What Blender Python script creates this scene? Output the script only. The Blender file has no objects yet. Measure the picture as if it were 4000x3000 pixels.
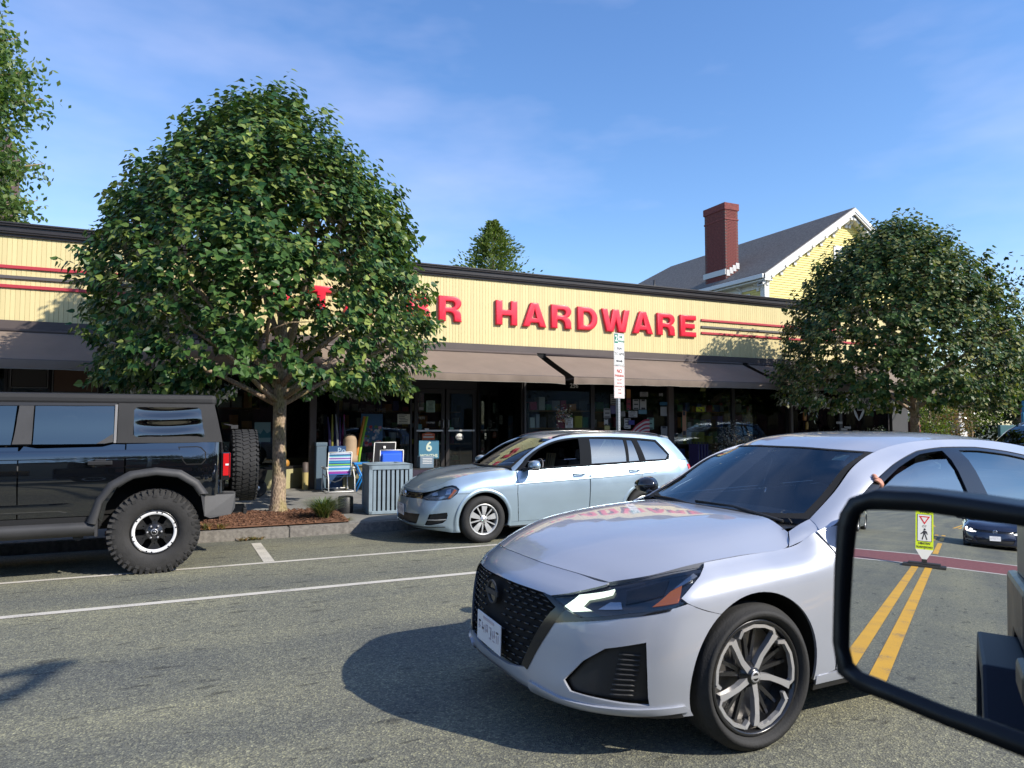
import bpy, bmesh, math, random
import numpy as np
from mathutils import Vector, Matrix, noise
from mathutils.geometry import delaunay_2d_cdt
PI = math.pi
R = math.radians
scene = bpy.context.scene
COL = scene.collection
random.seed(7)

# ------------------------------------------------------------------ camera
cd = bpy.data.cameras.new('camera')
cam = bpy.data.objects.new('camera', cd)
COL.objects.link(cam)
cam.location = (0, 0, 1.47)
cam.rotation_euler = (R(90 + 3.2), 0, R(-24.9))
cd.sensor_width = 36
cd.lens = 24.975
cd.clip_start = 0.05
cd.clip_end = 3000
cd.dof.use_dof = True
cd.dof.focus_distance = 7.0
cd.dof.aperture_fstop = 8.0
scene.camera = cam
# ------------------------------------------------------------------ world + sun
SUN_EL, SUN_AZ = 36.3, 38.1          # azimuth: from -Y turned towards +X
W = bpy.data.worlds.new('World')
scene.world = W
W.use_nodes = True
wn = W.node_tree
wn.nodes.clear()
wo = wn.nodes.new('ShaderNodeOutputWorld')
wb = wn.nodes.new('ShaderNodeBackground')
sk = wn.nodes.new('ShaderNodeTexSky')
sk.sky_type = 'NISHITA'
sk.sun_disc = False
sk.sun_elevation = R(SUN_EL)
sk.sun_rotation = R(180 - SUN_AZ)
sk.air_density = 1.15
sk.dust_density = .4
sk.ozone_density = 4.0
# thin haze veils in the sky
tc = wn.nodes.new('ShaderNodeTexCoord')
mp = wn.nodes.new('ShaderNodeMapping')
mp.inputs['Scale'].default_value = (1.3, 1.3, 3.8)
nz = wn.nodes.new('ShaderNodeTexNoise')
nz.inputs['Scale'].default_value = 1.7
nz.inputs['Detail'].default_value = 5
nz.inputs['Roughness'].default_value = .55
cr = wn.nodes.new('ShaderNodeValToRGB')
cr.color_ramp.elements[0].position = .42
cr.color_ramp.elements[0].color = (0, 0, 0, 1)
cr.color_ramp.elements[1].position = .78
cr.color_ramp.elements[1].color = (.28, .28, .28, 1)
mx = wn.nodes.new('ShaderNodeMixRGB')
mx.inputs[2].default_value = (5.4, 5.3, 6.4, 1)
wn.links.new(tc.outputs['Generated'], mp.inputs[0])
wn.links.new(mp.outputs[0], nz.inputs['Vector'])
wn.links.new(nz.outputs['Fac'], cr.inputs[0])
wn.links.new(cr.outputs[0], mx.inputs[0])
wn.links.new(sk.outputs[0], mx.inputs[1])
hs_ = wn.nodes.new('ShaderNodeHueSaturation')
hs_.inputs['Saturation'].default_value = 1.15
hs_.inputs['Hue'].default_value = .507
wn.links.new(mx.outputs[0], hs_.inputs['Color'])
wn.links.new(hs_.outputs[0], wb.inputs[0])
wn.links.new(wb.outputs[0], wo.inputs[0])
wb.inputs[1].default_value = 0.15
sl = bpy.data.lights.new('sun', 'SUN')
sl.energy = 4.1
sl.angle = R(.55)
sl.color = (1, .93, .82)
so = bpy.data.objects.new('sun', sl)
COL.objects.link(so)
so.rotation_euler = Vector((-math.sin(R(SUN_AZ)) * math.cos(R(SUN_EL)), math.cos(R(SUN_AZ)) * math.cos(R(SUN_EL)), -math.sin(R(SUN_EL)))).to_track_quat('-Z', 'Y').to_euler()
scene.view_settings.view_transform = 'Standard'
scene.view_settings.look = 'None'
scene.view_settings.exposure = 0.62
scene.view_settings.gamma = 1
scene.view_settings.use_curve_mapping = False
scene.render.engine = 'CYCLES'
cy = scene.cycles
cy.max_bounces = 7
cy.glossy_bounces = 4
cy.transparent_max_bounces = 10
cy.transmission_bounces = 4
cy.diffuse_bounces = 3
cy.caustics_reflective = False
cy.caustics_refractive = False
try:
    cy.use_denoising = True
except Exception:
    pass

# ------------------------------------------------------------------ materials
MATS = {}
def node_mat(name):
    m = bpy.data.materials.new(name)
    m.use_nodes = True
    nt = m.node_tree
    b = nt.nodes['Principled BSDF']
    MATS[name] = m
    return m, nt, b
def N(nt, t, **kw):
    n = nt.nodes.new(t)
    for k, v in kw.items():
        if k in n.inputs:
            n.inputs[k].default_value = v
        else:
            setattr(n, k, v)
    return n
def ramp(nt, stops):
    n = nt.nodes.new('ShaderNodeValToRGB')
    e = n.color_ramp.elements
    while len(e) < len(stops):
        e.new(.5)
    for i, (p, c) in enumerate(stops):
        e[i].position = p
        e[i].color = (*c, 1) if len(c) == 3 else c
    return n
def pm(name, col, rough=.5, metal=0., coat=0., spec=.5, bump=0., bscale=60., var=0., vscale=4., emit=None, estr=0., coat_rough=.03, detail=4):
    """plain procedural material: base colour broken up by noise, optional fine bump"""
    if name in MATS:
        return MATS[name]
    m, nt, b = node_mat(name)
    b.inputs['Base Color'].default_value = (*col, 1)
    b.inputs['Roughness'].default_value = rough
    b.inputs['Metallic'].default_value = metal
    b.inputs['Coat Weight'].default_value = coat
    b.inputs['Coat Roughness'].default_value = coat_rough
    b.inputs['Specular IOR Level'].default_value = spec
    tcn = None
    if var > 0 or bump > 0:
        tcn = N(nt, 'ShaderNodeTexCoord')
    if var > 0:
        nn = N(nt, 'ShaderNodeTexNoise', Scale=vscale, Detail=float(detail), Roughness=.6)
        nt.links.new(tcn.outputs['Object'], nn.inputs['Vector'])
        rp = ramp(nt, [(.25, tuple(max(0, c * (1 - var)) for c in col)), (.75, tuple(min(1, c * (1 + var)) for c in col))])
        nt.links.new(nn.outputs['Fac'], rp.inputs[0])
        nt.links.new(rp.outputs[0], b.inputs['Base Color'])
    if bump > 0:
        n2 = N(nt, 'ShaderNodeTexNoise', Scale=bscale, Detail=4.)
        nt.links.new(tcn.outputs['Object'], n2.inputs['Vector'])
        bp = N(nt, 'ShaderNodeBump', Strength=bump, Distance=.01)
        nt.links.new(n2.outputs['Fac'], bp.inputs['Height'])
        nt.links.new(bp.outputs[0], b.inputs['Normal'])
    if emit:
        b.inputs['Emission Color'].default_value = (*emit, 1)
        b.inputs['Emission Strength'].default_value = estr
    return m
def glass_mat(name, tint, refl=(1, 1, 1), ior=1.5, rough=.0):
    refl = (1, 1, 1) if not hasattr(refl, '__len__') else refl
    m = bpy.data.materials.new(name)
    m.use_nodes = True
    nt = m.node_tree
    nt.nodes.clear()
    o = N(nt, 'ShaderNodeOutputMaterial')
    t = N(nt, 'ShaderNodeBsdfTransparent')
    t.inputs[0].default_value = (*tint, 1)
    g = N(nt, 'ShaderNodeBsdfGlossy')
    g.inputs['Roughness'].default_value = rough
    g.inputs[0].default_value = (*refl, 1)
    f = N(nt, 'ShaderNodeFresnel', IOR=ior)
    mxx = N(nt, 'ShaderNodeMixShader')
    nt.links.new(f.outputs[0], mxx.inputs[0])
    nt.links.new(t.outputs[0], mxx.inputs[1])
    nt.links.new(g.outputs[0], mxx.inputs[2])
    nt.links.new(mxx.outputs[0], o.inputs[0])
    MATS[name] = m
    return m

def asphalt_mat():
    m, nt, b = node_mat('asphalt')
    t = N(nt, 'ShaderNodeTexCoord')
    P = t.outputs['Object']
    def lk(a, bb): nt.links.new(a, bb)
    big = N(nt, 'ShaderNodeTexNoise', Scale=.55, Detail=6., Roughness=.6); lk(P, big.inputs['Vector'])
    mid = N(nt, 'ShaderNodeTexNoise', Scale=26., Detail=5., Roughness=.75); lk(P, mid.inputs['Vector'])
    vo = N(nt, 'ShaderNodeTexVoronoi', Scale=115.); lk(P, vo.inputs['Vector'])
    c1 = ramp(nt, [(.3, (.152, .154, .138)), (.7, (.220, .214, .166))]); lk(big.outputs['Fac'], c1.inputs[0])
    # bike lane reads a touch greener
    sx = N(nt, 'ShaderNodeSeparateXYZ'); lk(P, sx.inputs[0])
    cel = N(nt, 'ShaderNodeSeparateColor'); lk(vo.outputs['Color'], cel.inputs[0])
    sp = ramp(nt, [(.0, (.45, .46, .48)), (.35, (.8, .8, .8)), (.72, (1.08, 1.06, 1.)), (.9, (1.6, 1.55, 1.2)), (1, (2.3, 2.2, 1.8))]); lk(cel.outputs[0], sp.inputs[0])
    m1 = N(nt, 'ShaderNodeMixRGB', blend_type='MULTIPLY'); m1.inputs[0].default_value = .75
    lk(c1.outputs[0], m1.inputs[1]); lk(sp.outputs[0], m1.inputs[2])
    c2 = ramp(nt, [(.3, (.62, .62, .64)), (.7, (1.3, 1.3, 1.24))]); lk(mid.outputs['Fac'], c2.inputs[0])
    m2 = N(nt, 'ShaderNodeMixRGB', blend_type='MULTIPLY'); m2.inputs[0].default_value = .8
    lk(m1.outputs[0], m2.inputs[1]); lk(c2.outputs[0], m2.inputs[2])
    # dark oily pits, stretched along the lane
    mpn = N(nt, 'ShaderNodeMapping'); mpn.inputs['Scale'].default_value = (2.2, 6.5, 1); lk(P, mpn.inputs[0])
    pit = N(nt, 'ShaderNodeTexNoise', Scale=1.5, Detail=3., Roughness=.55); lk(mpn.outputs[0], pit.inputs['Vector'])
    pr = ramp(nt, [(.625, (1, 1, 1)), (.67, (.45, .45, .47))]); lk(pit.outputs['Fac'], pr.inputs[0])
    m3 = N(nt, 'ShaderNodeMixRGB', blend_type='MULTIPLY'); m3.inputs[0].default_value = .75
    lk(m2.outputs[0], m3.inputs[1]); lk(pr.outputs[0], m3.inputs[2])
    # long worn streaks in the wheel tracks and a few rusty stains
    mp2 = N(nt, 'ShaderNodeMapping'); mp2.inputs['Scale'].default_value = (.05, 1.1, 1); lk(P, mp2.inputs[0])
    stn = N(nt, 'ShaderNodeTexNoise', Scale=1., Detail=4., Roughness=.5); lk(mp2.outputs[0], stn.inputs['Vector'])
    sr = ramp(nt, [(.35, (.72, .75, .80)), (.62, (1.08, 1.08, 1.0))]); lk(stn.outputs['Fac'], sr.inputs[0])
    m4 = N(nt, 'ShaderNodeMixRGB', blend_type='MULTIPLY'); m4.inputs[0].default_value = 1; lk(m3.outputs[0], m4.inputs[1]); lk(sr.outputs[0], m4.inputs[2])
    ru = N(nt, 'ShaderNodeTexNoise', Scale=1.1, Detail=6., Roughness=.72); lk(P, ru.inputs['Vector'])
    rr_ = ramp(nt, [(.66, (1, 1, 1)), (.74, (1.12, .84, .74))]); lk(ru.outputs['Fac'], rr_.inputs[0])
    m5 = N(nt, 'ShaderNodeMixRGB', blend_type='MULTIPLY'); m5.inputs[0].default_value = .8; lk(m4.outputs[0], m5.inputs[1]); lk(rr_.outputs[0], m5.inputs[2])
    lk(m5.outputs[0], b.inputs['Base Color'])
    b.inputs['Roughness'].default_value = .86
    b.inputs['Specular IOR Level'].default_value = .28
    bp = N(nt, 'ShaderNodeBump', Strength=.55, Distance=.006); lk(vo.outputs['Distance'], bp.inputs['Height'])
    lk(bp.outputs[0], b.inputs['Normal'])
    return m
def line_mat(name, col, wear=.55):
    m, nt, b = node_mat(name)
    t = N(nt, 'ShaderNodeTexCoord'); P = t.outputs['Object']
    n1 = N(nt, 'ShaderNodeTexNoise', Scale=70., Detail=4., Roughness=.7); nt.links.new(P, n1.inputs['Vector'])
    n2 = N(nt, 'ShaderNodeTexNoise', Scale=3., Detail=5.); nt.links.new(P, n2.inputs['Vector'])
    ad = N(nt, 'ShaderNodeMath', operation='ADD'); nt.links.new(n1.outputs['Fac'], ad.inputs[0]); nt.links.new(n2.outputs['Fac'], ad.inputs[1])
    rp = ramp(nt, [(.62 * .5 + wear * .18, (.14, .135, .125)), (.62 * .5 + wear * .18 + .12, tuple(c * .8 for c in col)), (.85, col)])
    hv = N(nt, 'ShaderNodeMath', operation='MULTIPLY'); hv.inputs[1].default_value = .5; nt.links.new(ad.outputs[0], hv.inputs[0])
    nt.links.new(hv.outputs[0], rp.inputs[0])
    nt.links.new(rp.outputs[0], b.inputs['Base Color'])
    b.inputs['Roughness'].default_value = .7
    return m
def leaf_mat(name, c0, c1, c2, trans=.35, gloss=.12):
    m = bpy.data.materials.new(name); m.use_nodes = True
    nt = m.node_tree; nt.nodes.clear()
    o = N(nt, 'ShaderNodeOutputMaterial')
    ge = N(nt, 'ShaderNodeNewGeometry')
    rp = ramp(nt, [(.0, c0), (.55, c1), (.93, c2), (1., tuple(min(1, x * 1.6) for x in c2))])
    nt.links.new(ge.outputs['Random Per Island'], rp.inputs[0])
    d = N(nt, 'ShaderNodeBsdfDiffuse'); nt.links.new(rp.outputs[0], d.inputs[0])
    tr = N(nt, 'ShaderNodeBsdfTranslucent')
    mc = N(nt, 'ShaderNodeMixRGB', blend_type='MULTIPLY'); mc.inputs[0].default_value = 1
    mc.inputs[2].default_value = (1.7, 1.9, .5, 1)
    nt.links.new(rp.outputs[0], mc.inputs[1]); nt.links.new(mc.outputs[0], tr.inputs[0])
    m1 = N(nt, 'ShaderNodeMixShader'); m1.inputs[0].default_value = trans
    nt.links.new(d.outputs[0], m1.inputs[1]); nt.links.new(tr.outputs[0], m1.inputs[2])
    g = N(nt, 'ShaderNodeBsdfGlossy'); g.inputs['Roughness'].default_value = .38
    m2 = N(nt, 'ShaderNodeMixShader'); m2.inputs[0].default_value = gloss
    fr = N(nt, 'ShaderNodeFresnel', IOR=1.4)
    mm = N(nt, 'ShaderNodeMath', operation='MULTIPLY'); mm.inputs[1].default_value = gloss * 8
    nt.links.new(fr.outputs[0], mm.inputs[0]); nt.links.new(mm.outputs[0], m2.inputs[0])
    nt.links.new(m1.outputs[0], m2.inputs[1]); nt.links.new(g.outputs[0], m2.inputs[2])
    nt.links.new(m2.outputs[0], o.inputs[0])
    MATS[name] = m
    return m
def brick_mat(name, c1, c2, mortar, scale=1.):
    m, nt, b = node_mat(name)
    t = N(nt, 'ShaderNodeTexCoord')
    n1 = N(nt, 'ShaderNodeTexNoise', Scale=9., Detail=3.); nt.links.new(t.outputs['Object'], n1.inputs['Vector'])
    rp = ramp(nt, [(.3, c1), (.7, c2)]); nt.links.new(n1.outputs['Fac'], rp.inputs[0])
    nt.links.new(rp.outputs[0], b.inputs['Base Color'])
    b.inputs['Roughness'].default_value = .85
    return m

# ------------------------------------------------------------------ mesh helpers
def tag(o, label=None, cat=None, group=None, kind=None):
    if label: o['label'] = label
    if cat: o['category'] = cat
    if group: o['group'] = group
    if kind: o['kind'] = kind
    return o
def thing(name, label, cat, loc=(0, 0, 0), rotz=0., group=None):
    o = bpy.data.objects.new(name, None)
    o.empty_display_size = .1
    COL.objects.link(o)
    o.location = loc
    o.rotation_euler = (0, 0, rotz)
    return tag(o, label, cat, group)
def link(name, me, mat=None, parent=None, loc=None, rot=None):
    if mat is not None and len(me.materials) == 0:
        for mm in (mat if isinstance(mat, (list, tuple)) else [mat]):
            me.materials.append(mm)
    o = bpy.data.objects.new(name, me)
    COL.objects.link(o)
    if parent is not None: o.parent = parent
    if loc is not None: o.location = loc
    if rot is not None: o.rotation_euler = rot
    return o
class MB:
    def __init__(self): self.v, self.f, self.mi, self.sm, self.cur, self.smooth = [], [], [], [], 0, False
    def add(self, vs, fs, smooth=None):
        o = len(self.v)
        self.v += [tuple(p) for p in vs]
        for f in fs:
            self.f.append(tuple(i + o for i in f)); self.mi.append(self.cur); self.sm.append(self.smooth if smooth is None else smooth)
        return self
    def box(self, c, s, rz=0., M=None):
        x, y, z = (a / 2 for a in s)
        vs = [Vector(p) for p in ((-x, -y, -z), (x, -y, -z), (x, y, -z), (-x, y, -z), (-x, -y, z), (x, -y, z), (x, y, z), (-x, y, z))]
        if M is not None: vs = [M @ p for p in vs]
        if rz: vs = [Matrix.Rotation(rz, 3, 'Z') @ p for p in vs]
        return self.add([p + Vector(c) for p in vs], [(0, 3, 2, 1), (4, 5, 6, 7), (0, 1, 5, 4), (1, 2, 6, 5), (2, 3, 7, 6), (3, 0, 4, 7)], False)
    def bx(self, a, b):
        return self.box([(a[i] + b[i]) / 2 for i in range(3)], [abs(b[i] - a[i]) for i in range(3)])
    def tube(self, pts, rad, n=8, cap=True, smooth=True):
        pts = [Vector(p) for p in pts]
        m = len(pts)
        rad = [rad] * m if not hasattr(rad, '__len__') else rad
        vs = []
        up = Vector((0, 0, 1))
        prev = None
        for i, p in enumerate(pts):
            d = (pts[min(i + 1, m - 1)] - pts[max(i - 1, 0)])
            d = d.normalized() if d.length > 1e-9 else Vector((0, 0, 1))
            if prev is None:
                a = d.cross(up if abs(d.z) < .9 else Vector((1, 0, 0))).normalized()
            else:
                a = (prev - d * prev.dot(d)).normalized()
            prev = a
            b = d.cross(a)
            for k in range(n):
                t = 2 * PI * k / n
                vs.append(p + (a * math.cos(t) + b * math.sin(t)) * rad[i])
        fs = [(i * n + k, i * n + (k + 1) % n, (i + 1) * n + (k + 1) % n, (i + 1) * n + k) for i in range(m - 1) for k in range(n)]
        self.add(vs, fs, smooth)
        if cap:
            o = len(self.v) - m * n
            self.f.append(tuple(o + k for k in reversed(range(n)))); self.mi.append(self.cur); self.sm.append(False)
            self.f.append(tuple(o + (m - 1) * n + k for k in range(n))); self.mi.append(self.cur); self.sm.append(False)
        return self
    def cyl(self, a, b, r, n=16, smooth=True): return self.tube([a, b], r, n, True, smooth)
    def lathe(self, prof, n=32, axis='Z', c=(0, 0, 0), smooth=True, closed=False):
        """prof: list of (r, h) revolved about axis"""
        vs = []
        for r, h in prof:
            for k in range(n):
                t = 2 * PI * k / n
                x, y = r * math.cos(t), r * math.sin(t)
                p = {'Z': (x, y, h), 'Y': (x, h, y), 'X': (h, x, y)}[axis]
                vs.append((p[0] + c[0], p[1] + c[1], p[2] + c[2]))
        m = len(prof)
        rows = m if closed else m - 1
        fs = [(i * n + k, i * n + (k + 1) % n, ((i + 1) % m) * n + (k + 1) % n, ((i + 1) % m) * n + k) for i in range(rows) for k in range(n)]
        return self.add(vs, fs, smooth)
    def prism(self, poly, fn, d0, d1):
        """2D polygon extruded: fn(x, y, d) -> 3D"""
        n = len(poly)
        a = [fn(x, y, d0) for x, y in poly]; b = [fn(x, y, d1) for x, y in poly]
        self.add(a + b, [tuple(reversed(range(n))), tuple(range(n, 2 * n))] + [(i, (i + 1) % n, n + (i + 1) % n, n + i) for i in range(n)], False)
        return self
    def grid(self, P, smooth=True, flip=False):
        P = np.asarray(P, float); a, b = P.shape[:2]
        fs = []
        for i in range(a - 1):
            for j in range(b - 1):
                q = (i * b + j, (i + 1) * b + j, (i + 1) * b + j + 1, i * b + j + 1)
                fs.append(tuple(reversed(q)) if flip else q)
        return self.add(P.reshape(-1, 3), fs, smooth)
    def mesh(self, name, mats=None):
        me = bpy.data.meshes.new(name)
        me.from_pydata(self.v, [], self.f)
        me.polygons.foreach_set('material_index', self.mi)
        me.polygons.foreach_set('use_smooth', self.sm)
        if mats is not None:
            for mm in (mats if isinstance(mats, (list, tuple)) else [mats]): me.materials.append(mm)
        me.update()
        return me
    def build(self, name, mats, parent=None, loc=None, rot=None, bevel=0., fix=True):
        me = self.mesh(name, mats)
        if fix:
            bm = bmesh.new(); bm.from_mesh(me)
            if bevel:
                try:
                    bmesh.ops.bevel(bm, geom=[e for e in bm.edges if len(e.link_faces) == 2 and e.calc_face_angle(0) > .6], offset=bevel, segments=2, affect='EDGES', profile=.6, clamp_overlap=True)
                except Exception:
                    pass
            bmesh.ops.recalc_face_normals(bm, faces=bm.faces)
            bm.to_mesh(me); bm.free()
        return link(name, me, None, parent, loc, rot)
def text_mesh(s, size, ext=.002, bold=0., align='CENTER'):
    c = bpy.data.curves.new('text_curve', 'FONT')
    c.body = s; c.size = size; c.extrude = ext; c.offset = bold
    c.align_x = align; c.align_y = 'CENTER'
    c.resolution_u = 3
    o = bpy.data.objects.new('text_tmp', c)
    COL.objects.link(o)
    dg = bpy.context.evaluated_depsgraph_get()
    me = bpy.data.meshes.new_from_object(o.evaluated_get(dg))
    bpy.data.objects.remove(o)
    bpy.data.curves.remove(c)
    return me
FACE = (R(90), 0, 0)       # text that faces -Y (towards the street)
def text(name, s, size, loc, mat, parent=None, rot=FACE, ext=.0015, bold=0., align='CENTER'):
    me = text_mesh(s, size, ext, bold, align)
    me.name = name
    me.materials.clear()
    return link(name, me, mat, parent, loc, rot)
def copy_tree(o, parent=None, loc=None, rotz=None, mats=None):
    c = o.copy(); COL.objects.link(c)
    if parent is not None: c.parent = parent
    if loc is not None: c.location = loc
    if rotz is not None: c.rotation_euler.z = rotz
    for ch in list(o.children): copy_tree(ch, c, mats=mats)
    if mats and c.type == 'MESH':
        for sl_ in c.material_slots:
            if sl_.material and sl_.material.name in mats:
                sl_.link = 'OBJECT'; sl_.material = mats[sl_.material.name]
    return c
CROWN = .018
def road_z(Y): return -CROWN * abs(Y - 1.05)
KERB_Y, KERB_H = 10.80, .15
def walk_z(Y): return road_z(KERB_Y) + KERB_H + .02 * (Y - KERB_Y)
# ------------------------------------------------------------------ body surfaces of vehicles
def crom(P, t):
    """Catmull-Rom through rows of P (n,...), t array"""
    n = P.shape[0]
    t = np.clip(t, 0, n - 1 - 1e-9); i = np.floor(t).astype(int); f = (t - i)
    ex = (slice(None),) + (None,) * (P.ndim - 1)
    f = f[ex]
    p1 = P[i]; p2 = P[i + 1]
    p0 = np.where((i > 0)[ex], P[np.maximum(i - 1, 0)], 2 * p1 - p2)
    p3 = np.where((i + 2 < n)[ex], P[np.minimum(i + 2, n - 1)], 2 * p2 - p1)
    return .5 * ((2 * p1) + (-p0 + p2) * f + (2 * p0 - 5 * p1 + 4 * p2 - p3) * f ** 2 + (-p0 + 3 * p1 - 3 * p2 + p3) * f ** 3)
class Surf:
    """control grid P[i][j]; symu: the i=0 row lies on the centre plane (mirror-smooth); symv the same for the last column"""
    def __init__(self, P, sym0=False, sym1=False, out=(0, 1, 0)):
        P = np.array(P, float)
        self.ni, self.nj = P.shape[:2]
        mir = np.array([1, -1, 1.])
        self.o = 0
        if sym0: P = np.concatenate([P[1:2] * mir, P]); self.o = 1
        if sym1: P = np.concatenate([P, P[-2:-1] * mir])
        self.P = P
        self.out = np.array(out, float)
        u = np.linspace(0, self.ni - 1, 12 * (self.ni - 1) + 1); v = np.linspace(0, self.nj - 1, 10 * (self.nj - 1) + 1)
        U, V = np.meshgrid(u, v, indexing='ij')
        self.su, self.sv = U.ravel(), V.ravel()
        self.sp = self.ev(self.su, self.sv)
        G = self.sp.reshape(U.shape + (3,))
        self.lu = np.linalg.norm(np.diff(G, axis=0), axis=2).sum(0).mean() / (self.ni - 1)
        self.lv = np.linalg.norm(np.diff(G, axis=1), axis=2).sum(1).mean() / (self.nj - 1)
        m = len(self.su) // 2
        nn = self.raw_n(self.su, self.sv)
        self.sgn = 1 if (nn @ self.out).sum() >= 0 else -1
    def ev(self, u, v):
        u = np.atleast_1d(np.asarray(u, float)); v = np.atleast_1d(np.asarray(v, float))
        A = crom(self.P, u + self.o)          # (k, nj, 3)
        n = A.shape[1]
        v = np.clip(v, 0, n - 1 - 1e-9); j = np.floor(v).astype(int); f = (v - j)[:, None]
        k = np.arange(len(v))
        p1 = A[k, j]; p2 = A[k, j + 1]
        p0 = np.where((j > 0)[:, None], A[k, np.maximum(j - 1, 0)], 2 * p1 - p2)
        p3 = np.where((j + 2 < n)[:, None], A[k, np.minimum(j + 2, n - 1)], 2 * p2 - p1)
        return .5 * ((2 * p1) + (-p0 + p2) * f + (2 * p0 - 5 * p1 + 4 * p2 - p3) * f ** 2 + (-p0 + 3 * p1 - 3 * p2 + p3) * f ** 3)
    def raw_n(self, u, v):
        e = 2e-3
        uu0 = np.maximum(u - e, 0); uu1 = np.minimum(u + e, self.ni - 1)
        vv0 = np.maximum(v - e, 0); vv1 = np.minimum(v + e, self.nj - 1)
        a = self.ev(uu1, v) - self.ev(uu0, v); b = self.ev(u, vv1) - self.ev(u, vv0)
        n = np.cross(a, b)
        return n / (np.linalg.norm(n, axis=1)[:, None] + 1e-12)
    def nrm(self, u, v): return self.raw_n(u, v) * self.sgn
    def inv(self, pts, wt=(1, 1, 1)):
        pts = np.atleast_2d(np.asarray(pts, float)); wt = np.array(wt)
        out = []
        for p in pts:
            d = (((self.sp - p) * wt) ** 2).sum(1); k = d.argmin()
            u, v = self.su[k], self.sv[k]
            for _ in range(12):
                q = self.ev([u], [v])[0]; e = 1e-3
                ua = e if u + e <= self.ni - 1 else -e; va = e if v + e <= self.nj - 1 else -e
                du = (self.ev([u + ua], [v])[0] - q) / ua * wt; dv = (self.ev([u], [v + va])[0] - q) / va * wt
                A = np.stack([du, dv], 1); r = (p - q) * wt
                s = np.linalg.lstsq(A, r, rcond=1e-6)[0]
                s = np.clip(s, -.5, .5)
                u = min(max(u + s[0], 0), self.ni - 1); v = min(max(v + s[1], 0), self.nj - 1)
            out.append((u, v))
        return np.array(out)
def pip(poly, pts):
    x, y = pts[:, 0], pts[:, 1]; ins = np.zeros(len(pts), bool)
    n = len(poly)
    for i in range(n):
        x1, y1 = poly[i]; x2, y2 = poly[(i + 1) % n]
        c = (y1 > y) != (y2 > y)
        with np.errstate(divide='ignore', invalid='ignore'):
            ins ^= c & (x < (x2 - x1) * (y - y1) / (y2 - y1) + x1)
    return ins
def densify(poly, h):
    out = []
    n = len(poly)
    for i in range(n):
        a, b = np.array(poly[i]), np.array(poly[(i + 1) % n])
        k = max(1, int(np.ceil(np.linalg.norm(b - a) / h)))
        out += [tuple(a + (b - a) * t / k) for t in range(k)]
    return out
def panel_data(S, poly, holes=(), off=0., gap=.002, lip=.014, h=.06, bulge=0.):
    """polygon (uv) on S -> verts, faces, normals of the left half"""
    sc = np.array([S.lu, S.lv])
    A = densify([np.array(p) * sc for p in poly], h)
    H = [densify([np.array(p) * sc for p in q], h) for q in holes]
    lo = np.min(A, 0); hi = np.max(A, 0)
    gx = np.arange(lo[0] + h * .5, hi[0], h); gy = np.arange(lo[1] + h * .5, hi[1], h)
    V = list(A); E = [(i, (i + 1) % len(A)) for i in range(len(A))]
    for q in H:
        o = len(V); V += q; E += [(o + i, o + (i + 1) % len(q)) for i in range(len(q))]
    B = np.array(V)
    if len(gx) and len(gy):
        G = np.stack(np.meshgrid(gx, gy), -1).reshape(-1, 2)
        G = G[pip(A, G)]
        for q in H:
            if len(G): G = G[~pip(q, G)]
        if len(G):
            d = np.min(np.linalg.norm(G[:, None] - B[None], axis=2), axis=1)
            G = G[d > h * .45]
            V += [tuple(g) for g in G]
    r = delaunay_2d_cdt([Vector(p) for p in V], E, [], 0, 1e-7)
    vv = np.array([tuple(p) for p in r[0]]); ff = [f for f in r[2]]
    cen = np.array([vv[list(f)].mean(0) for f in ff])
    keep = pip(A, cen)
    for q in H: keep &= ~pip(q, cen)
    ff = [list(f) for f, k in zip(ff, keep) if k]
    uv = vv / sc
    P = S.ev(uv[:, 0], uv[:, 1]); Nn = S.nrm(uv[:, 0], uv[:, 1])
    # consistent winding
    for f in ff:
        a, b, c = (P[k] for k in f[:3])
        if np.cross(b - a, c - a) @ Nn[f].mean(0) < 0: f.reverse()
    used = sorted({k for f in ff for k in f}); mp_ = {k: i for i, k in enumerate(used)}
    P = P[used]; Nn = Nn[used]; ff = [[mp_[k] for k in f] for f in ff]
    # boundary
    ec = {}
    for f in ff:
        for i in range(len(f)):
            a, b = f[i], f[(i + 1) % len(f)]
            ec[(a, b)] = 1
    bd = [(a, b) for (a, b) in ec if (b, a) not in ec]
    ins = np.zeros_like(P)
    onc = np.abs(P[:, 1]) < 1e-4
    bd = [(a, b) for a, b in bd if not (onc[a] and onc[b])]
    for a, b in bd:
        t = P[b] - P[a]; t = t / (np.linalg.norm(t) + 1e-12)
        for k in (a, b):
            ins[k] += np.cross(Nn[k], t)
    L = np.linalg.norm(ins, axis=1); m = L > 1e-9
    ins[m] /= L[m][:, None]
    ins[onc, 1] = 0
    if bulge:
        db = np.zeros(len(P))
        bv = sorted({k for e in bd for k in e})
        if bv:
            db = np.min(np.linalg.norm(P[:, None] - P[bv][None], axis=2), axis=1)
            off = off + bulge * np.clip(db / .05, 0, 1) ** .5
            off = off[:, None]
    Q = P + ins * gap + Nn * off
    verts = [tuple(p) for p in Q]; norms = [tuple(p) for p in Nn]; faces = [tuple(f) for f in ff]
    if lip:
        lm = {}
        for k in sorted({k for e in bd for k in e}):
            n0 = -ins[k]; o = off[k] if hasattr(off, '__len__') else off
            lm[k] = len(verts)
            verts.append(tuple(Q[k])); norms.append(tuple(n0))
            verts.append(tuple(Q[k] - Nn[k] * lip)); norms.append(tuple(n0))
        for a, b in bd:
            faces.append((lm[b], lm[a], lm[a] + 1, lm[b] + 1))
    return verts, faces, norms
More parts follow.
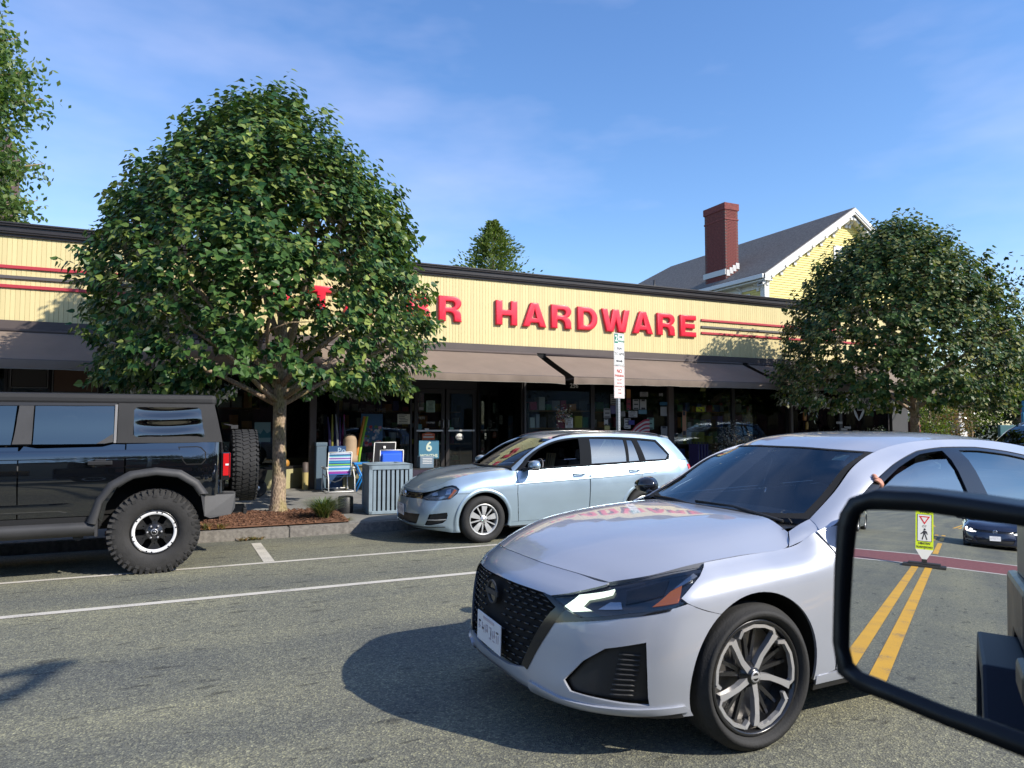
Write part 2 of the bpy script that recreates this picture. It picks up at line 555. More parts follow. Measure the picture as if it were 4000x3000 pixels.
def norm_mesh(name, parts, mats):
    v, f, n, mi = [], [], [], []
    for (vs, fs, ns), k in parts:
        o = len(v); v += vs; n += ns
        for q in fs: f.append(tuple(i + o for i in q)); mi.append(k)
    me = bpy.data.meshes.new(name)
    me.from_pydata(v, [], f)
    for mm in mats: me.materials.append(mm)
    me.polygons.foreach_set('material_index', mi)
    me.polygons.foreach_set('use_smooth', [True] * len(f))
    me.update()
    me.normals_split_custom_set_from_vertices(n)
    return me
def mirror(d):
    vs, fs, ns = d
    return [(x, -y, z) for x, y, z in vs], [tuple(reversed(f)) for f in fs], [(x, -y, z) for x, y, z in ns]
def panel(S, poly, name, mat, parent, both=True, merge=False, holes=(), uv=False, **kw):
    """poly: 3D points near the surface (or uv). returns created objects"""
    P = poly if uv else S.inv(poly)
    H = [q if uv else S.inv(q) for q in holes]
    d = panel_data(S, P, H, **kw)
    obs = []
    if merge:
        obs.append(link(name, norm_mesh(name, [(d, 0), (mirror(d), 0)], [mat]), None, parent))
    else:
        obs.append(link(name, norm_mesh(name, [(d, 0)], [mat]), None, parent))
        if both: obs.append(link(name, norm_mesh(name, [(mirror(d), 0)], [mat]), None, parent))
    return obs
def arc(cx, cz, r, a0, a1, y, n=24):
    return [(cx + r * math.cos(R(a0 + (a1 - a0) * k / n)), y, cz + r * math.sin(R(a0 + (a1 - a0) * k / n))) for k in range(n + 1)]
# ------------------------------------------------------------------ silver-white sedan (front axle at its origin, +x forward, +y driver side)
ALT_W = [  # stations front centre -> rear centre, each bottom -> shoulder
 [(.84,0,.205),(.925,0,.255),(.955,0,.42),(.945,0,.60),(.905,0,.725),(.775,0,.800)],
 [(.835,.28,.205),(.92,.28,.255),(.935,.28,.42),(.915,.28,.60),(.872,.28,.715),(.765,.25,.797)],
 [(.79,.50,.205),(.868,.50,.255),(.850,.52,.42),(.825,.53,.59),(.785,.53,.695),(.705,.46,.785)],
 [(.70,.66,.205),(.775,.67,.255),(.745,.69,.42),(.71,.70,.585),(.67,.69,.69),(.625,.62,.765)],
 [(.55,.79,.205),(.61,.80,.255),(.595,.825,.42),(.56,.835,.59),(.515,.82,.715),(.475,.735,.805)],
 [(.37,.865,.205),(.40,.875,.265),(.40,.905,.42),(.375,.910,.60),(.33,.895,.745),(.27,.795,.850)],
 [(0,.875,.205),(0,.885,.275),(0,.915,.44),(0,.922,.63),(0,.905,.775),(0,.800,.870)],
 [(-.35,.865,.20),(-.35,.88,.28),(-.35,.905,.46),(-.35,.918,.65),(-.34,.902,.80),(-.34,.790,.888)],
 [(-.60,.86,.20),(-.60,.88,.285),(-.60,.895,.47),(-.60,.910,.66),(-.60,.900,.82),(-.58,.815,.975)],
 [(-1.2,.86,.20),(-1.2,.88,.29),(-1.2,.895,.47),(-1.2,.915,.66),(-1.2,.912,.84),(-1.2,.840,.985)],
 [(-1.8,.86,.20),(-1.8,.88,.29),(-1.8,.895,.47),(-1.8,.915,.66),(-1.8,.915,.85),(-1.8,.845,1.0)],
 [(-2.4,.86,.20),(-2.4,.88,.29),(-2.4,.90,.47),(-2.4,.918,.66),(-2.4,.918,.86),(-2.4,.835,1.02)],
 [(-2.825,.86,.21),(-2.825,.88,.29),(-2.825,.91,.47),(-2.825,.922,.66),(-2.825,.91,.87),(-2.825,.80,1.04)],
 [(-3.3,.84,.22),(-3.3,.87,.30),(-3.3,.90,.48),(-3.3,.905,.67),(-3.3,.88,.88),(-3.3,.73,1.06)],
 [(-3.70,.76,.24),(-3.72,.79,.31),(-3.74,.82,.49),(-3.75,.82,.68),(-3.74,.78,.88),(-3.68,.64,1.07)],
 [(-3.84,.45,.25),(-3.88,.46,.32),(-3.92,.47,.50),(-3.92,.47,.69),(-3.90,.45,.90),(-3.82,.42,1.08)],
 [(-3.86,0,.25),(-3.91,0,.32),(-3.95,0,.50),(-3.95,0,.69),(-3.93,0,.90),(-3.84,0,1.085)],
]
# hood: rows leading edge -> cowl, columns centre -> edge
ALT_H = [
 [(.775,0,.800),(.772,.13,.7995),(.765,.25,.797),(.705,.46,.785),(.625,.62,.765)],
 [(.60,0,.874),(.60,.15,.873),(.585,.32,.868),(.54,.53,.846),(.475,.735,.805)],
 [(.33,0,.942),(.33,.17,.941),(.33,.37,.935),(.30,.60,.907),(.27,.795,.850)],
 [(0,0,.986),(0,.18,.985),(0,.39,.979),(0,.62,.946),(0,.800,.870)],
 [(-.27,0,1.003),(-.27,.18,1.003),(-.27,.38,.998),(-.28,.60,.970),(-.30,.790,.880)],
 [(-.47,0,1.000),(-.465,.18,1.000),(-.45,.36,.998),(-.44,.54,.990),(-.40,.715,.945)],
]
# fender top / scuttle corner between hood rear and A-pillar is part of ALT_G's first column
# greenhouse side: columns belt -> roof ditch
ALT_G = [
 [(-.52,.800,.962),(-.535,.775,.972),(-.55,.745,.985),(-.565,.70,1.0)],
 [(-.74,.830,.978),(-.755,.785,1.04),(-.77,.735,1.09),(-.79,.665,1.128)],
 [(-1.0,.838,.982),(-1.0,.785,1.085),(-1.0,.715,1.185),(-1.01,.615,1.262)],
 [(-1.25,.840,.986),(-1.25,.785,1.11),(-1.25,.705,1.24),(-1.25,.575,1.342)],
 [(-1.55,.843,.994),(-1.55,.785,1.125),(-1.55,.70,1.275),(-1.55,.560,1.389)],
 [(-1.9,.845,1.003),(-1.9,.787,1.135),(-1.9,.70,1.285),(-1.9,.560,1.402)],
 [(-2.3,.838,1.018),(-2.3,.783,1.14),(-2.3,.695,1.275),(-2.3,.556,1.392)],
 [(-2.7,.812,1.036),(-2.7,.762,1.135),(-2.7,.675,1.25),(-2.72,.548,1.348)],
 [(-3.1,.765,1.052),(-3.1,.72,1.12),(-3.1,.65,1.20),(-3.12,.548,1.268)],
 [(-3.5,.70,1.066),(-3.5,.67,1.095),(-3.5,.62,1.125),(-3.5,.56,1.15)],
]
ALT_WS = [  # windscreen rows base -> top, columns centre -> edge
 [(-.45,0,.990),(-.455,.25,.990),(-.48,.48,.988),(-.56,.70,.997)],
 [(-.66,0,1.118),(-.668,.23,1.117),(-.70,.45,1.112),(-.79,.655,1.122)],
 [(-.86,0,1.240),(-.868,.215,1.239),(-.90,.42,1.232),(-1.0,.605,1.252)],
 [(-1.06,0,1.355),(-1.07,.20,1.354),(-1.11,.39,1.345),(-1.235,.560,1.330)],
]
ALT_R = [  # roof rows front -> rear, columns centre -> ditch
 [(-1.06,0,1.358),(-1.07,.20,1.357),(-1.11,.39,1.348),(-1.24,.565,1.335)],
 [(-1.30,0,1.418),(-1.31,.20,1.417),(-1.34,.40,1.405),(-1.42,.565,1.372)],
 [(-1.65,0,1.446),(-1.65,.20,1.444),(-1.67,.40,1.430),(-1.70,.560,1.398)],
 [(-2.1,0,1.445),(-2.1,.20,1.443),(-2.1,.40,1.430),(-2.1,.558,1.400)],
 [(-2.5,0,1.415),(-2.5,.20,1.413),(-2.5,.38,1.402),(-2.5,.550,1.374)],
 [(-2.78,0,1.365),(-2.78,.20,1.364),(-2.78,.37,1.355),(-2.76,.540,1.338)],
]
ALT_RW = [ # rear window
 [(-2.79,0,1.362),(-2.79,.20,1.361),(-2.79,.37,1.352),(-2.77,.53,1.334)],
 [(-3.1,0,1.262),(-3.1,.2,1.262),(-3.1,.38,1.258),(-3.1,.54,1.252)],
 [(-3.42,0,1.128),(-3.42,.2,1.128),(-3.42,.40,1.126),(-3.45,.56,1.145)],
]
ALT_D = [ # deck
 [(-3.42,0,1.125),(-3.42,.25,1.125),(-3.44,.48,1.122),(-3.45,.70,1.066)],
 [(-3.62,0,1.112),(-3.62,.24,1.112),(-3.62,.46,1.105),(-3.60,.67,1.068)],
 [(-3.84,0,1.088),(-3.835,.22,1.088),(-3.82,.42,1.083),(-3.68,.645,1.072)],
]
# ------------------------------------------------------------------ silver-blue estate car
EST_W = [
 [(.80,0,.185),(.885,0,.25),(.895,0,.42),(.865,0,.585),(.82,0,.68),(.778,0,.715)],
 [(.79,.28,.185),(.87,.28,.25),(.88,.28,.42),(.845,.28,.585),(.80,.28,.68),(.758,.27,.720)],
 [(.73,.50,.185),(.80,.51,.25),(.805,.52,.42),(.755,.53,.590),(.72,.53,.685),(.678,.50,.740)],
 [(.63,.64,.18),(.695,.66,.25),(.695,.685,.42),(.65,.69,.595),(.615,.67,.70),(.56,.615,.782)],
 [(.52,.745,.17),(.57,.765,.25),(.565,.795,.42),(.545,.80,.605),(.50,.785,.72),(.43,.68,.840)],
 [(.36,.82,.155),(.38,.84,.25),(.375,.868,.42),(.36,.87,.61),(.33,.845,.745),(.28,.718,.888)],
 [(0,.84,.18),(0,.855,.26),(0,.885,.43),(0,.89,.62),(0,.868,.80),(0,.74,.940)],
 [(-.35,.84,.18),(-.35,.858,.26),(-.35,.885,.44),(-.35,.892,.63),(-.35,.873,.81),(-.34,.755,.965)],
 [(-.57,.84,.18),(-.57,.86,.265),(-.57,.88,.45),(-.57,.89,.63),(-.57,.875,.82),(-.56,.812,.952)],
 [(-1.1,.84,.18),(-1.1,.86,.265),(-1.1,.88,.45),(-1.1,.893,.63),(-1.1,.880,.83),(-1.1,.826,.972)],
 [(-1.65,.84,.18),(-1.65,.86,.265),(-1.65,.88,.45),(-1.65,.895,.63),(-1.65,.883,.84),(-1.65,.830,.990)],
 [(-2.2,.84,.18),(-2.2,.86,.265),(-2.2,.882,.45),(-2.2,.896,.64),(-2.2,.885,.86),(-2.2,.826,1.008)],
 [(-2.63,.84,.19),(-2.63,.86,.27),(-2.63,.888,.46),(-2.63,.898,.65),(-2.63,.882,.88),(-2.63,.808,1.025)],
 [(-3.0,.82,.20),(-3.0,.85,.28),(-3.0,.88,.47),(-3.0,.885,.66),(-3.0,.865,.89),(-3.0,.790,1.038)],
 [(-3.35,.77,.24),(-3.36,.81,.32),(-3.37,.84,.49),(-3.37,.845,.68),(-3.35,.82,.90),(-3.33,.765,1.045)],
 [(-3.62,.58,.26),(-3.65,.62,.34),(-3.67,.66,.50),(-3.67,.68,.69),(-3.64,.70,.90),(-3.56,.70,1.045)],
 [(-3.70,0,.26),(-3.74,0,.34),(-3.77,0,.50),(-3.77,0,.69),(-3.73,0,.90),(-3.66,0,1.045)],
]
EST_H = [
 [(.778,0,.715),(.773,.13,.716),(.758,.27,.720),(.678,.50,.740),(.56,.615,.782)],
 [(.62,0,.812),(.62,.15,.813),(.61,.31,.813),(.55,.52,.812),(.43,.68,.840)],
 [(.36,0,.893),(.36,.16,.896),(.36,.34,.899),(.33,.55,.897),(.28,.718,.888)],
 [(.05,0,.945),(.05,.17,.950),(.05,.36,.955),(.03,.57,.950),(0,.74,.940)],
 [(-.17,0,.966),(-.17,.18,.971),(-.18,.37,.977),(-.24,.58,.973),(-.30,.748,.958)],
 [(-.34,0,.980),(-.345,.18,.983),(-.37,.37,.988),(-.41,.57,.988),(-.44,.735,.965)],
]
EST_G = [
 [(-.46,.795,.945),(-.47,.775,.955),(-.48,.745,.968),(-.49,.70,.988)],
 [(-.70,.818,.958),(-.70,.775,1.04),(-.71,.73,1.10),(-.72,.660,1.152)],
 [(-.95,.822,.967),(-.95,.77,1.09),(-.95,.71,1.21),(-.96,.63,1.295)],
 [(-1.2,.827,.976),(-1.2,.773,1.12),(-1.2,.70,1.27),(-1.21,.60,1.390)],
 [(-1.5,.829,.986),(-1.5,.774,1.14),(-1.5,.695,1.30),(-1.5,.588,1.438)],
 [(-1.9,.829,.999),(-1.9,.774,1.15),(-1.9,.693,1.31),(-1.9,.583,1.455)],
 [(-2.3,.822,1.012),(-2.3,.77,1.155),(-2.3,.69,1.31),(-2.3,.583,1.455)],
 [(-2.7,.805,1.028),(-2.7,.757,1.16),(-2.7,.682,1.30),(-2.7,.578,1.440)],
 [(-3.05,.787,1.040),(-3.05,.74,1.155),(-3.04,.668,1.28),(-3.03,.57,1.413)],
 [(-3.33,.765,1.045),(-3.30,.722,1.145),(-3.25,.655,1.26),(-3.2,.565,1.388)],
 [(-3.56,.70,1.045),(-3.50,.67,1.135),(-3.42,.63,1.24),(-3.33,.55,1.368)],
]
EST_WS = [
 [(-.32,0,.995),(-.325,.25,.995),(-.36,.49,.992),(-.49,.70,.986)],
 [(-.60,0,1.145),(-.605,.23,1.144),(-.63,.46,1.140),(-.72,.655,1.146)],
 [(-.88,0,1.285),(-.885,.22,1.284),(-.91,.44,1.277),(-.965,.625,1.287)],
 [(-1.13,0,1.395),(-1.135,.21,1.394),(-1.16,.42,1.388),(-1.215,.598,1.380)],
]
EST_R = [
 [(-1.13,0,1.398),(-1.135,.21,1.397),(-1.16,.42,1.391),(-1.215,.600,1.385)],
 [(-1.45,0,1.458),(-1.45,.21,1.457),(-1.46,.42,1.450),(-1.48,.588,1.432)],
 [(-1.9,0,1.487),(-1.9,.21,1.486),(-1.9,.42,1.477),(-1.9,.583,1.453)],
 [(-2.4,0,1.487),(-2.4,.21,1.486),(-2.4,.42,1.476),(-2.4,.582,1.452)],
 [(-2.9,0,1.462),(-2.9,.21,1.461),(-2.9,.42,1.450),(-2.9,.575,1.426)],
 [(-3.38,0,1.410),(-3.375,.21,1.408),(-3.36,.42,1.398),(-3.33,.55,1.372)],
]
EST_RW = [
 [(-3.40,0,1.385),(-3.395,.21,1.383),(-3.38,.42,1.375),(-3.34,.55,1.36)],
 [(-3.52,0,1.24),(-3.515,.22,1.24),(-3.49,.44,1.235),(-3.43,.63,1.235)],
 [(-3.66,0,1.045),(-3.65,.23,1.045),(-3.62,.46,1.045),(-3.565,.70,1.045)],
]
# ------------------------------------------------------------------ vehicle materials
def paint(name, col, metal=0., rough=.35, film=.07, spec=.5):
    m, nt, b = node_mat(name)
    b.inputs['Base Color'].default_value = (*col, 1)
    b.inputs['Metallic'].default_value = metal
    b.inputs['Roughness'].default_value = rough
    b.inputs['Coat Weight'].default_value = 1.
    b.inputs['Specular IOR Level'].default_value = spec
    b.inputs['Coat Roughness'].default_value = .02
    t = N(nt, 'ShaderNodeTexCoord')
    nn = N(nt, 'ShaderNodeTexNoise', Scale=2.6, Detail=5., Roughness=.65)
    nt.links.new(t.outputs['Object'], nn.inputs['Vector'])
    rp = ramp(nt, [(.3, (rough - .05,) * 3), (.7, (min(1, rough + .09),) * 3)])
    nt.links.new(nn.outputs['Fac'], rp.inputs[0]); nt.links.new(rp.outputs[0], b.inputs['Roughness'])
    # faint road film low on the body
    rd = ramp(nt, [(.35, (.012,) * 3), (.75, (film,) * 3)])
    nt.links.new(nn.outputs['Fac'], rd.inputs[0]); nt.links.new(rd.outputs[0], b.inputs['Coat Roughness'])
    return m
P_white = paint('pearl_white_paint', (.40, .425, .485), .28, .36, .03)
P_silver = paint('silver_blue_paint', (.40, .52, .62), .62, .34, .04)
P_black = paint('black_blue_paint', (.0028, .0035, .0048), .0, .12, .02, .1)
P_black.node_tree.nodes['Principled BSDF'].inputs['Coat IOR'].default_value = 2.1
P_navy = paint('navy_paint', (.012, .018, .04), .1, .15, .03, .2)
P_grey = paint('slate_paint', (.10, .13, .16), .5, .3)
P_own = paint('dark_blue_paint', (.005, .009, .024), .0, .4, .35, .15)
P_own.node_tree.nodes['Principled BSDF'].inputs['Coat Weight'].default_value = .18
M_gloss = pm('gloss_black', (.012, .012, .013), .12, coat=.6)
M_pillar = pm('pillar_black', (.010, .012, .015), .14, spec=.6)
M_matte = pm('pillar_matte', (.012, .014, .017), .7, spec=.04)
M_bowl = pm('lamp_bowl', (.17, .20, .23), .35, .4)
M_trim = pm('black_trim', (.018, .018, .019), .45, bump=.08, bscale=300)
M_plast = pm('grey_plastic', (.038, .038, .039), .58, bump=.15, bscale=400, var=.25, vscale=3)
M_dark = pm('dark_void', (.006, .006, .006), .9)
M_int = pm('cabin_fabric', (.095, .095, .10), .8, var=.3, vscale=6)
M_rub = pm('tyre_rubber', (.019, .019, .019), .78, bump=.25, bscale=120, var=.35, vscale=7)
M_rubd = pm('dusty_tyre_rubber', (.027, .026, .025), .85, bump=.3, bscale=90, var=.35, vscale=7)
M_alu = pm('machined_alloy', (.52, .52, .53), .30, .6)
M_alud = pm('dull_alloy', (.55, .56, .56), .38, .55)
M_rimblk = pm('black_rim', (.014, .014, .015), .25, coat=.4)
M_chrome = pm('chrome', (.75, .75, .77), .08, 1.)
M_ring = pm('white_ring', (.70, .70, .70), .4)
M_lamp = glass_mat('lamp_lens', (.92, .94, .95), 1., 1.45)
M_lampin = pm('lamp_reflector', (.45, .47, .5), .25, .8)
M_amber = pm('amber_lens', (.75, .16, .02), .25, coat=.5, emit=(1, .25, .02), estr=.15)
M_red = pm('red_lens', (.55, .012, .015), .2, coat=.8)
M_drl = pm('daytime_lamp', (.8, .85, .8), .3, emit=(.86, 1, .82), estr=1.1)
M_head = pm('lit_headlamp', (.9, .9, .9), .3, emit=(1, .88, .8), estr=5.)
M_plate = pm('plate_white', (.70, .70, .72), .35)
M_platei = pm('plate_ink', (.48, .42, .45), .5)
M_glassd = glass_mat('windscreen_glass', (.80, .87, .88), (.80, .94, 1.), 1.8)
M_glasss = glass_mat('side_glass', (.20, .30, .30), (.93, 1., .93), 4.2)
M_glasst = glass_mat('privacy_glass', (.08, .12, .125), (.93, 1., .93), 3.9)
M_glasso = glass_mat('smoked_glass', (.08, .10, .105), (1., .92, .78), 2.7)
M_vinyl = pm('soft_top_vinyl', (.014, .014, .0145), .66, bump=.25, bscale=500, var=.2, vscale=2)
M_skin = pm('skin', (.52, .24, .16), .55, var=.12, vscale=14)
M_disc = pm('brake_disc', (.30, .29, .28), .4, .9)

def wheel(parent, x, y, r, w, rim_r, side, style, rub=None, spin=0.):
    """wheel > tyre, rim, spokes, hub; axle along local y; side=+1 faces +y"""
    rub = rub or M_rub
    root = bpy.data.objects.new('wheel', None); COL.objects.link(root); root.parent = parent
    root.location = (x, y, r - .006)
    s = side
    m = MB(); m.smooth = True
    hw = w / 2
    prof = [(rim_r - .01, hw * .55), (rim_r + .012, hw * .88), (rim_r + (r - rim_r) * .35, hw * 1.02), (rim_r + (r - rim_r) * .62, hw * 1.0), (r - .028, hw * .92), (r - .008, hw * .80), (r, hw * .62), (r, .0)]
    prof = prof + [(a, -b) for a, b in reversed(prof[:-1])]
    m.lathe(prof, 64, 'Y')
    if style == 'offroad':
        rng = random.Random(3)
        n = 46
        for k in range(n):           # tread and shoulder lugs
            a = 2 * PI * (k + .5) / n
            for row in (-1, 0, 1):
                aa = a + (0 if row else PI / n)
                cy_ = row * hw * .52
                M = Matrix.Rotation(-aa, 3, 'Y')
                m.box(M @ Vector((r + .001, cy_, 0)), (.018, hw * (.40 if row else .46), .040), M=M @ Matrix.Rotation(.35 * (1 if row == 0 else row), 3, 'X'))
            for e in (-1, 1):
                M = Matrix.Rotation(-a, 3, 'Y')
                m.box(M @ Vector((r - .018, e * hw * .90, 0)), (.052, .022, .034 if k % 2 else .026), M=M @ Matrix.Rotation(.3, 3, 'X'))
                if k % 2: m.box(M @ Vector((r - .058, e * hw * .985, 0)), (.03, .012, .042), M=M)
    ty = m.build('tyre', rub, root)
    b = MB(); b.smooth = True
    dep = .055
    b.lathe([(rim_r, s * hw * .80), (rim_r - .008, s * hw * .84), (rim_r - .016, s * hw * .80), (rim_r - .024, s * hw * .45), (rim_r - .035, -s * hw * .7), (rim_r - .005, -s * hw * .8)], 56, 'Y')
    face = s * hw * .62
    back = MB(); back.smooth = True
    back.lathe([(.0, face - s * .10), (rim_r - .03, face - s * .10)], 32, 'Y')
    def rib(mb, pts, wd, th=.022, y0=None):
        """flat bar following polar points (r, angle, depth) on the wheel face"""
        P = [Vector((q[0] * math.cos(q[1]), 0, q[0] * math.sin(q[1]))) for q in pts]
        L, Rr = [], []
        for i, p in enumerate(P):
            d = (P[min(i + 1, len(P) - 1)] - P[max(i - 1, 0)]).normalized()
            nrm = Vector((-d.z, 0, d.x))
            ww = wd[i] if hasattr(wd, '__len__') else wd
            dy = Vector((0, face + s * pts[i][2], 0))
            L.append(p + nrm * ww / 2 + dy); Rr.append(p - nrm * ww / 2 + dy)
        k = len(P)
        vs = L + Rr + [v - Vector((0, s * th, 0)) for v in L] + [v - Vector((0, s * th, 0)) for v in Rr]
        fs = []
        for i in range(k - 1):
            fs += [(i, i + 1, k + i + 1, k + i), (2 * k + i, 3 * k + i, 3 * k + i + 1, 2 * k + i + 1), (i, 2 * k + i, 2 * k + i + 1, i + 1), (k + i, k + i + 1, 3 * k + i + 1, 3 * k + i)]
        fs += [(0, k, 3 * k, 2 * k), (k - 1, 3 * k - 1, 4 * k - 1, 2 * k - 1)]
        mb.add(vs, fs, False)
    hub = MB(); hub.smooth = True
    if style == 'pinwheel':
        b.build('rim', M_rimblk, root); back.build('brake_disc', M_disc, root)
        for k in range(5):
            a = spin + k * 2 * PI / 5
            st = MB(); rr = rim_r - .028
            rib(st, [(.035, a + .0, .0), (.10, a + .02, .004), (rr * .72, a + .10, .012), (rr * .94, a + .14, .014)], [.030, .026, .026, .034], .03)
            rib(st, [(rr * .93, a + .10, .0145), (rr, a + .02, .015), (rr * 1.0, a - .22, .015), (rr * 1.0, a - .52, .015), (rr * .98, a - .82, .015)], [.015, .016, .016, .016, .014], .025)
            rib(st, [(rr * .98, a - .82, .0155), (rr * .86, a - .93, .008)], [.020, .014], .022)
            st.build('spoke', M_alu, root, fix=True)
            sk_ = MB()
            rib(sk_, [(.06, a - .38, -.03), (rr * .92, a - .34, -.022)], [.022, .014], .02)
            rib(sk_, [(.06, a - .62, -.03), (rr * .92, a - .66, -.022)], [.022, .014], .02)
            sk_.build('spoke', M_rimblk, root)
        hub.lathe([(.0, face + s * .012), (.03, face + s * .012), (.036, face + s * .004), (.05, face - s * .01), (.065, face - s * .04)], 24, 'Y')
        hub.build('hub_cap', M_rimblk, root)
        bd = MB(); bd.smooth = True
        bd.lathe([(.018, face + s * .0135), (.027, face + s * .0135), (.027, face + s * .012)], 20, 'Y'); bd.box((0, face + s * .014, 0), (.056, .002, .012)); bd.build('badge', M_alu, root)
    elif style == 'tenspoke':
        b.build('rim', M_alud, root); back.build('wheel_back', M_dark, root)
        for k in range(10):
            a = spin + k * 2 * PI / 10
            st = MB(); rr = rim_r - .012
            if k % 2 == 0: rib(st, [(.04, a, .0), (rr * .55, a - .03, .006), (rr, a - .04, .004)], [.03, .058, .088], .02)
            else: rib(st, [(.04, a, .0), (rr * .6, a, .005), (rr, a, .004)], [.018, .017, .018], .02)
            st.build('spoke', M_alud, root)
        hub.lathe([(.0, face + s * .014), (.03, face + s * .014), (.034, face + s * .006), (.06, face - s * .0)], 24, 'Y'); hub.build('hub_cap', M_alud, root)
        bd = MB(); bd.smooth = True
        bd.lathe([(.021, face + s * .0155), (.025, face + s * .0155), (.025, face + s * .013)], 20, 'Y')
        vv = lambda x0, z0, x1, z1: bd.tube([(x0, face + s * .0155, z0), (x1, face + s * .0155, z1)], .002, 4)
        vv(-.014, .014, -.004, -.014); vv(-.004, -.014, .0, .0); vv(0, 0, .004, -.014); vv(.004, -.014, .014, .014)
        bd.build('badge', M_chrome, root)
        nt_ = MB()
        for k in range(5):
            a = spin + .31 + k * 2 * PI / 5
            nt_.cyl((.055 * math.cos(a), face - s * .004, .055 * math.sin(a)), (.055 * math.cos(a), face + s * .004, .055 * math.sin(a)), .011, 8)
        nt_.build('wheel_nuts', M_dark, root)
    elif style == 'offroad':
        b.build('rim', M_rimblk, root); back.build('wheel_back', M_dark, root)
        rg = MB(); rg.smooth = True
        rg.lathe([(rim_r * .80, face + s * .018), (rim_r * .82, face + s * .026), (rim_r * .985, face + s * .026), (rim_r * 1.0, face + s * .016), (rim_r, face), (rim_r * .8, face)], 56, 'Y', closed=True)
        rg.build('beadlock_ring', M_ring, root)
        bt = MB()
        for k in range(12):
            a = spin + (k // 2) * PI / 3 + (k % 2) * .24 + .1
            bt.cyl((.9 * rim_r * math.cos(a), face + s * .02, .9 * rim_r * math.sin(a)), (.9 * rim_r * math.cos(a), face + s * .029, .9 * rim_r * math.sin(a)), .0075, 8)
        bt.build('ring_bolts', M_dark, root)
        for k in range(6):
            a = spin + k * PI / 3
            st = MB()
            rib(st, [(.05, a, .0), (rim_r * .5, a, -.012), (rim_r * .82, a, .0)], [.06, .055, .085], .05)
            rib(st, [(rim_r * .80, a + .26, -.004), (rim_r * .56, a + .16, -.008), (rim_r * .5, a, -.008)], [.03, .028, .028], .04)
            rib(st, [(rim_r * .80, a - .26, -.004), (rim_r * .56, a - .16, -.008), (rim_r * .5, a, -.008)], [.03, .028, .028], .04)
            st.build('spoke', M_rimblk, root)
        hub.lathe([(.0, face + s * .02), (.032, face + s * .02), (.038, face + s * .01), (.085, face - s * .005), (.1, face - s * .03)], 24, 'Y'); hub.build('hub_cap', M_rimblk, root)
        bd = MB(); bd.smooth = True
        bd.lathe([(.028, face + s * .0215), (.034, face + s * .0215), (.034, face + s * .018)], 20, 'Y')
        bd.tube([(-.014, face + s * .022, -.012), (-.006, face + s * .022, .006), (.006, face + s * .022, .010), (.014, face + s * .022, .002)], .005, 5)
        bd.build('badge', M_alu, root)
        ln = MB(); ln.smooth = True
        for k in range(6):
            a = spin + .52 + k * PI / 3
            p = Vector((.068 * math.cos(a), face, .068 * math.sin(a)))
            ln.tube([p, p + Vector((0, s * .022, 0)), p + Vector((0, s * .03, 0))], [.012, .012, .006], 6)
        ln.build('wheel_nuts', M_alu, root)
    return root

def plate(parent, loc, rot, glyphs, seed=1):
    m = MB(); m.box((0, 0, 0), (.305, .006, .152))
    o = m.build('number_plate', M_plate, parent, loc, rot, bevel=.004)
    rng = random.Random(seed); g = MB()
    x = -.115
    for k in range(glyphs):          # unreadable characters: short strokes
        for _ in range(4):
            if rng.random() < .5: g.box((x + rng.choice((-.011, .011)), .0042, rng.uniform(-.012, .014)), (.006, .002, .04))
            else: g.box((x, .0042, rng.choice((-.028, 0, .028))), (.024, .002, .007))
        x += .23 / (glyphs - 1)
    g.box((0, .0042, .058), (.14, .002, .014))
    g.build('plate_characters', M_platei, o)
    return o
def seat(parent, x, y, z=.28, wd=.5):
    m = MB(); m.smooth = True
    m.box((x, y, z + .12), (.52, wd, .18))
    m.box((x - .30, y, z + .46), (.14, wd, .62), M=Matrix.Rotation(-.2, 3, 'Y'))
    m.box((x - .38, y, z + .86), (.10, .26, .17), M=Matrix.Rotation(-.12, 3, 'Y'))
    return m.build('seat', M_int, parent, bevel=.05)
def skin_body(name, verts, edges, radii, mat, parent, sub=2, root=0):
    me = bpy.data.meshes.new(name); me.from_pydata(verts, edges, [])
    o = bpy.data.objects.new('tmp_body', me); COL.objects.link(o)
    sm = o.modifiers.new('skin', 'SKIN'); sb = o.modifiers.new('sub', 'SUBSURF'); sb.levels = sub; sb.render_levels = sub
    for i, r_ in enumerate(radii):
        me.skin_vertices[0].data[i].radius = (r_, r_) if not hasattr(r_, '__len__') else r_
        me.skin_vertices[0].data[i].use_root = (i == root)
    dg = bpy.context.evaluated_depsgraph_get()
    m2 = bpy.data.meshes.new_from_object(o.evaluated_get(dg))
    bpy.data.objects.remove(o)
    m2.materials.clear(); m2.name = name
    m2.polygons.foreach_set('use_smooth', [True] * len(m2.polygons))
    return link(name, m2, mat, parent)

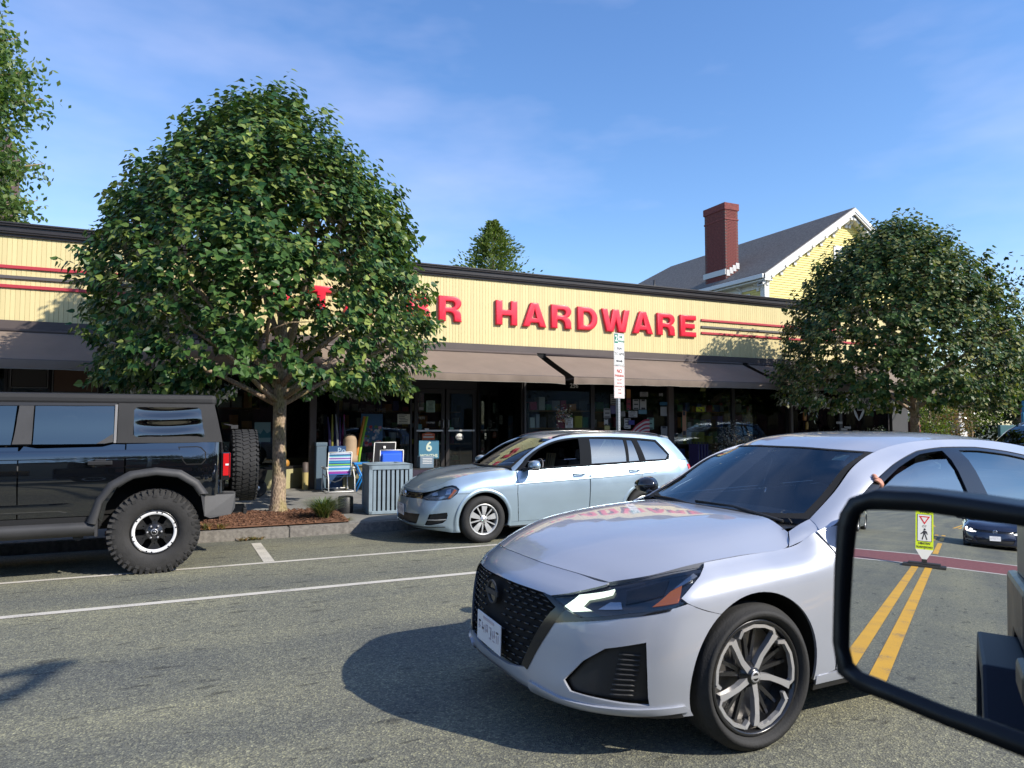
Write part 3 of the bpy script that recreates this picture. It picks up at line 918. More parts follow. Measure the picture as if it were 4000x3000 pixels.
# ------------------------------------------------------------------ the white sedan
def build_sedan():
    car = thing('sedan', 'pearl white sedan driving towards the left with a black V grille and lit arrow-shaped lamp', 'car', (2.44, 3.46, -.03), PI)
    Wl = Surf(ALT_W, True, True); Hd = Surf(ALT_H, out=(0, 0, 1)); G = Surf(ALT_G); WS = Surf(ALT_WS, out=(1, 0, 1)); Rf = Surf(ALT_R, out=(0, 0, 1)); RW = Surf(ALT_RW, out=(-1, 0, 1)); DK = Surf(ALT_D, out=(0, 0, 1))
    I = lambda *p: [tuple(q) for q in Wl.inv(list(p))]
    y = .91
    AF = (0, .335, .385); AR = (-2.825, .335, .385)
    gr = [(0, 3.82), (.69, 3.82), (1.45, 3.86), (1.95, 3.5), (1.77, 2.88), (1.25, 1.56), (.62, 1.38), (0, 1.33)]
    hl = [(1.58, 3.84), (2.92, 4.88), (4.11, 4.985), (5.17, 4.85), (5.05, 4.56), (4.62, 3.95), (4.79, 3.74), (4.52, 3.67), (3.45, 3.57), (2.38, 3.26), (1.98, 3.48)]
    fog = [(3.99, 2.70), (3.14, 2.47), (2.68, 2.09), (2.30, 1.54), (2.53, 1.31), (3.26, 1.24), (4.3, 1.10)]
    a_f = I(*arc(AF[0], AF[1], AF[2], -17, 54, y))       # front part of the front arch (towards +x)
    a_r = I(*arc(AF[0], AF[1], AF[2], 54, 193, y))
    hl_low = [hl[6], hl[7], hl[8], hl[9], hl[10], hl[0], hl[1]]
    bump = [(0, 0), (1, 0), (2, 0), (3, 0), (4, 0)] + [(a_f[0][0], 0)] + a_f + hl_low + [(3, 5), (2, 5), (1, 5), (0, 5)] + gr
    panel(Wl, bump, 'front_bumper', P_white, car, merge=True, uv=True, holes=[fog], h=.05, gap=.0015)
    # recessed lower intakes with slats
    for d in panel(Wl, fog, 'air_intake', M_trim, car, uv=True, off=-.035, lip=0, gap=0):
        pass
    for sgn in (1, -1):
        sl_ = MB()
        for k in range(9):
            v = 1.35 + k * .125
            u = np.linspace(3.45, 3.95, 5); p = Wl.ev(u, np.full(5, v)) + Wl.nrm(u, np.full(5, v)) * -.022
            sl_.tube([(a, b * sgn, c) for a, b, c in p], .004, 4)
        sl_.build('intake_slats', M_plast, car)
    panel(Wl, [(0, 3.9), (.69, 3.86), (1.5, 3.9), (2.0, 3.5), (1.82, 2.85), (1.3, 1.5), (.62, 1.32), (0, 1.27)], 'grille', M_dark, car, merge=True, uv=True, off=-.03, lip=0, gap=0)
    panel(Wl, [(1.40, 3.84), (1.60, 3.86), (2.02, 3.48), (1.84, 2.86), (1.31, 1.50), (1.14, 1.60), (1.60, 2.9), (1.78, 3.44)], 'grille_frame', M_pillar, car, uv=True, off=.004, lip=.04)
    panel(Wl, [(1.36, 1.22), (2.3, 1.03), (3.3, 1.0), (4.3, 1.0), (5.0, .98), (5.05, .60), (4.2, .58), (3.2, .58), (2.2, .60), (1.30, .74)], 'bumper_lip', P_white, car, uv=True, off=.011, lip=.02, gap=0)
    panel(Wl, [(0, 0), (1, 0), (2, 0), (3, 0), (4, 0), (4.9, 0), (4.9, .56), (4.2, .54), (3.2, .54), (2.2, .56), (1.28, .70), (1.0, .78), (0, .80)], 'bumper_valance', M_trim, car, merge=True, uv=True, off=.004, lip=.01, gap=0)
    rng = random.Random(5)
    bars = MB()
    for k in range(13):
        v = 1.52 + k * .185
        um = np.interp(v, [1.33, 1.56, 2.88, 3.5, 3.82], [.9, 1.25, 1.7, 1.85, 1.5])
        for u0 in np.arange(.34 + (k % 2) * .12, um, .24):
            u = np.linspace(u0, min(u0 + .17, um), 3); vv = np.full(3, v)
            p = Wl.ev(u, vv) + Wl.nrm(u, vv) * -.012
            for sgn in (1, -1): bars.tube([(a, b * sgn, c) for a, b, c in p], .006, 4)
    o = bars.build('grille_bars', M_pillar, car); o['kind'] = 'stuff'
    # round badge with a bar, on the centre of the grille
    bd = MB(); bd.smooth = True
    bd.lathe([(.050, .945), (.052, .953), (.060, .953), (.062, .945)], 32, 'X', (0, 0, 0)); bd.box((.95, 0, 0), (.008, .15, .026))
    o = bd.build('badge', M_plast, car, (0, 0, .625))
    mm = MB(); mm.lathe([(.0, .944), (.05, .944)], 24, 'X'); mm.build('badge_back', M_gloss, o)
    plate(car, (.966, 0, .42), (0, R(-3), R(-90)), 6, 3)
    # headlamps: black housing, lens, running light, amber corner
    for sgn, mir in ((1, False), (-1, True)):
        def PP(poly, name, mat, parent, **kw):
            d = panel_data(Wl, poly, **kw)
            if mir: d = mirror(d)
            return link(name, norm_mesh(name, [(d, 0)], [mat]), None, parent)
        h = PP(hl, 'headlight', M_gloss, car, off=-.022, lip=0, gap=-.004)
        PP(hl, 'lens', M_lamp, h, off=.001, lip=.004, gap=.002)
        PP([(1.95, 3.58), (2.21, 4.20), (3.13, 4.70), (3.06, 4.47), (2.47, 4.10), (2.36, 3.76), (2.61, 3.62), (2.16, 3.42)], 'running_light', M_drl, h, off=-.004, lip=.012, gap=0)
        PP([(3.96, 3.80), (4.38, 4.28), (4.66, 4.40), (4.58, 3.83)], 'indicator', M_amber, h, off=-.008, lip=.01, gap=0)
        PP([(4.44, 4.33), (4.95, 4.74), (5.02, 4.60), (4.70, 4.42)], 'reflector', M_lampin, h, off=-.008, lip=.01, gap=0)
        PP([(2.75, 3.72), (3.0, 4.1), (3.25, 4.1), (3.3, 3.78)], 'projector', M_lampin, h, off=-.012, lip=.01, gap=0, bulge=.006)
        PP([(3.35, 4.0), (3.4, 4.6), (4.4, 4.75), (4.2, 4.2)], 'bezel', M_plast, h, off=-.014, lip=.008, gap=0)
        PP([(1.77, 2.86), (2.02, 3.44), (2.38, 3.25), (3.45, 3.56), (4.45, 3.66), (4.40, 3.58), (3.4, 3.42), (2.45, 3.12), (2.05, 2.98)], 'lamp_trim', M_gloss, car, off=.003, lip=.012, gap=0)
    # fenders, doors, quarters
    fen = [tuple(a_f[-1])] + [hl[6], hl[5], hl[4], hl[3], (5.2, 5), (6, 5), (7, 5), (7.7, 5)] + I((-.545, .905, .84), (-.52, .90, .60), (-.52, .885, .285)) + list(reversed(a_r))
    panel(Wl, fen, 'fender', P_white, car, uv=True, h=.05)
    drA = I((-.55, .905, .84), (-.525, .90, .60), (-.525, .885, .285)); drB = I((-1.77, .89, .285), (-1.77, .915, .66))
    panel(Wl, [(7.75, 5)] + drA + drB + [(9.95, 5), (9, 5), (8, 5)], 'front_door', P_white, car, uv=True)
    ra = I(*arc(AR[0], AR[1], AR[2], -6, 42, y)); ra2 = I(*arc(AR[0], AR[1], AR[2], 42, 196, y))
    q = I((-2.60, .918, .74))
    panel(Wl, [(9.97, 5)] + I((-1.78, .915, .66), (-1.78, .89, .285)) + ra + q + [(11.45, 5), (11, 5)], 'rear_door', P_white, car, uv=True)
    panel(Wl, [(11.47, 5)] + q + ra2 + [(ra2[-1][0], 0), (13, 0), (14, 0), (15, 0), (16, 0), (16, 5), (15, 5), (14, 5), (13, 5), (12, 5)], 'rear_quarter', P_white, car, uv=True)
    panel(Wl, [(7.15, .45), (7.15, .96), (11.1, .96), (11.1, .45)], 'rocker_panel', P_white, car, uv=True, off=.004)
    panel(Wl, [(7.12, 0), (7.12, .5), (11.15, .5), (11.15, 0)], 'sill_trim', M_trim, car, uv=True, off=-.002)
    for xx in (-1.63, -2.47):
        for sgn in (1, -1):
            hd = MB(); hd.smooth = True
            zz = .845 if xx > -2 else .865
            hd.tube([(xx + .10, sgn * .905, zz), (xx + .07, sgn * .945, zz), (xx - .07, sgn * .945, zz + .003), (xx - .10, sgn * .905, zz + .003)], .011, 8); hd.build('door_handle', P_white, car)
    panel(Wl, [(13.9, 3.2), (14.9, 3.2), (14.9, 4.2), (13.6, 4.4)], 'tail_light', M_red, car, uv=True, off=.004)
    # hood, scuttle, roof, deck
    panel(Hd, [(0, 0), (0, 2), (0, 4), (1, 4), (2, 4), (3, 4), (4, 4), (5, 4), (5, 3), (5, 2), (5, 1), (5, 0)], 'hood', P_white, car, merge=True, uv=True, gap=.003, lip=.03)
    sc_ = Surf([[(-.325, .788, .886), (-.36, .76, .918), (-.405, .712, .946)], [(-.46, .800, .928), (-.475, .765, .958), (-.49, .705, .978)], [(-.575, .812, .972), (-.575, .765, .982), (-.575, .70, 1.002)]], out=(0, .3, 1))
    panel(sc_, [(0, 0), (0, 2), (2, 2), (2, 0)], 'fender_corner', P_white, car, uv=True, gap=0, lip=0)
    panel(Rf, [(0, 0), (0, 3), (1, 3), (2, 3), (3, 3), (4, 3), (5, 3), (5, 0)], 'roof', P_white, car, merge=True, uv=True, gap=.002)
    panel(DK, [(0, 0), (0, 3), (2, 3), (2, 0)], 'boot_lid', P_white, car, merge=True, uv=True)
    panel(WS, [(0, 0), (0, 2.93), (1, 2.93), (2, 2.93), (3, 2.93), (3, 0)], 'windscreen', M_glassd, car, merge=True, uv=True, lip=0, gap=0)
    panel(WS, [(0, 0), (0, 2.95), (.22, 2.95), (.15, 2), (.10, 1), (.08, 0)], 'windscreen_border', M_dark, car, merge=True, uv=True, off=.003, lip=0, gap=0)
    panel(WS, [(2.94, 0), (2.94, 2.9), (3, 2.9), (3, 0)], 'windscreen_border', M_dark, car, merge=True, uv=True, off=.003, lip=0, gap=0)
    panel(WS, [(0, 2.78), (0, 3), (3, 3), (3, 2.84)], 'windscreen_border', M_dark, car, uv=True, off=.0035, lip=0, gap=0)
    panel(RW, [(0, 0), (0, 3), (2, 3), (2, 0)], 'rear_window', M_glasst, car, merge=True, uv=True, lip=0, gap=0)
    cw = MB(); cw.grid([[(x_, y_, z_) for x_, z_ in ((-.40, .955), (-.56, .965))] for y_ in (-.68, -.3, 0, .3, .68)]); cw.build('cowl', M_trim, car)
    wp = MB(); wp.tube([(-.46, .62, .985), (-.50, .2, 1.018), (-.49, -.12, 1.017)], .008, 6); wp.tube([(-.46, -.02, .985), (-.49, -.35, 1.01), (-.53, -.60, 1.005)], .008, 6); wp.build('wiper', M_trim, car)
    # greenhouse
    blk = [(.35, .05), (1.1, 1.30), (2.0, 1.80), (3.0, 2.24), (3.95, 2.56), (4.65, 2.62), (5.5, 2.60), (6.2, 2.46), (6.9, 2.25), (7.5, 1.8), (7.95, 1.1), (7.9, .05)]
    panel(G, [(0, 0), (0, 3), (1, 3), (2, 3), (3, 3), (4, 3), (5, 3), (6, 3), (7, 3), (8, 3), (9, 3), (9, 0)] + [(7.9, 0)] + list(reversed(blk)) + [(.3, 0)], 'pillar_panel', P_white, car, uv=True, gap=.0015, lip=.02)
    h1 = [(1.0, .22), (1.45, 1.05), (2.36, 1.66), (3.09, 2.06), (3.94, 2.40), (4.58, 2.46), (4.50, .22)]
    h2 = [(4.98, .22), (5.0, 2.44), (5.5, 2.42), (6.14, 2.28), (6.8, 2.02), (7.3, 1.5), (7.35, .22)]
    panel(G, blk, 'window_frame', M_pillar, car, uv=True, holes=[h1, h2], off=-.004, lip=.02)
    panel(G, [(1.05, .22), (1.55, .95), (2.2, 1.42), (2.92, 1.84), (3.66, 2.12), (4.12, 2.16), (4.52, 2.12), (4.50, .22)], 'side_window', M_glasss, car, uv=True, off=-.016, lip=0, gap=0)
    panel(G, h2, 'side_window', M_glasst, car, uv=True, off=-.012, lip=0, gap=0)
    panel(G, [(.35, -.0), (.35, .2), (7.9, .2), (7.9, 0)], 'belt_trim', M_pillar, car, uv=True, off=.004, lip=.006)
    # door mirrors
    for sgn in (1, -1):
        mr = MB(); mr.smooth = True
        mr.lathe([(.0, .07), (.05, .055), (.075, .0), (.08, -.055), (.0, -.06)], 20, 'X')
        ob = mr.build('door_mirror', P_white if sgn > 0 else M_gloss, car, (-.70, sgn * .955, 1.045)); ob.scale = (.9, 1.25, .78)
        st = MB(); st.tube([(-.66, sgn * .83, .985), (-.69, sgn * .91, 1.012)], [.03, .022], 8); st.build('mirror_arm', M_gloss, car)
    # dark inside
    panel(Wl, [(0, 0), (4, 0), (8, 0), (12, 0), (16, 0), (16, 4.95), (12, 4.95), (8, 4.95), (4, 4.9), (0, 4.9)], 'inner_shell', M_dark, car, merge=True, uv=True, off=-.06, lip=0, gap=0, h=.12,
          holes=[I(*arc(0, .335, .42, 0, 345, .9, 20)), I(*arc(-2.825, .335, .42, 0, 345, .9, 20))])
    fl = MB(); fl.bx((-3.5, -.74, .26), (.42, .74, .30)); fl.bx((.38, -.42, .3), (.66, .42, .56)); fl.bx((-.38, -.62, .3), (.38, .62, .72)); fl.bx((-3.2, -.62, .3), (-2.45, .62, .72)); fl.build('underbody', M_dark, car)
    ds = MB(); ds.smooth = True; ds.grid([[(x_, y_, z_ - .02 * abs(y_)) for x_, z_ in ((-.50, .955), (-.75, .985), (-.98, .97), (-1.05, .85), (-1.0, .5))] for y_ in np.linspace(-.74, .74, 7)]); ds.build('dashboard', M_int, car)
    panel(Rf, [(0, 0), (0, 3), (5, 3), (5, 0)], 'headliner', M_int, car, merge=True, uv=True, off=-.03, lip=0, gap=0)
    seat(car, -1.55, .37); seat(car, -1.55, -.37); seat(car, -2.5, .0, .30, 1.25)
    sw = MB(); sw.smooth = True
    sw.lathe([(.178 + .014 * math.cos(t), .014 * math.sin(t)) for t in np.linspace(0, 2 * PI, 8, endpoint=False)], 28, 'X', closed=True); sw.box((0, 0, 0), (.03, .30, .035)); sw.cyl((0, 0, 0), (.22, 0, -.02), .03, 8)
    sw.build('steering_wheel', M_int, car, (-1.15, .37, .90), (0, R(-24), 0))
    ib = MB(); ib.box((0, 0, 0), (.02, .22, .07)); ib.build('inside_mirror', M_gloss, car, (-1.13, 0, 1.27), (0, R(12), 0))
    tk = MB(); tk.box((0, 0, 0), (.004, .09, .055)); tk.build('windscreen_sticker', pm('mint_sticker', (.30, .52, .48), .5), car, (-1.125, .43, 1.298), (0, R(-58), 0))
    for xx in (0, -2.825):
        wheel(car, xx, .80, .334, .235, .262, 1, 'pinwheel', spin=R(118) if xx == 0 else R(85))
        wheel(car, xx, -.80, .334, .235, .262, -1, 'pinwheel', spin=R(20))
        for sgn in (1, -1):
            lin = MB(); lin.smooth = True
            vs = [[(xx + .405 * math.cos(t), sgn * yy, .335 + .405 * math.sin(t)) for yy in (.58, .875)] for t in np.linspace(-.2, PI + .2, 24)]
            lin.grid(vs); lin.build('wheel_well', M_dark, car)
    return car
def build_driver():
    """seated driver in the white sedan; world placed through the same frame as the car"""
    t = thing('person', 'driver in a dark top holding the steering wheel, one hand by the open window', 'person', (2.44, 3.46, -.03), PI)
    shirt = pm('dark_shirt', (.03, .035, .045), .8, var=.2, vscale=10)
    V = [(-1.70, .37, .48), (-1.74, .37, .70), (-1.78, .37, .92), (-1.76, .37, 1.04), (-1.74, .37, 1.10),
         (-1.72, .55, .95), (-1.50, .64, .84), (-1.24, .52, .97),
         (-1.72, .19, .95), (-1.48, .12, .80), (-1.20, .25, .93),
         (-1.35, .47, .52), (-.98, .48, .50), (-1.35, .27, .52), (-.98, .26, .50)]
    E = [(0, 1), (1, 2), (2, 3), (3, 4), (2, 5), (5, 6), (6, 7), (2, 8), (8, 9), (9, 10), (0, 11), (11, 12), (0, 13), (13, 14)]
    Rd = [(.14, .17), (.125, .16), (.12, .17), (.06, .07), (.055, .055), .065, .05, .036, .065, .05, .036, .085, .06, .085, .06]
    body = skin_body('clothed_body', V, E, Rd, shirt, t)
    h = MB(); h.smooth = True
    prof = [(0, -.115), (.045, -.105), (.068, -.06), (.078, 0), (.08, .05), (.066, .10), (.035, .125), (0, .13)]
    h.lathe(prof, 20, 'Z')
    hd = h.build('head', M_skin, t, (-1.70, .37, 1.215)); hd.scale = (1.15, .95, 1)
    f_ = MB(); f_.smooth = True
    f_.tube([(.082, 0, .03), (.10, 0, -.012), (.088, 0, -.022)], [.008, .014, .010], 6); f_.box((.083, 0, -.055), (.008, .045, .008))
    for sgn in (1, -1): f_.box((.082, sgn * .03, .028), (.008, .024, .010)); f_.tube([(0, sgn * .08, .02), (-.01, sgn * .09, .0), (0, sgn * .08, -.03)], .012, 5)
    f_.build('face', M_skin, t, (-1.70, .37, 1.215))
    hr = MB(); hr.smooth = True
    hr.lathe([(.084, .02), (.088, .06), (.075, .112), (.04, .138), (0, .143)], 20, 'Z'); q = hr.build('hair', pm('dark_hair', (.03, .02, .015), .6), t, (-1.712, .37, 1.215)); q.scale = (1.15, 1, 1)
    def hand(c, d, up, side, name='hand'):
        c, d, up = Vector(c), Vector(d).normalized(), Vector(up).normalized(); r_ = d.cross(up) * side
        vs = [c - d * .05, c, c + d * .04]; ed = [(0, 1), (1, 2)]; ra = [.026, .034, .036]
        for k, (o_, l) in enumerate(((-.03, .062), (-.010, .072), (.010, .068), (.028, .054))):
            b = len(vs); p = c + d * .045 + r_ * o_
            vs += [p, p + d * l * .5 - up * .012, p + d * l * .8 - up * .036]; ed += [(2, b), (b, b + 1), (b + 1, b + 2)]; ra += [.011, .010, .008]
        b = len(vs); vs += [c + r_ * -.035 + d * .01, c - r_ * .052 + d * .035 - up * .01, c - r_ * .05 + d * .06 - up * .025]; ed += [(1, b), (b, b + 1), (b + 1, b + 2)]; ra += [.014, .011, .009]
        return skin_body(name, [tuple(p) for p in vs], ed, ra, M_skin, t)
    # forearm of the near arm goes up to the window frame, the other hand rests on the wheel
    hand((-1.17, .29, .985), (.6, .2, .5), (-.5, 0, .8), 1)
    hand((-1.085, .705, 1.148), (.25, .2, .5), (-.2, .6, .6), -1)
    fo = MB(); fo.smooth = True; fo.tube([(-1.48, .60, .86), (-1.25, .66, .99), (-1.07, .70, 1.11)], [.045, .04, .028], 10); fo.build('forearm', M_skin, t)
    return t
# ------------------------------------------------------------------ estate car
def build_estate(P, lit=False, interior=True):
    car = thing('estate_car', '', 'car')
    Wl = Surf(EST_W, True, True); Hd = Surf(EST_H, out=(0, 0, 1)); G = Surf(EST_G); WS = Surf(EST_WS, out=(1, 0, 1)); Rf = Surf(EST_R, out=(0, 0, 1)); RW = Surf(EST_RW, out=(-1, 0, 1))
    I = lambda *p: [tuple(q) for q in Wl.inv(list(p))]
    y = .885
    AF = (-.01, .315, .372); AR = (-2.63, .325, .372)
    a_f = I(*arc(AF[0], AF[1], AF[2], -25, 72, y)); a_r = I(*arc(AF[0], AF[1], AF[2], 72, 190, y))
    grl = [(0, 3.82), (.65, 3.80), (1.73, 3.86), (1.78, 3.09), (.80, 3.04), (0, 3.03)]
    hl = [(1.79, 3.06), (2.92, 4.15), (3.64, 4.42), (4.38, 4.40), (4.7, 4.25), (4.94, 3.91), (4.52, 2.99), (3.62, 2.92), (2.41, 2.92)]
    low = [(0, 1.80), (1.1, 1.78), (2.09, 1.84), (1.95, 1.4), (1.75, 1.06), (1.0, 1.02), (0, 1.02)]
    sid = [(2.92, 1.87), (4.36, 2.05), (4.42, 1.85), (4.37, 1.5), (4.09, 1.24), (3.01, .98), (2.5, .92), (2.78, 1.45)]
    seam = I((.275, .875, .672), (.115, .885, .668))
    # bumper follows the grille hole on the centre line
    bump = [(0, 0), (1, 0), (2, 0), (3, 0), (4, 0), (a_f[0][0], 0)] + a_f + [(4.86, 3.45), (4.52, 2.97), (3.62, 2.90), (2.41, 2.90), (1.77, 3.05), (.80, 3.03), (0, 3.02), (0, 1.82), (1.1, 1.80), (2.11, 1.86), (1.95, 1.4), (1.77, 1.03), (1.0, 1.0), (0, 1.0)]
    panel(Wl, bump, 'front_bumper', P, car, merge=True, uv=True, holes=[sid], h=.05, gap=.001)
    panel(Wl, [(0, 3.84), (.65, 3.82), (1.75, 3.88), (2.92, 4.2), (3.0, 5), (2, 5), (1, 5), (0, 5)], 'hood_nose', P, car, merge=True, uv=True, gap=.001, h=.04)
    panel(Wl, [(0, 3.85), (1.8, 3.9), (1.85, 3.0), (0, 3.0)], 'grille', M_gloss, car, merge=True, uv=True, off=-.012, lip=0, gap=0)
    panel(Wl, [(0, 1.86), (2.15, 1.9), (1.8, .98), (0, .96)], 'lower_grille', M_trim, car, merge=True, uv=True, off=-.03, lip=0, gap=0)
    panel(Wl, sid, 'side_intake', M_trim, car, uv=True, off=-.03, lip=0, gap=0)
    panel(Wl, [(2.78, 1.48), (3.6, 1.50), (4.40, 1.57), (4.40, 1.50), (3.6, 1.44), (2.8, 1.42)], 'intake_strip', M_alud if not lit else M_chrome, car, uv=True, off=-.004, lip=.01, gap=0)
    panel(Wl, [(0, .72), (1, .72), (2, .74), (3, .78), (4.3, .9), (4.3, .82), (3, .68), (2, .62), (1, .6), (0, .6)], 'bumper_lip', M_trim, car, merge=True, uv=True, off=.004, lip=.006, gap=0)
    gb = MB()
    for v in (3.25, 3.6):
        u = np.linspace(0, 1.72, 9); p = Wl.ev(u, np.full(9, v)) + Wl.nrm(u, np.full(9, v)) * -.002
        for sgn in (1, -1): gb.tube([(a, b * sgn, c) for a, b, c in p], .006, 5)
    gb.build('grille_bar', M_chrome if lit else M_gloss, car)
    bd = MB(); bd.smooth = True
    bd.lathe([(.054, .0), (.054, .012), (.064, .012), (.066, .0)], 28, 'X')
    vv = lambda y0, z0, y1, z1: bd.tube([(.010, y0, z0), (.010, y1, z1)], .006, 5)
    vv(-.030, .045, -.009, -.002); vv(-.009, -.002, 0, .010); vv(0, .010, .009, -.002); vv(.009, -.002, .030, .045)
    vv(-.048, .022, -.024, -.042); vv(-.024, -.042, 0, -.008); vv(0, -.008, .024, -.042); vv(.024, -.042, .048, .022)
    o = bd.build('badge', M_chrome, car, (.845, 0, .632)); mm = MB(); mm.lathe([(.0, .001), (.06, .001)], 24, 'X'); mm.build('badge_back', M_gloss, o)
    plate(car, (.905, 0, .42), (0, R(-2), R(-90)), 6, 8)
    for sgn, mir in ((1, False), (-1, True)):
        def PP(poly, name, mat, parent, **kw):
            d = panel_data(Wl, poly, **kw)
            if mir: d = mirror(d)
            return link(name, norm_mesh(name, [(d, 0)], [mat]), None, parent)
        h = PP(hl, 'headlight', M_bowl, car, off=-.03, lip=0, gap=-.004)
        PP(hl, 'lens', M_lamp, h, off=.002, lip=.004, gap=.002)
        lm = M_head if lit else M_lampin
        PP([(2.75, 3.35), (2.7, 3.8), (3.1, 3.95), (3.3, 3.5)], 'projector', lm, h, off=-.012, lip=.016, gap=0)
        PP([(4.0, 3.45), (3.95, 4.1), (4.35, 4.15), (4.42, 3.5)], 'projector', lm, h, off=-.012, lip=.016, gap=0)
        PP([(4.30, 3.05), (4.62, 4.05), (4.82, 3.9), (4.5, 3.1)], 'indicator', M_amber, h, off=-.008, lip=.01, gap=0)
        PP([(1.95, 3.08), (2.6, 3.25), (3.9, 3.3), (4.3, 3.1), (3.6, 3.0), (2.5, 2.99)], 'reflector', M_lampin, h, off=-.012, lip=.01, gap=0)
    fen = [tuple(a_f[-1])] + [(4.86, 3.47), (4.96, 3.93), (4.72, 4.28), (4.40, 4.43), (3.64, 4.45), (2.94, 4.18), (3, 5), (4, 5), (5, 5), (6, 5), (7, 5), (7.85, 5)] + I((-.50, .890, .653), (-.525, .859, .262)) + list(reversed(a_r))
    panel(Wl, fen, 'fender', P, car, uv=True, h=.05)
    # wheel arch lips
    for A in (AF, AR):
        for sgn in (1, -1):
            vs = []
            for t in np.linspace(R(-20), R(195), 40):
                row = []
                for rr, oy in ((A[2] - .004, -.02), (A[2] - .004, .004), (A[2] + .030, .006), (A[2] + .045, -.002)):
                    px_, pz_ = A[0] + rr * math.cos(t), A[1] + rr * math.sin(t)
                    yy = np.interp(pz_, [.2, .43, .63, .8], [.845, .887, .896, .875])
                    row.append((px_, sgn * (yy + oy), pz_))
                vs.append(row)
            m = MB(); m.grid(vs); m.build('wheel_arch', P, car)
    dA = I((-.505, .890, .653), (-.530, .859, .262)); dB = I((-1.66, .86, .262), (-1.66, .893, .60))
    panel(Wl, [(7.88, 5)] + dA + dB + [(10.05, 5), (9, 5), (8, 5)], 'front_door', P, car, uv=True)
    ra = I(*arc(AR[0], AR[1], AR[2], -8, 62, y)); ra2 = I(*arc(AR[0], AR[1], AR[2], 62, 198, y))
    q = I((-2.58, .89, .82))
    panel(Wl, [(10.07, 5)] + I((-1.67, .893, .60), (-1.67, .86, .262)) + ra + q + [(12.15, 5), (12, 5), (11, 5)], 'rear_door', P, car, uv=True)
    panel(Wl, [(12.17, 5)] + q + ra2 + [(ra2[-1][0], 0), (14, 0), (15, 0), (16, 0), (16, 5), (15, 5), (14, 5), (13, 5)], 'rear_quarter', P, car, uv=True)
    panel(Wl, [(7.2, .3), (7.2, .98), (11.1, .98), (11.1, .3)], 'rocker_panel', P, car, uv=True, off=.003)
    panel(Wl, [(7.2, 0), (7.2, .32), (11.1, .32), (11.1, 0)], 'sill_trim', M_trim, car, uv=True)
    # crease moulding along the doors (a fine raised line)
    for sgn in (1, -1):
        u = np.linspace(7.6, 12.6, 24); v = np.interp(u, [7.6, 10, 12.6], [3.74, 3.90, 3.95])
        p = Wl.ev(u, v) + Wl.nrm(u, v) * .001
        m = MB(); m.smooth = True
        pu = Wl.ev(u, v + .05); pd = Wl.ev(u, v - .07); nn = Wl.nrm(u, v)
        m.grid(np.stack([np.array([[a, b * sgn, c] for a, b, c in Q]) for Q in (pu + nn * .0005, p + nn * .007, pd + nn * .0005)], 1)); m.build('door_crease', P, car)
    for xx, zz in ((-1.50, .885), (-2.46, .915)):
        for sgn in (1, -1):
            hd = MB(); hd.smooth = True
            hd.tube([(xx + .10, sgn * .872, zz), (xx + .07, sgn * .912, zz), (xx - .06, sgn * .912, zz + .004), (xx - .10, sgn * .872, zz + .004)], .012, 8); hd.build('door_handle', P, car)
    panel(Wl, [(14.55, 3.5), (14.55, 4.5), (15.3, 4.5), (15.3, 3.6)], 'tail_light', M_red, car, uv=True, off=.005)
    panel(Hd, [(0, 0), (0, 2), (0, 4), (1, 4), (2, 4), (3, 4), (4, 4), (5, 4), (5, 2), (5, 0)], 'hood', P, car, merge=True, uv=True, gap=.002, lip=.03)
    panel(Rf, [(0, 0), (0, 3), (1, 3), (2, 3), (3, 3), (4, 3), (5, 3), (5, 0)], 'roof', P, car, merge=True, uv=True, gap=.0015)
    panel(Rf, [(4.7, 0), (4.7, 2.9), (5, 2.9), (5, 0)], 'roof_spoiler', P, car, merge=True, uv=True, off=.02, lip=.03)
    panel(RW, [(0, 0), (0, 3), (2, 3), (2, 0)], 'rear_window', M_glasst, car, merge=True, uv=True, lip=0, gap=0)
    panel(WS, [(0, 0), (0, 2.9), (1, 2.9), (2, 2.9), (3, 2.9), (3, 0)], 'windscreen', M_glassd, car, merge=True, uv=True, lip=0, gap=0)
    panel(WS, [(0, 0), (0, 2.95), (.2, 2.95), (.12, 2), (.09, 1), (.08, 0)], 'windscreen_border', M_dark, car, merge=True, uv=True, off=.003, lip=0, gap=0)
    panel(WS, [(0, 2.78), (0, 3), (3, 3), (3, 2.84)], 'windscreen_border', M_dark, car, uv=True, off=.0035, lip=0, gap=0)
    cw = MB(); cw.grid([[(x_, y_, z_) for x_, z_ in ((-.30, .965), (-.46, .975))] for y_ in (-.68, -.3, 0, .3, .68)]); cw.build('cowl', M_trim, car)
    blk = [(.05, .05), (.5, 1.5), (.95, 2.45), (1.48, 2.62), (2.45, 2.68), (3.54, 2.74), (4.49, 2.74), (6.31, 2.66), (8.0, 2.58), (8.35, 1.7), (8.56, .87), (8.4, .15), (8.2, .05)]
    panel(G, [(0, 0), (0, 3)] + [(k, 3) for k in range(1, 11)] + [(10, 0), (8.2, 0)] + list(reversed(blk)), 'pillar_panel', P, car, uv=True, gap=.001, lip=.02)
    h1 = [(.72, .22), (1.26, 1.9), (1.89, 2.36), (2.78, 2.5), (3.57, 2.56), (4.32, 2.6), (4.12, .22)]
    h2 = [(4.62, .22), (4.78, 2.56), (6.26, 2.43), (6.15, .22)]
    h3 = [(6.27, .22), (6.41, 2.40), (6.64, 2.37), (6.74, .22)]
    h4 = [(7.05, .24), (6.90, 2.42), (7.9, 2.38), (8.2, 1.5), (8.42, .80), (8.2, .24)]
    panel(G, blk, 'window_frame', M_matte, car, uv=True, holes=[h1, h2, h3, h4], off=-.004, lip=.02)
    for hh in (h2, h3, h4): panel(G, hh, 'side_window', M_glasst, car, uv=True, off=-.010, lip=0, gap=0)
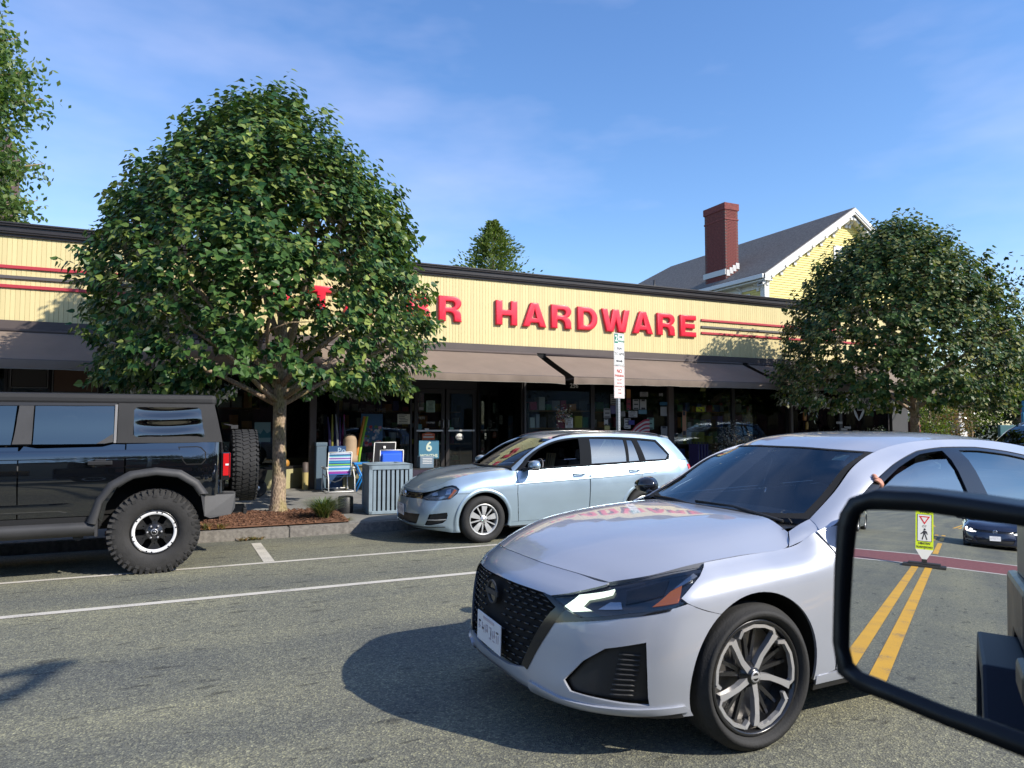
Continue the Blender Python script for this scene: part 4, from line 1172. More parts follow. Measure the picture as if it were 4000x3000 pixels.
    if interior:
        # near front window is wound down; the far one is up
        d = mirror(panel_data(G, h1, off=-.010, lip=0, gap=0)); link('side_window', norm_mesh('side_window', [(d, 0)], [M_glassd]), None, car)
    else:
        panel(G, h1, 'side_window', M_glasst, car, uv=True, off=-.010, lip=0, gap=0)
    for sgn in (1, -1):
        rl = MB(); rl.smooth = True
        rl.tube([(x_, sgn * y_, z_) for x_, y_, z_ in ((-1.22, .572, 1.40), (-1.34, .568, 1.435), (-1.6, .562, 1.472), (-2.0, .560, 1.492), (-2.5, .560, 1.490), (-2.95, .555, 1.458), (-3.1, .552, 1.435), (-3.16, .55, 1.41))], .014, 8); rl.build('roof_rail', M_gloss, car)
        mr = MB(); mr.smooth = True
        mr.lathe([(.0, .06), (.05, .05), (.075, .0), (.078, -.05), (.0, -.055)], 20, 'X')
        ob = mr.build('door_mirror', P, car, (-.70, sgn * .985, 1.03)); ob.scale = (1, 1.5, .95)
        mk_ = MB(); mk_.box((-.685, sgn * .985, .985), (.11, .20, .03)); mk_.tube([(-.62, sgn * .83, .965), (-.66, sgn * .92, .98)], [.03, .022], 8); mk_.build('mirror_arm', M_trim, car, bevel=.008)
    panel(Wl, [(0, 0), (4, 0), (8, 0), (12, 0), (16, 0), (16, 4.95), (12, 4.95), (8, 4.95), (4, 4.9), (0, 4.9)], 'inner_shell', M_dark, car, merge=True, uv=True, off=-.06, lip=0, gap=0, h=.12,
          holes=[I(*arc(AF[0], AF[1], .41, 0, 345, .88, 20)), I(*arc(AR[0], AR[1], .41, 0, 345, .88, 20))])
    fl = MB(); fl.bx((-3.4, -.72, .24), (.38, .72, .28)); fl.bx((.36, -.6, .28), (.66, .6, .60)); fl.bx((-.36, -.6, .28), (.36, .6, .72)); fl.bx((-3.0, -.6, .28), (-2.25, .6, .72)); fl.build('underbody', M_dark, car)
    ds = MB(); ds.smooth = True; ds.grid([[(x_, y_, z_ - .02 * abs(y_)) for x_, z_ in ((-.36, .965), (-.62, .985), (-.88, .97), (-.95, .85), (-.9, .5))] for y_ in np.linspace(-.74, .74, 7)]); ds.build('dashboard', M_int, car)
    panel(Rf, [(0, 0), (0, 3), (5, 3), (5, 0)], 'headliner', M_int, car, merge=True, uv=True, off=-.03, lip=0, gap=0)
    if interior:
        seat(car, -1.45, .36); seat(car, -1.45, -.36); seat(car, -2.4, 0, .30, 1.2)
        tw_ = MB(); tw_.smooth = True  # made-up cream sheet imitating a bright striped patch of light in the cabin
        tw_.grid([[(-1.635 - .20 * (z - .8) + .015 * math.sin(y_ * 60), y_, z) for z in (.80, .95, 1.06, 1.14)] for y_ in np.linspace(-.56, -.22, 13)])
        tw_.build('light_patch', pm('cream_patch', (.75, .70, .50), .8), car, fix=False)
        for y_ in (-.50, -.43, -.36, -.29):
            st_ = MB(); st_.add([(-1.625 - .2 * (z - .8), y_ + d, z) for z in (.80, 1.13) for d in (-.006, .006)], [(0, 1, 3, 2)]); st_.build('patch_stripe', M_dark, car, fix=False)
        sw = MB(); sw.smooth = True
        sw.lathe([(.178 + .014 * math.cos(t), .014 * math.sin(t)) for t in np.linspace(0, 2 * PI, 8, endpoint=False)], 28, 'X', closed=True); sw.box((0, 0, 0), (.03, .30, .035))
        sw.build('steering_wheel', M_int, car, (-1.05, .36, .92), (0, R(-24), 0))
    for xx in (-.01, -2.63):
        for sgn in (1, -1):
            wheel(car, xx, sgn * .775, .318, .205, .210, sgn, 'tenspoke', spin=R(97))
        for sgn in (1, -1):
            lin = MB(); lin.smooth = True
            lin.grid([[(xx + .395 * math.cos(t), sgn * yy, .32 + .395 * math.sin(t)) for yy in (.56, .85)] for t in np.linspace(-.2, PI + .2, 24)])
            lin.build('wheel_well', M_dark, car)
    return car

# ------------------------------------------------------------------ boxy off-roader (origin below the rear axle)
OFF_W = [
 [(-.72,0,.52),(-.72,0,.66),(-.73,0,.82),(-.73,0,1.02),(-.72,0,1.22),(-.70,0,1.40)],
 [(-.70,.60,.52),(-.71,.60,.66),(-.715,.61,.82),(-.715,.61,1.02),(-.71,.60,1.22),(-.69,.58,1.40)],
 [(-.62,.86,.52),(-.63,.87,.66),(-.64,.875,.82),(-.64,.885,1.02),(-.64,.878,1.22),(-.64,.855,1.40)],
 [(-.50,.905,.52),(-.50,.915,.66),(-.50,.925,.82),(-.50,.935,1.02),(-.50,.922,1.22),(-.50,.885,1.40)],
] + [[(x,.905,.52),(x,.918,.66),(x,.930,.82),(x,.940,1.02),(x,.928,1.22),(x,.890,1.40)] for x in (-.2,.3,.8,1.3,1.9,2.4,2.95,3.3)] + [
 [(3.60,.88,.52),(3.60,.89,.66),(3.60,.90,.82),(3.60,.905,1.02),(3.58,.89,1.20),(3.52,.86,1.27)],
 [(3.72,.70,.52),(3.74,.71,.66),(3.75,.72,.82),(3.75,.72,1.02),(3.73,.70,1.18),(3.66,.68,1.26)],
 [(3.74,0,.52),(3.77,0,.66),(3.78,0,.82),(3.78,0,1.02),(3.76,0,1.18),(3.70,0,1.26)],
]
def build_offroader():
    car = thing('off_roader', 'black boxy off-roader with soft top, white-ringed wheel and spare tyre, parked at the kerb', 'car', (-.24, 9.60, -.137), PI)
    Wl = Surf(OFF_W, True, True)
    I = lambda *p: [tuple(q) for q in Wl.inv(list(p))]
    y = .935
    bh = lambda a, b: I(*[(x, y, z) for x, z in a])
    archp = [(.50, .56), (.46, .76), (.36, .92), (.20, 1.03), (.0, 1.065), (-.20, 1.03), (-.36, .92), (-.44, .80)]
    archf = [(2.95 + x, z) for x, z in [(-.50, .56), (-.46, .76), (-.36, .92), (-.2, 1.03), (0, 1.065), (.2, 1.03), (.36, .92), (.46, .76), (.5, .56)]]
    ab = I(*[(x, y, z) for x, z in archp])
    af = I(*[(x, y, z) for x, z in archf])
    b0 = Wl.inv([(.56, .91, .53)])[0]
    X = lambda x, z: tuple(Wl.inv([(x, y, z)])[0])
    # body side panels
    panel(Wl, [X(.295, 1.40), X(.295, 1.06)] + ab[2:] + [X(-.46, .80), (2.6, 1.9), (0, 1.9), (0, 5), (1, 5), (2, 5), (3, 5)], 'rear_quarter', P_black, car, uv=True, h=.05)
    panel(Wl, [X(.305, 1.395), X(.305, 1.055), ab[1], ab[0], X(.56, .64), X(1.245, .64), X(1.255, 1.33), X(1.22, 1.385), X(1.1, 1.362), X(.52, 1.372), X(.42, 1.40)], 'rear_door', P_black, car, uv=True, h=.06)
    panel(Wl, [X(1.265, 1.375), X(1.255, .64), X(2.28, .64), X(2.30, 1.0), X(2.28, 1.375)], 'front_door', P_black, car, uv=True, h=.06)
    panel(Wl, [X(2.31, 1.40), X(2.31, .60)] + af + [X(3.5, .56), (12.3, .4), (14, .4), (14, 5), (13, 5), (12, 5), (11, 5)], 'front_fender', P_black, car, uv=True)
    panel(Wl, [X(.50, .53), X(.56, .635), X(2.42, .635), X(2.45, .53)], 'rocker_panel', M_trim, car, uv=True, h=.08)
    # hood and windscreen (mostly outside the picture)
    hm = MB(); hm.smooth = False
    hm.bx((2.05, -.84, 1.22), (3.66, .84, 1.33)); hm.build('hood', P_black, car, bevel=.04)
    ws = MB(); ws.add([(2.12, -.80, 1.34), (2.12, .80, 1.34), (1.80, .72, 1.82), (1.80, -.72, 1.82)], [(0, 1, 2, 3)]); ws.build('windscreen', M_glassd, car)
    gf = MB(); gf.bx((3.74, -.66, .86), (3.80, .66, 1.16)); gf.build('grille', M_gloss, car, bevel=.02)
    fb = MB(); fb.bx((3.60, -.84, .58), (3.95, .84, .80)); fb.build('front_bumper', M_plast, car, bevel=.04)
    # rub rail on the rocker and the crease that catches light on the doors
    for sgn in (1, -1):
        rk = MB(); rk.smooth = True
        rk.grid([[(x, sgn * yy, zz) for yy, zz in ((.90, .58), (.955, .565), (.975, .54), (.975, .50), (.955, .46), (.90, .43))] for x in np.linspace(.56, 2.45, 8)]); rk.bx((.535, sgn * .90, .43), (.56, sgn * .968, .60)); rk.build('side_step', M_plast, car)
        cz = MB(); cz.smooth = True
        for zz, x0, x1, amp in ((.735, .76, 2.25, .007), (1.285, -.40, 2.2, .005)):
            rows = []
            for x in np.linspace(x0, x1, 20):
                tp = min(1, (x - x0) / .12, (x1 - x) / .12)
                q = Wl.inv([(x, y, zz)])[0]
                r_ = []
                for dv, a in ((.055, 0), (.012, amp * tp), (-.055, 0)):
                    dz_ = dv * .9
                    q2 = Wl.inv([(x, y, zz + dz_)])[0]; p = Wl.ev(*q2)[0] + Wl.nrm(*q2)[0] * (a + .0006); r_.append((p[0], p[1] * sgn, p[2]))
                rows.append(r_)
            cz.grid(rows)
        cz.build('body_crease', P_black, car)
        # flares
        inn = [(.565, .56), (.505, .78), (.40, .95), (.22, 1.055), (.0, 1.085), (-.22, 1.055), (-.39, .945), (-.455, .84)]
        mid = [(.545, .56), (.50, .77), (.39, .92), (.21, 1.02), (.0, 1.05), (-.21, 1.02), (-.37, .915), (-.43, .83)]
        out = [(.64, .58), (.57, .80), (.45, .985), (.26, 1.10), (.0, 1.135), (-.25, 1.10), (-.43, .98), (-.53, .83)]
        for cx, mirx in ((0, 1), (2.95, -1)):
            fr = MB(); fr.smooth = True
            rows = []
            for t in np.linspace(0, 7, 50):
                f_ = lambda L: (np.interp(t, range(8), [a[0] for a in L]), np.interp(t, range(8), [a[1] for a in L]))
                a, b, c = f_(mid), f_(inn), f_(out)
                rows.append([(cx + mirx * a[0], sgn * .86, a[1]), (cx + mirx * a[0], sgn * .995, a[1]), (cx + mirx * (a[0] * .6 + b[0] * .4), sgn * 1.008, a[1] * .6 + b[1] * .4), (cx + mirx * (b[0] * .5 + c[0] * .5), sgn * 1.0, b[1] * .5 + c[1] * .5), (cx + mirx * (c[0] * .92 + b[0] * .08), sgn * .968, c[1] * .92 + b[1] * .08), (cx + mirx * c[0], sgn * .925, c[1])])
            fr.grid(rows); fr.build('wheel_arch', M_plast, car)
    for xx in (.53, 1.62):
        for sgn in (1, -1):
            hd = MB(); hd.smooth = False
            hd.box((xx, sgn * .958, 1.195), (.225, .026, .042)); hd.box((xx, sgn * .946, 1.195), (.10, .012, .075)); hd.build('door_handle', M_trim, car, bevel=.012)
    FD = [(-.21, 1.362), (-.26, 1.195), (-.295, 1.155), (-.455, 1.155), (-.497, 1.205), (-.497, 1.295), (-.445, 1.355), (-.40, 1.365)]
    panel(Wl, [X(*p) for p in FD], 'fuel_door_gap', M_dark, car, uv=True, both=False, off=.0015, lip=0, gap=0)
    fu = panel(Wl, [X(-.22, 1.352), X(-.27, 1.20), X(-.30, 1.165), X(-.45, 1.165), X(-.487, 1.21), X(-.487, 1.29), X(-.44, 1.345), X(-.40, 1.355)], 'fuel_door', P_black, car, uv=True, both=False, off=.004, lip=.004)
    # soft top
    top = MB(); top.smooth = False
    top.bx((-.60, -.765, 1.80), (1.95, .765, 1.935)); o = top.build('soft_top', M_vinyl, car, bevel=.05)
    sidev = Surf([[(2.05, .890, 1.385), (2.0, .862, 1.50), (1.93, .832, 1.66), (1.86, .795, 1.83)]] + [[(x, .885, 1.395), (x, .862, 1.50), (x, .832, 1.66), (x, .795, 1.83)] for x in (1.3, .9, .42, .1, -.2)] + [[(-.665, .865, 1.40), (-.645, .85, 1.50), (-.612, .825, 1.66), (-.575, .79, 1.83)]])
    S = lambda x, z: tuple(sidev.inv([(x, np.interp(z, [1.39, 1.83], [.885, .795]), z)])[0])
    qw = [S(.235, 1.76), S(.20, 1.79), S(-.40, 1.79), S(-.435, 1.765), S(-.465, 1.52), S(-.435, 1.485), S(.20, 1.462), S(.235, 1.49)]
    panel(sidev, [S(.385, 1.40), S(.385, 1.83), S(-.575, 1.83), S(-.60, 1.72), (6, 0)], 'soft_top_side', M_vinyl, car, uv=True, holes=[qw], h=.05, gap=0)
    # clear vinyl, rippled
    for sgn in (1, -1):
        rows = []
        for a in np.linspace(0, 1, 25):
            r_ = []
            for b in np.linspace(0, 1, 30):
                x = .245 + (-.455 - .245) * a + (-.02) * (1 - b); z = 1.458 + (1.795 - 1.458) * b
                yy = np.interp(z, [1.39, 1.83], [.885, .795]) - .006 + .011 * math.sin(b * 12.5 + .5 * math.sin(a * 4.)) * math.sin(PI * min(1, max(0, a))) ** .6
                r_.append((x, sgn * yy, z))
            rows.append(r_)
        m = MB(); m.grid(rows); m.build('vinyl_window', M_glasso, car)
    rear = MB(); rear.add([(-.70, -.84, 1.40), (-.70, .84, 1.40), (-.595, .77, 1.83), (-.595, -.77, 1.83)], [(0, 1, 2, 3)]); rear.build('rear_curtain', M_vinyl, car)
    # door glass and frames
    g1 = [S(1.145, 1.372), S(1.145, 1.795), S(.425, 1.80), S(.42, 1.415), S(.50, 1.378)]
    g0 = [S(1.99, 1.395), S(1.90, 1.72), S(1.85, 1.795), S(1.305, 1.795), S(1.335, 1.365)]
    panel(sidev, g1, 'rear_door_window', M_glasso, car, uv=True, lip=0, gap=0, off=-.008)
    panel(sidev, g0, 'front_door_window', M_glasso, car, uv=True, lip=0, gap=0, off=-.008)
    panel(sidev, [S(.58, 1.372), S(.46, 1.48), S(.425, 1.50), S(.42, 1.41), S(.5, 1.372)], 'window_corner', M_plast, car, uv=True, off=-.002)
    panel(sidev, [S(1.155, 1.36), S(1.155, 1.80), S(1.285, 1.80), S(1.325, 1.36)], 'door_pillar', M_plast, car, uv=True)
    panel(sidev, [S(.418, 1.40), S(.418, 1.815), S(.39, 1.815), S(.39, 1.40)], 'weather_strip', pm('strip_grey', (.19, .185, .18), .5), car, uv=True, off=.006)
    panel(sidev, [S(1.98, 1.79), S(1.98, 1.83), S(.40, 1.83), S(.40, 1.80)], 'roof_seal', M_trim, car, uv=True, off=.003)
    # tail lamps, bumper, spare wheel, hitch
    for sgn in (1, -1):
        tl = MB(); tl.bx((-.745, sgn * .80, .97), (-.655, sgn * .885, 1.285)); t_ = tl.build('tail_light', M_gloss, car, bevel=.012)
        l_ = MB(); l_.bx((-.735, sgn * .885, 1.02), (-.675, sgn * .893, 1.27)); l_.bx((-.752, sgn * .815, 1.0), (-.745, sgn * .88, 1.275)); l_.build('lens', M_red, t_, bevel=.004)
        rf = MB(); rf.bx((-.735, sgn * .893, 1.135), (-.70, sgn * .896, 1.155)); rf.build('reflector', M_ring, t_)
        cs = MB(); cs.add([(-.46, sgn * .99, .815), (-.50, sgn * 1.0, .60), (-.55, sgn * .99, .575), (-.76, sgn * .93, .60), (-.80, sgn * .90, .66), (-.80, sgn * .88, .80), (-.50, sgn * .93, .82),
                            (-.46, sgn * .6, .815), (-.50, sgn * .6, .60), (-.55, sgn * .6, .575), (-.78, sgn * .6, .60), (-.82, sgn * .6, .66), (-.82, sgn * .6, .80), (-.50, sgn * .6, .82)],
                           [(0, 1, 2, 3, 4, 5, 6), (13, 12, 11, 10, 9, 8, 7)] + [(i, (i + 1) % 7, (i + 1) % 7 + 7, i + 7) for i in range(7)]); cs.build('bumper_corner', M_plast, car, bevel=.012)
    bc = MB(); bc.bx((-.83, -.6, .62), (-.70, .6, .80)); bc.bx((-.90, -.25, .665), (-.80, .25, .735)); bc.build('rear_bumper', M_plast, car, bevel=.015)
    hc = MB(); hc.bx((-.98, -.05, .50), (-.70, .05, .60)); hc.bx((-1.0, -.09, .485), (-.96, .09, .56)); hc.build('tow_hitch', M_trim, car, bevel=.008)
    bl = MB(); bl.bx((-.845, -.55, .70), (-.832, -.48, .76)); bl.build('bumper_lamp', M_ring, car)
    tg = MB(); tg.bx((-.80, -.35, .95), (-.72, .35, 1.25)); tg.build('spare_carrier', M_trim, car)
    br = MB(); br.bx((-.88, -.09, 1.545), (-.80, .09, 1.59)); br.tube([(-.72, 0, 1.60), (-.86, 0, 1.575)], .01, 5); br.build('brake_lamp', M_plast, car)
    sp = wheel(car, 0, 0, .435, .30, .235, 1, 'offroad', rub=M_rub)
    sp.name = 'spare_wheel'; sp.location = (-.955, .02, 1.09); sp.rotation_euler = (0, 0, R(90))
    for xx in (0, 2.95):
        for sgn in (1, -1): wheel(car, xx, sgn * .83, .445, .30, .235, sgn, 'offroad', rub=M_rubd, spin=R(90))
    ub = MB(); ub.bx((-.66, -.58, .50), (3.6, .58, .80)); ub.bx((-.62, -.60, .62), (3.5, .60, 1.36)); ub.cyl((0, -.7, .44), (0, .7, .44), .06, 10); ub.cyl((2.95, -.7, .44), (2.95, .7, .44), .06, 10)
    ub.tube([(-.5, .45, .50), (.6, .42, .47), (1.6, .4, .46)], .035, 8); ub.bx((.55, -.55, .46), (2.3, .55, .56)); ub.build('underbody', M_dark, car)
    dm = MB(); dm.cyl((.72, .80, .43), (.72, .86, .43), .05, 14); dm.cyl((.72, .5, .43), (.72, .80, .43), .03, 10); dm.build('trailing_arm', M_trim, car)
    for cx in (0, 2.95):
        for sgn in (1, -1):
            lin = MB(); lin.smooth = True
            lin.grid([[(cx + .53 * math.cos(t), sgn * yy, .55 + .52 * math.sin(t)) for yy in (.55, .93)] for t in np.linspace(-.1, PI + .1, 20)])
            lin.build('wheel_well', M_dark, car)
    inn_ = MB(); inn_.bx((-.5, -.78, 1.36), (2.0, .78, 1.38)); inn_.build('cabin_floor', M_dark, car)
    seat(car, 1.2, .38, 1.0); seat(car, 1.2, -.38, 1.0)
    return car

# ------------------------------------------------------------------ the car the view is taken from: blue, upright sides, door mirror
MIR_M = Vector((.649, .438, 1.305))
MIR_N = Vector((-.9576, -.2842, .0487)).normalized()
def build_own():
    car = thing('jeep', 'dark blue upright car beside the camera, its black framed door mirror filling the corner', 'car', (0, 0, -.02), 0)
    yb = .255
    def slab(name, pts, y0, y1, mat, bev=.02):
        m = MB(); m.prism(pts, lambda x, z, d: (x, d, z), y0, y1); return m.build(name, mat, car, bevel=bev)
    yc = -.62
    for sgn in (1, -1):
        a, b = (yb - .05, yb) if sgn > 0 else (2 * yc - yb, 2 * yc - yb + .05)
        slab('front_door', [(-.42, .48), (.62, .48), (.62, 1.10), (.45, 1.15), (-.42, 1.15)], a, b, P_own)
        slab('rear_door', [(-.43, .48), (-.43, 1.15), (-1.42, 1.15), (-1.42, .95), (-1.18, .80), (-1.08, .48)], a, b, P_own)
        slab('rear_quarter', [(-1.43, 1.15), (-2.35, 1.15), (-2.35, .62), (-2.12, .62), (-2.10, .80), (-1.95, .95), (-1.43, .95)], a, b, P_own)
        slab('front_wing', [(.63, .55), (.63, 1.10), (1.9, 1.05), (1.9, .95), (1.35, .95), (1.12, .75), (1.05, .55)], a, b, P_own)
        e0, e1 = (yb - .02, yb + .115) if sgn > 0 else (2 * yc - yb - .115, 2 * yc - yb + .02)
        for cx in (-1.62, 1.55):
            slab('wheel_arch', [(cx - .56, .56), (cx - .50, .80), (cx - .34, .93), (cx + .34, .93), (cx + .50, .80), (cx + .56, .56), (cx + .48, .56), (cx + .42, .74), (cx + .30, .86), (cx - .30, .86), (cx - .42, .74), (cx - .48, .56)], e0, e1, pm('flare_plastic', (.008, .011, .020), .6), .012)
        hd0 = (yb, yb + .052) if sgn > 0 else (2 * yc - yb - .052, 2 * yc - yb)
        slab('door_handle', [(-.86, .965), (-.62, .965), (-.62, 1.04), (-.86, 1.04)], *hd0, M_trim, .015)
        wheel(car, -1.62, (yb - .06) if sgn > 0 else (2 * yc - yb + .06), .40, .25, .22, sgn, 'offroad')
        wheel(car, 1.55, (yb - .06) if sgn > 0 else (2 * yc - yb + .06), .40, .25, .22, sgn, 'offroad')
        # pillars
        p0, p1 = (yb - .07, yb - .015) if sgn > 0 else (2 * yc - yb + .015, 2 * yc - yb + .07)
        slab('rear_pillar', [(-1.36, 1.15), (-1.44, 1.15), (-1.44, 1.72), (-1.36, 1.72)], p0, p1, P_own, .01)
        slab('rear_side_window', [(-1.44, 1.15), (-2.30, 1.15), (-2.26, 1.70), (-1.44, 1.70)], p0 + .02, p1 - .02, pm('own_side_glass', (.015, .017, .018), .35), 0)
        slab('middle_pillar', [(-.40, 1.15), (-.48, 1.15), (-.48, 1.72), (-.40, 1.72)], p0, p1, P_own, .01)
        slab('screen_pillar', [(.98, 1.06), (1.06, 1.06), (.78, 1.74), (.70, 1.74)], p0, p1, P_own, .01)
    rf = MB(); rf.bx((-2.35, 2 * yc - yb + .03, 1.72), (.82, yb - .03, 1.78)); rf.build('roof', P_own, car, bevel=.03)
    hd = MB(); hd.bx((1.0, 2 * yc - yb + .10, .85), (2.0, yb - .10, 1.09)); hd.build('hood', P_own, car, bevel=.04)
    fl = MB(); fl.bx((-2.3, 2 * yc - yb + .05, .45), (1.95, yb - .05, .55)); fl.build('floor_pan', M_dark, car)
    ws = MB(); ws.add([(1.02, 2 * yc - yb + .07, 1.09), (1.02, yb - .07, 1.09), (.76, yb - .07, 1.72), (.76, 2 * yc - yb + .07, 1.72)], [(0, 1, 2, 3)]); ws.build('windscreen', M_glassd, car)
    rw = MB(); rw.bx((-2.36, 2 * yc - yb + .05, .55), (-2.33, yb - .05, 1.72)); rw.build('tailgate', P_own, car)
    # mirror: glass in the plane that shows the road behind; frame = rounded housing
    n = MIR_N
    ax = Vector((0, 0, 1)).cross(n).normalized()       # along the glass
    upv = n.cross(ax).normalized()
    return car, n, ax, upv
# ------------------------------------------------------------------ ground, road, markings
def sheet(name, x0, x1, ys, zf, mat, dx=None, kind='structure', dz=0.):
    m = MB()
    xs = [x0, x1] if dx is None else list(np.arange(x0, x1 + dx, dx))
    m.grid([[(x, y, zf(y) + dz) for y in ys] for x in xs], smooth=False)
    o = m.build(name, mat)
    if o.data.polygons[0].normal.z < 0: o.data.flip_normals()
    if kind: o['kind'] = kind
    return o
M_asph = asphalt_mat()
M_lw = line_mat('white_line_paint', (.66, .62, .53), .2)
M_ly = line_mat('yellow_line_paint', (.78, .42, .03), .15)
gm = pm('earth_ground', (.09, .095, .06), .95, var=.4, vscale=.3)
m = MB(); m.add([(-900, -900, -.32), (900, -900, -.32), (900, 900, -.32), (-900, 900, -.32)], [(0, 1, 2, 3)])
o = m.build('ground', gm); o['kind'] = 'structure'
OPP = -8.7
road = sheet('road', -160, 160, [OPP, -6, -4, -2, 0, 1.05, 2, 4, 6, 8, KERB_Y], road_z, M_asph)
def stripe(y0, y1, x0, x1, mat=None, name='lane_line'):
    return sheet(name, x0, x1, [y0, y1], road_z, mat or M_lw, dz=.004)
stripe(7.03, 7.135, -60, 60)
stripe(8.70, 8.79, -60, 60)
for k in range(-6, 7):
    x = .90 + k * 6.3
    sheet('parking_line', x, x + .125, [8.80, 9.6, 10.42], road_z, M_lw, dz=.004)
stripe(-5.0, -4.9, -60, 60)
def finish_own():
    car, n, ax, upv = build_own()
    off = Vector(car.location)
    inner = [(-.0819, .0592), (-.0774, .0726), (-.0704, .0776), (-.0556, .0789), (-.0205, .0804), (.0223, .0774), (.0613, .0751), (.105, .0705), (.116, .062), (.119, .045), (.118, -.085), (.113, -.099), (.100, -.105), (.0574, -.100), (.0291, -.0969), (-.0013, -.0947), (-.0453, -.0882), (-.0777, -.0832), (-.0865, -.0767), (-.0902, -.0624), (-.0893, -.0292), (-.0859, .0226)]
    outer = [(-.0990, .0600), (-.0961, .0734), (-.0870, .0890), (-.0603, .0995), (-.0202, .0999), (.0227, .0971), (.0617, .0935), (.112, .0885), (.132, .075), (.137, .045), (.136, -.09), (.128, -.115), (.104, -.122), (.057, -.118), (.030, -.1145), (-.0015, -.1106), (-.0455, -.1038), (-.0791, -.0997), (-.0990, -.0885), (-.1040, -.0579), (-.1032, -.0292), (-.1017, .0226)]
    W3 = lambda a, b, d: tuple(MIR_M + ax * a + upv * b + n * d - off)
    g = MB(); g.add([W3(a, b, 0) for a, b in inner], [tuple(range(len(inner)))]); 
    mm, nt, b = node_mat('mirror_silver'); b.inputs['Base Color'].default_value = (.80, .82, .84, 1); b.inputs['Metallic'].default_value = 1; b.inputs['Roughness'].default_value = 0.0
    o = g.build('mirror_glass', mm, car, fix=False)
    if (o.data.polygons[0].normal - n).length > 1: o.data.flip_normals()
    h = MB(); h.smooth = True
    k = len(inner)
    rows = []
    ci = Vector((.015, -.012))
    def sc(L, s): return [(ci.x + (a - ci.x) * s, ci.y + (b_ - ci.y) * s) for a, b_ in L]
    for L, d in ((inner, .0005), (sc(inner, 1.015), .006), (sc(outer, .985), .010), (outer, .002), (sc(outer, 1.03), -.03), (sc(outer, .97), -.07), (sc(outer, .75), -.11), (sc(outer, .3), -.125)):
        rows.append([W3(a, b_, d) for a, b_ in L] + [W3(*L[0], d)])
    h.grid(rows)
    h.build('mirror_housing', pm('mirror_black', (.010, .011, .013), .42), car)
    ar = MB(); p = MIR_M + ax * .12 + upv * -.06 - n * .05 - off
    ar.tube([tuple(p), (p.x + .03, .25, 1.13)], [.035, .045], 10); ar.build('mirror_arm', M_trim, car)
    return car

# ------------------------------------------------------------------ kerb, pavement, planting bed
M_conc = pm('pavement_concrete', (.21, .205, .19), .9, bump=.35, bscale=220, var=.28, vscale=1.6, detail=8)
M_gran = pm('kerb_granite', (.20, .185, .165), .88, bump=.5, bscale=160, var=.4, vscale=22, detail=6)
M_mulch = pm('bark_mulch', (.11, .040, .018), .95, var=.5, vscale=40)
kb = bpy.data.objects.new('kerb', None); COL.objects.link(kb); kb['kind'] = 'structure'
m = MB(); m.box((0, 0, 0), (1.795, .15, .30)); stone = m.mesh('kerb_stone', M_gran)
bm_ = bmesh.new(); bm_.from_mesh(stone); bmesh.ops.bevel(bm_, geom=list(bm_.edges), offset=.012, segments=2, affect='EDGES'); bm_.to_mesh(stone); bm_.free()
rng = random.Random(11)
for k in range(-22, 24):
    o = link('kerb_stone', stone, None, kb, (k * 1.8 + .55, KERB_Y + .075, road_z(KERB_Y) + KERB_H - .15 + rng.uniform(-.004, .004)), (0, rng.uniform(-.002, .002), rng.uniform(-.002, .002)))
pv = bpy.data.objects.new('pavement', None); COL.objects.link(pv); pv['kind'] = 'structure'
BED = (-.9, 2.35)          # planting bed of the first tree along x
BED2 = (15.6, 18.2)
def slab_z(y): return walk_z(y)
slabs = {}
for (y0, y1) in ((10.955, 12.55), (12.56, 14.15), (14.16, 15.80), (15.81, 17.4)):
    for k in range(-16, 24):
        x0 = k * 1.6 + .1; x1 = x0 + 1.592
        if y0 < 11 and not (x1 < BED[0] or x0 > BED[1]): 
            if x0 < BED[0] < x1: x1 = BED[0]
            elif x0 < BED[1] < x1: x0 = BED[1]
            else: continue
        if y0 < 11 and not (x1 < BED2[0] or x0 > BED2[1]): continue
        m = MB(); z0, z1 = slab_z(y0), slab_z(y1); dz = rng.uniform(-.003, .003)
        m.add([(x0, y0, z0 + dz), (x1, y0, z0 + dz), (x1, y1, z1 + dz), (x0, y1, z1 + dz), (x0, y0, z0 - .08), (x1, y0, z0 - .08), (x1, y1, z1 - .08), (x0, y1, z1 - .08)], [(0, 1, 2, 3), (0, 4, 5, 1), (1, 5, 6, 2), (2, 6, 7, 3), (3, 7, 4, 0)])
        m.build('paving_slab', M_conc, pv, fix=False)
m = MB(); m.add([(-36, 10.95, slab_z(10.95) - .022), (40, 10.95, slab_z(10.95) - .022), (40, 17.5, slab_z(17.5) - .022), (-36, 17.5, slab_z(17.5) - .022)], [(0, 1, 2, 3)]); m.build('joint_sand', pm('joint_sand', (.06, .055, .045), .95), pv)
m = MB(); m.add([(-160, OPP - 5, .0), (160, OPP - 5, .0), (160, OPP, -.02), (-160, OPP, -.02), (160, OPP, -.2), (-160, OPP, -.2)], [(0, 1, 2, 3), (3, 2, 4, 5)]); o = m.build('pavement', M_conc); o['kind'] = 'structure'
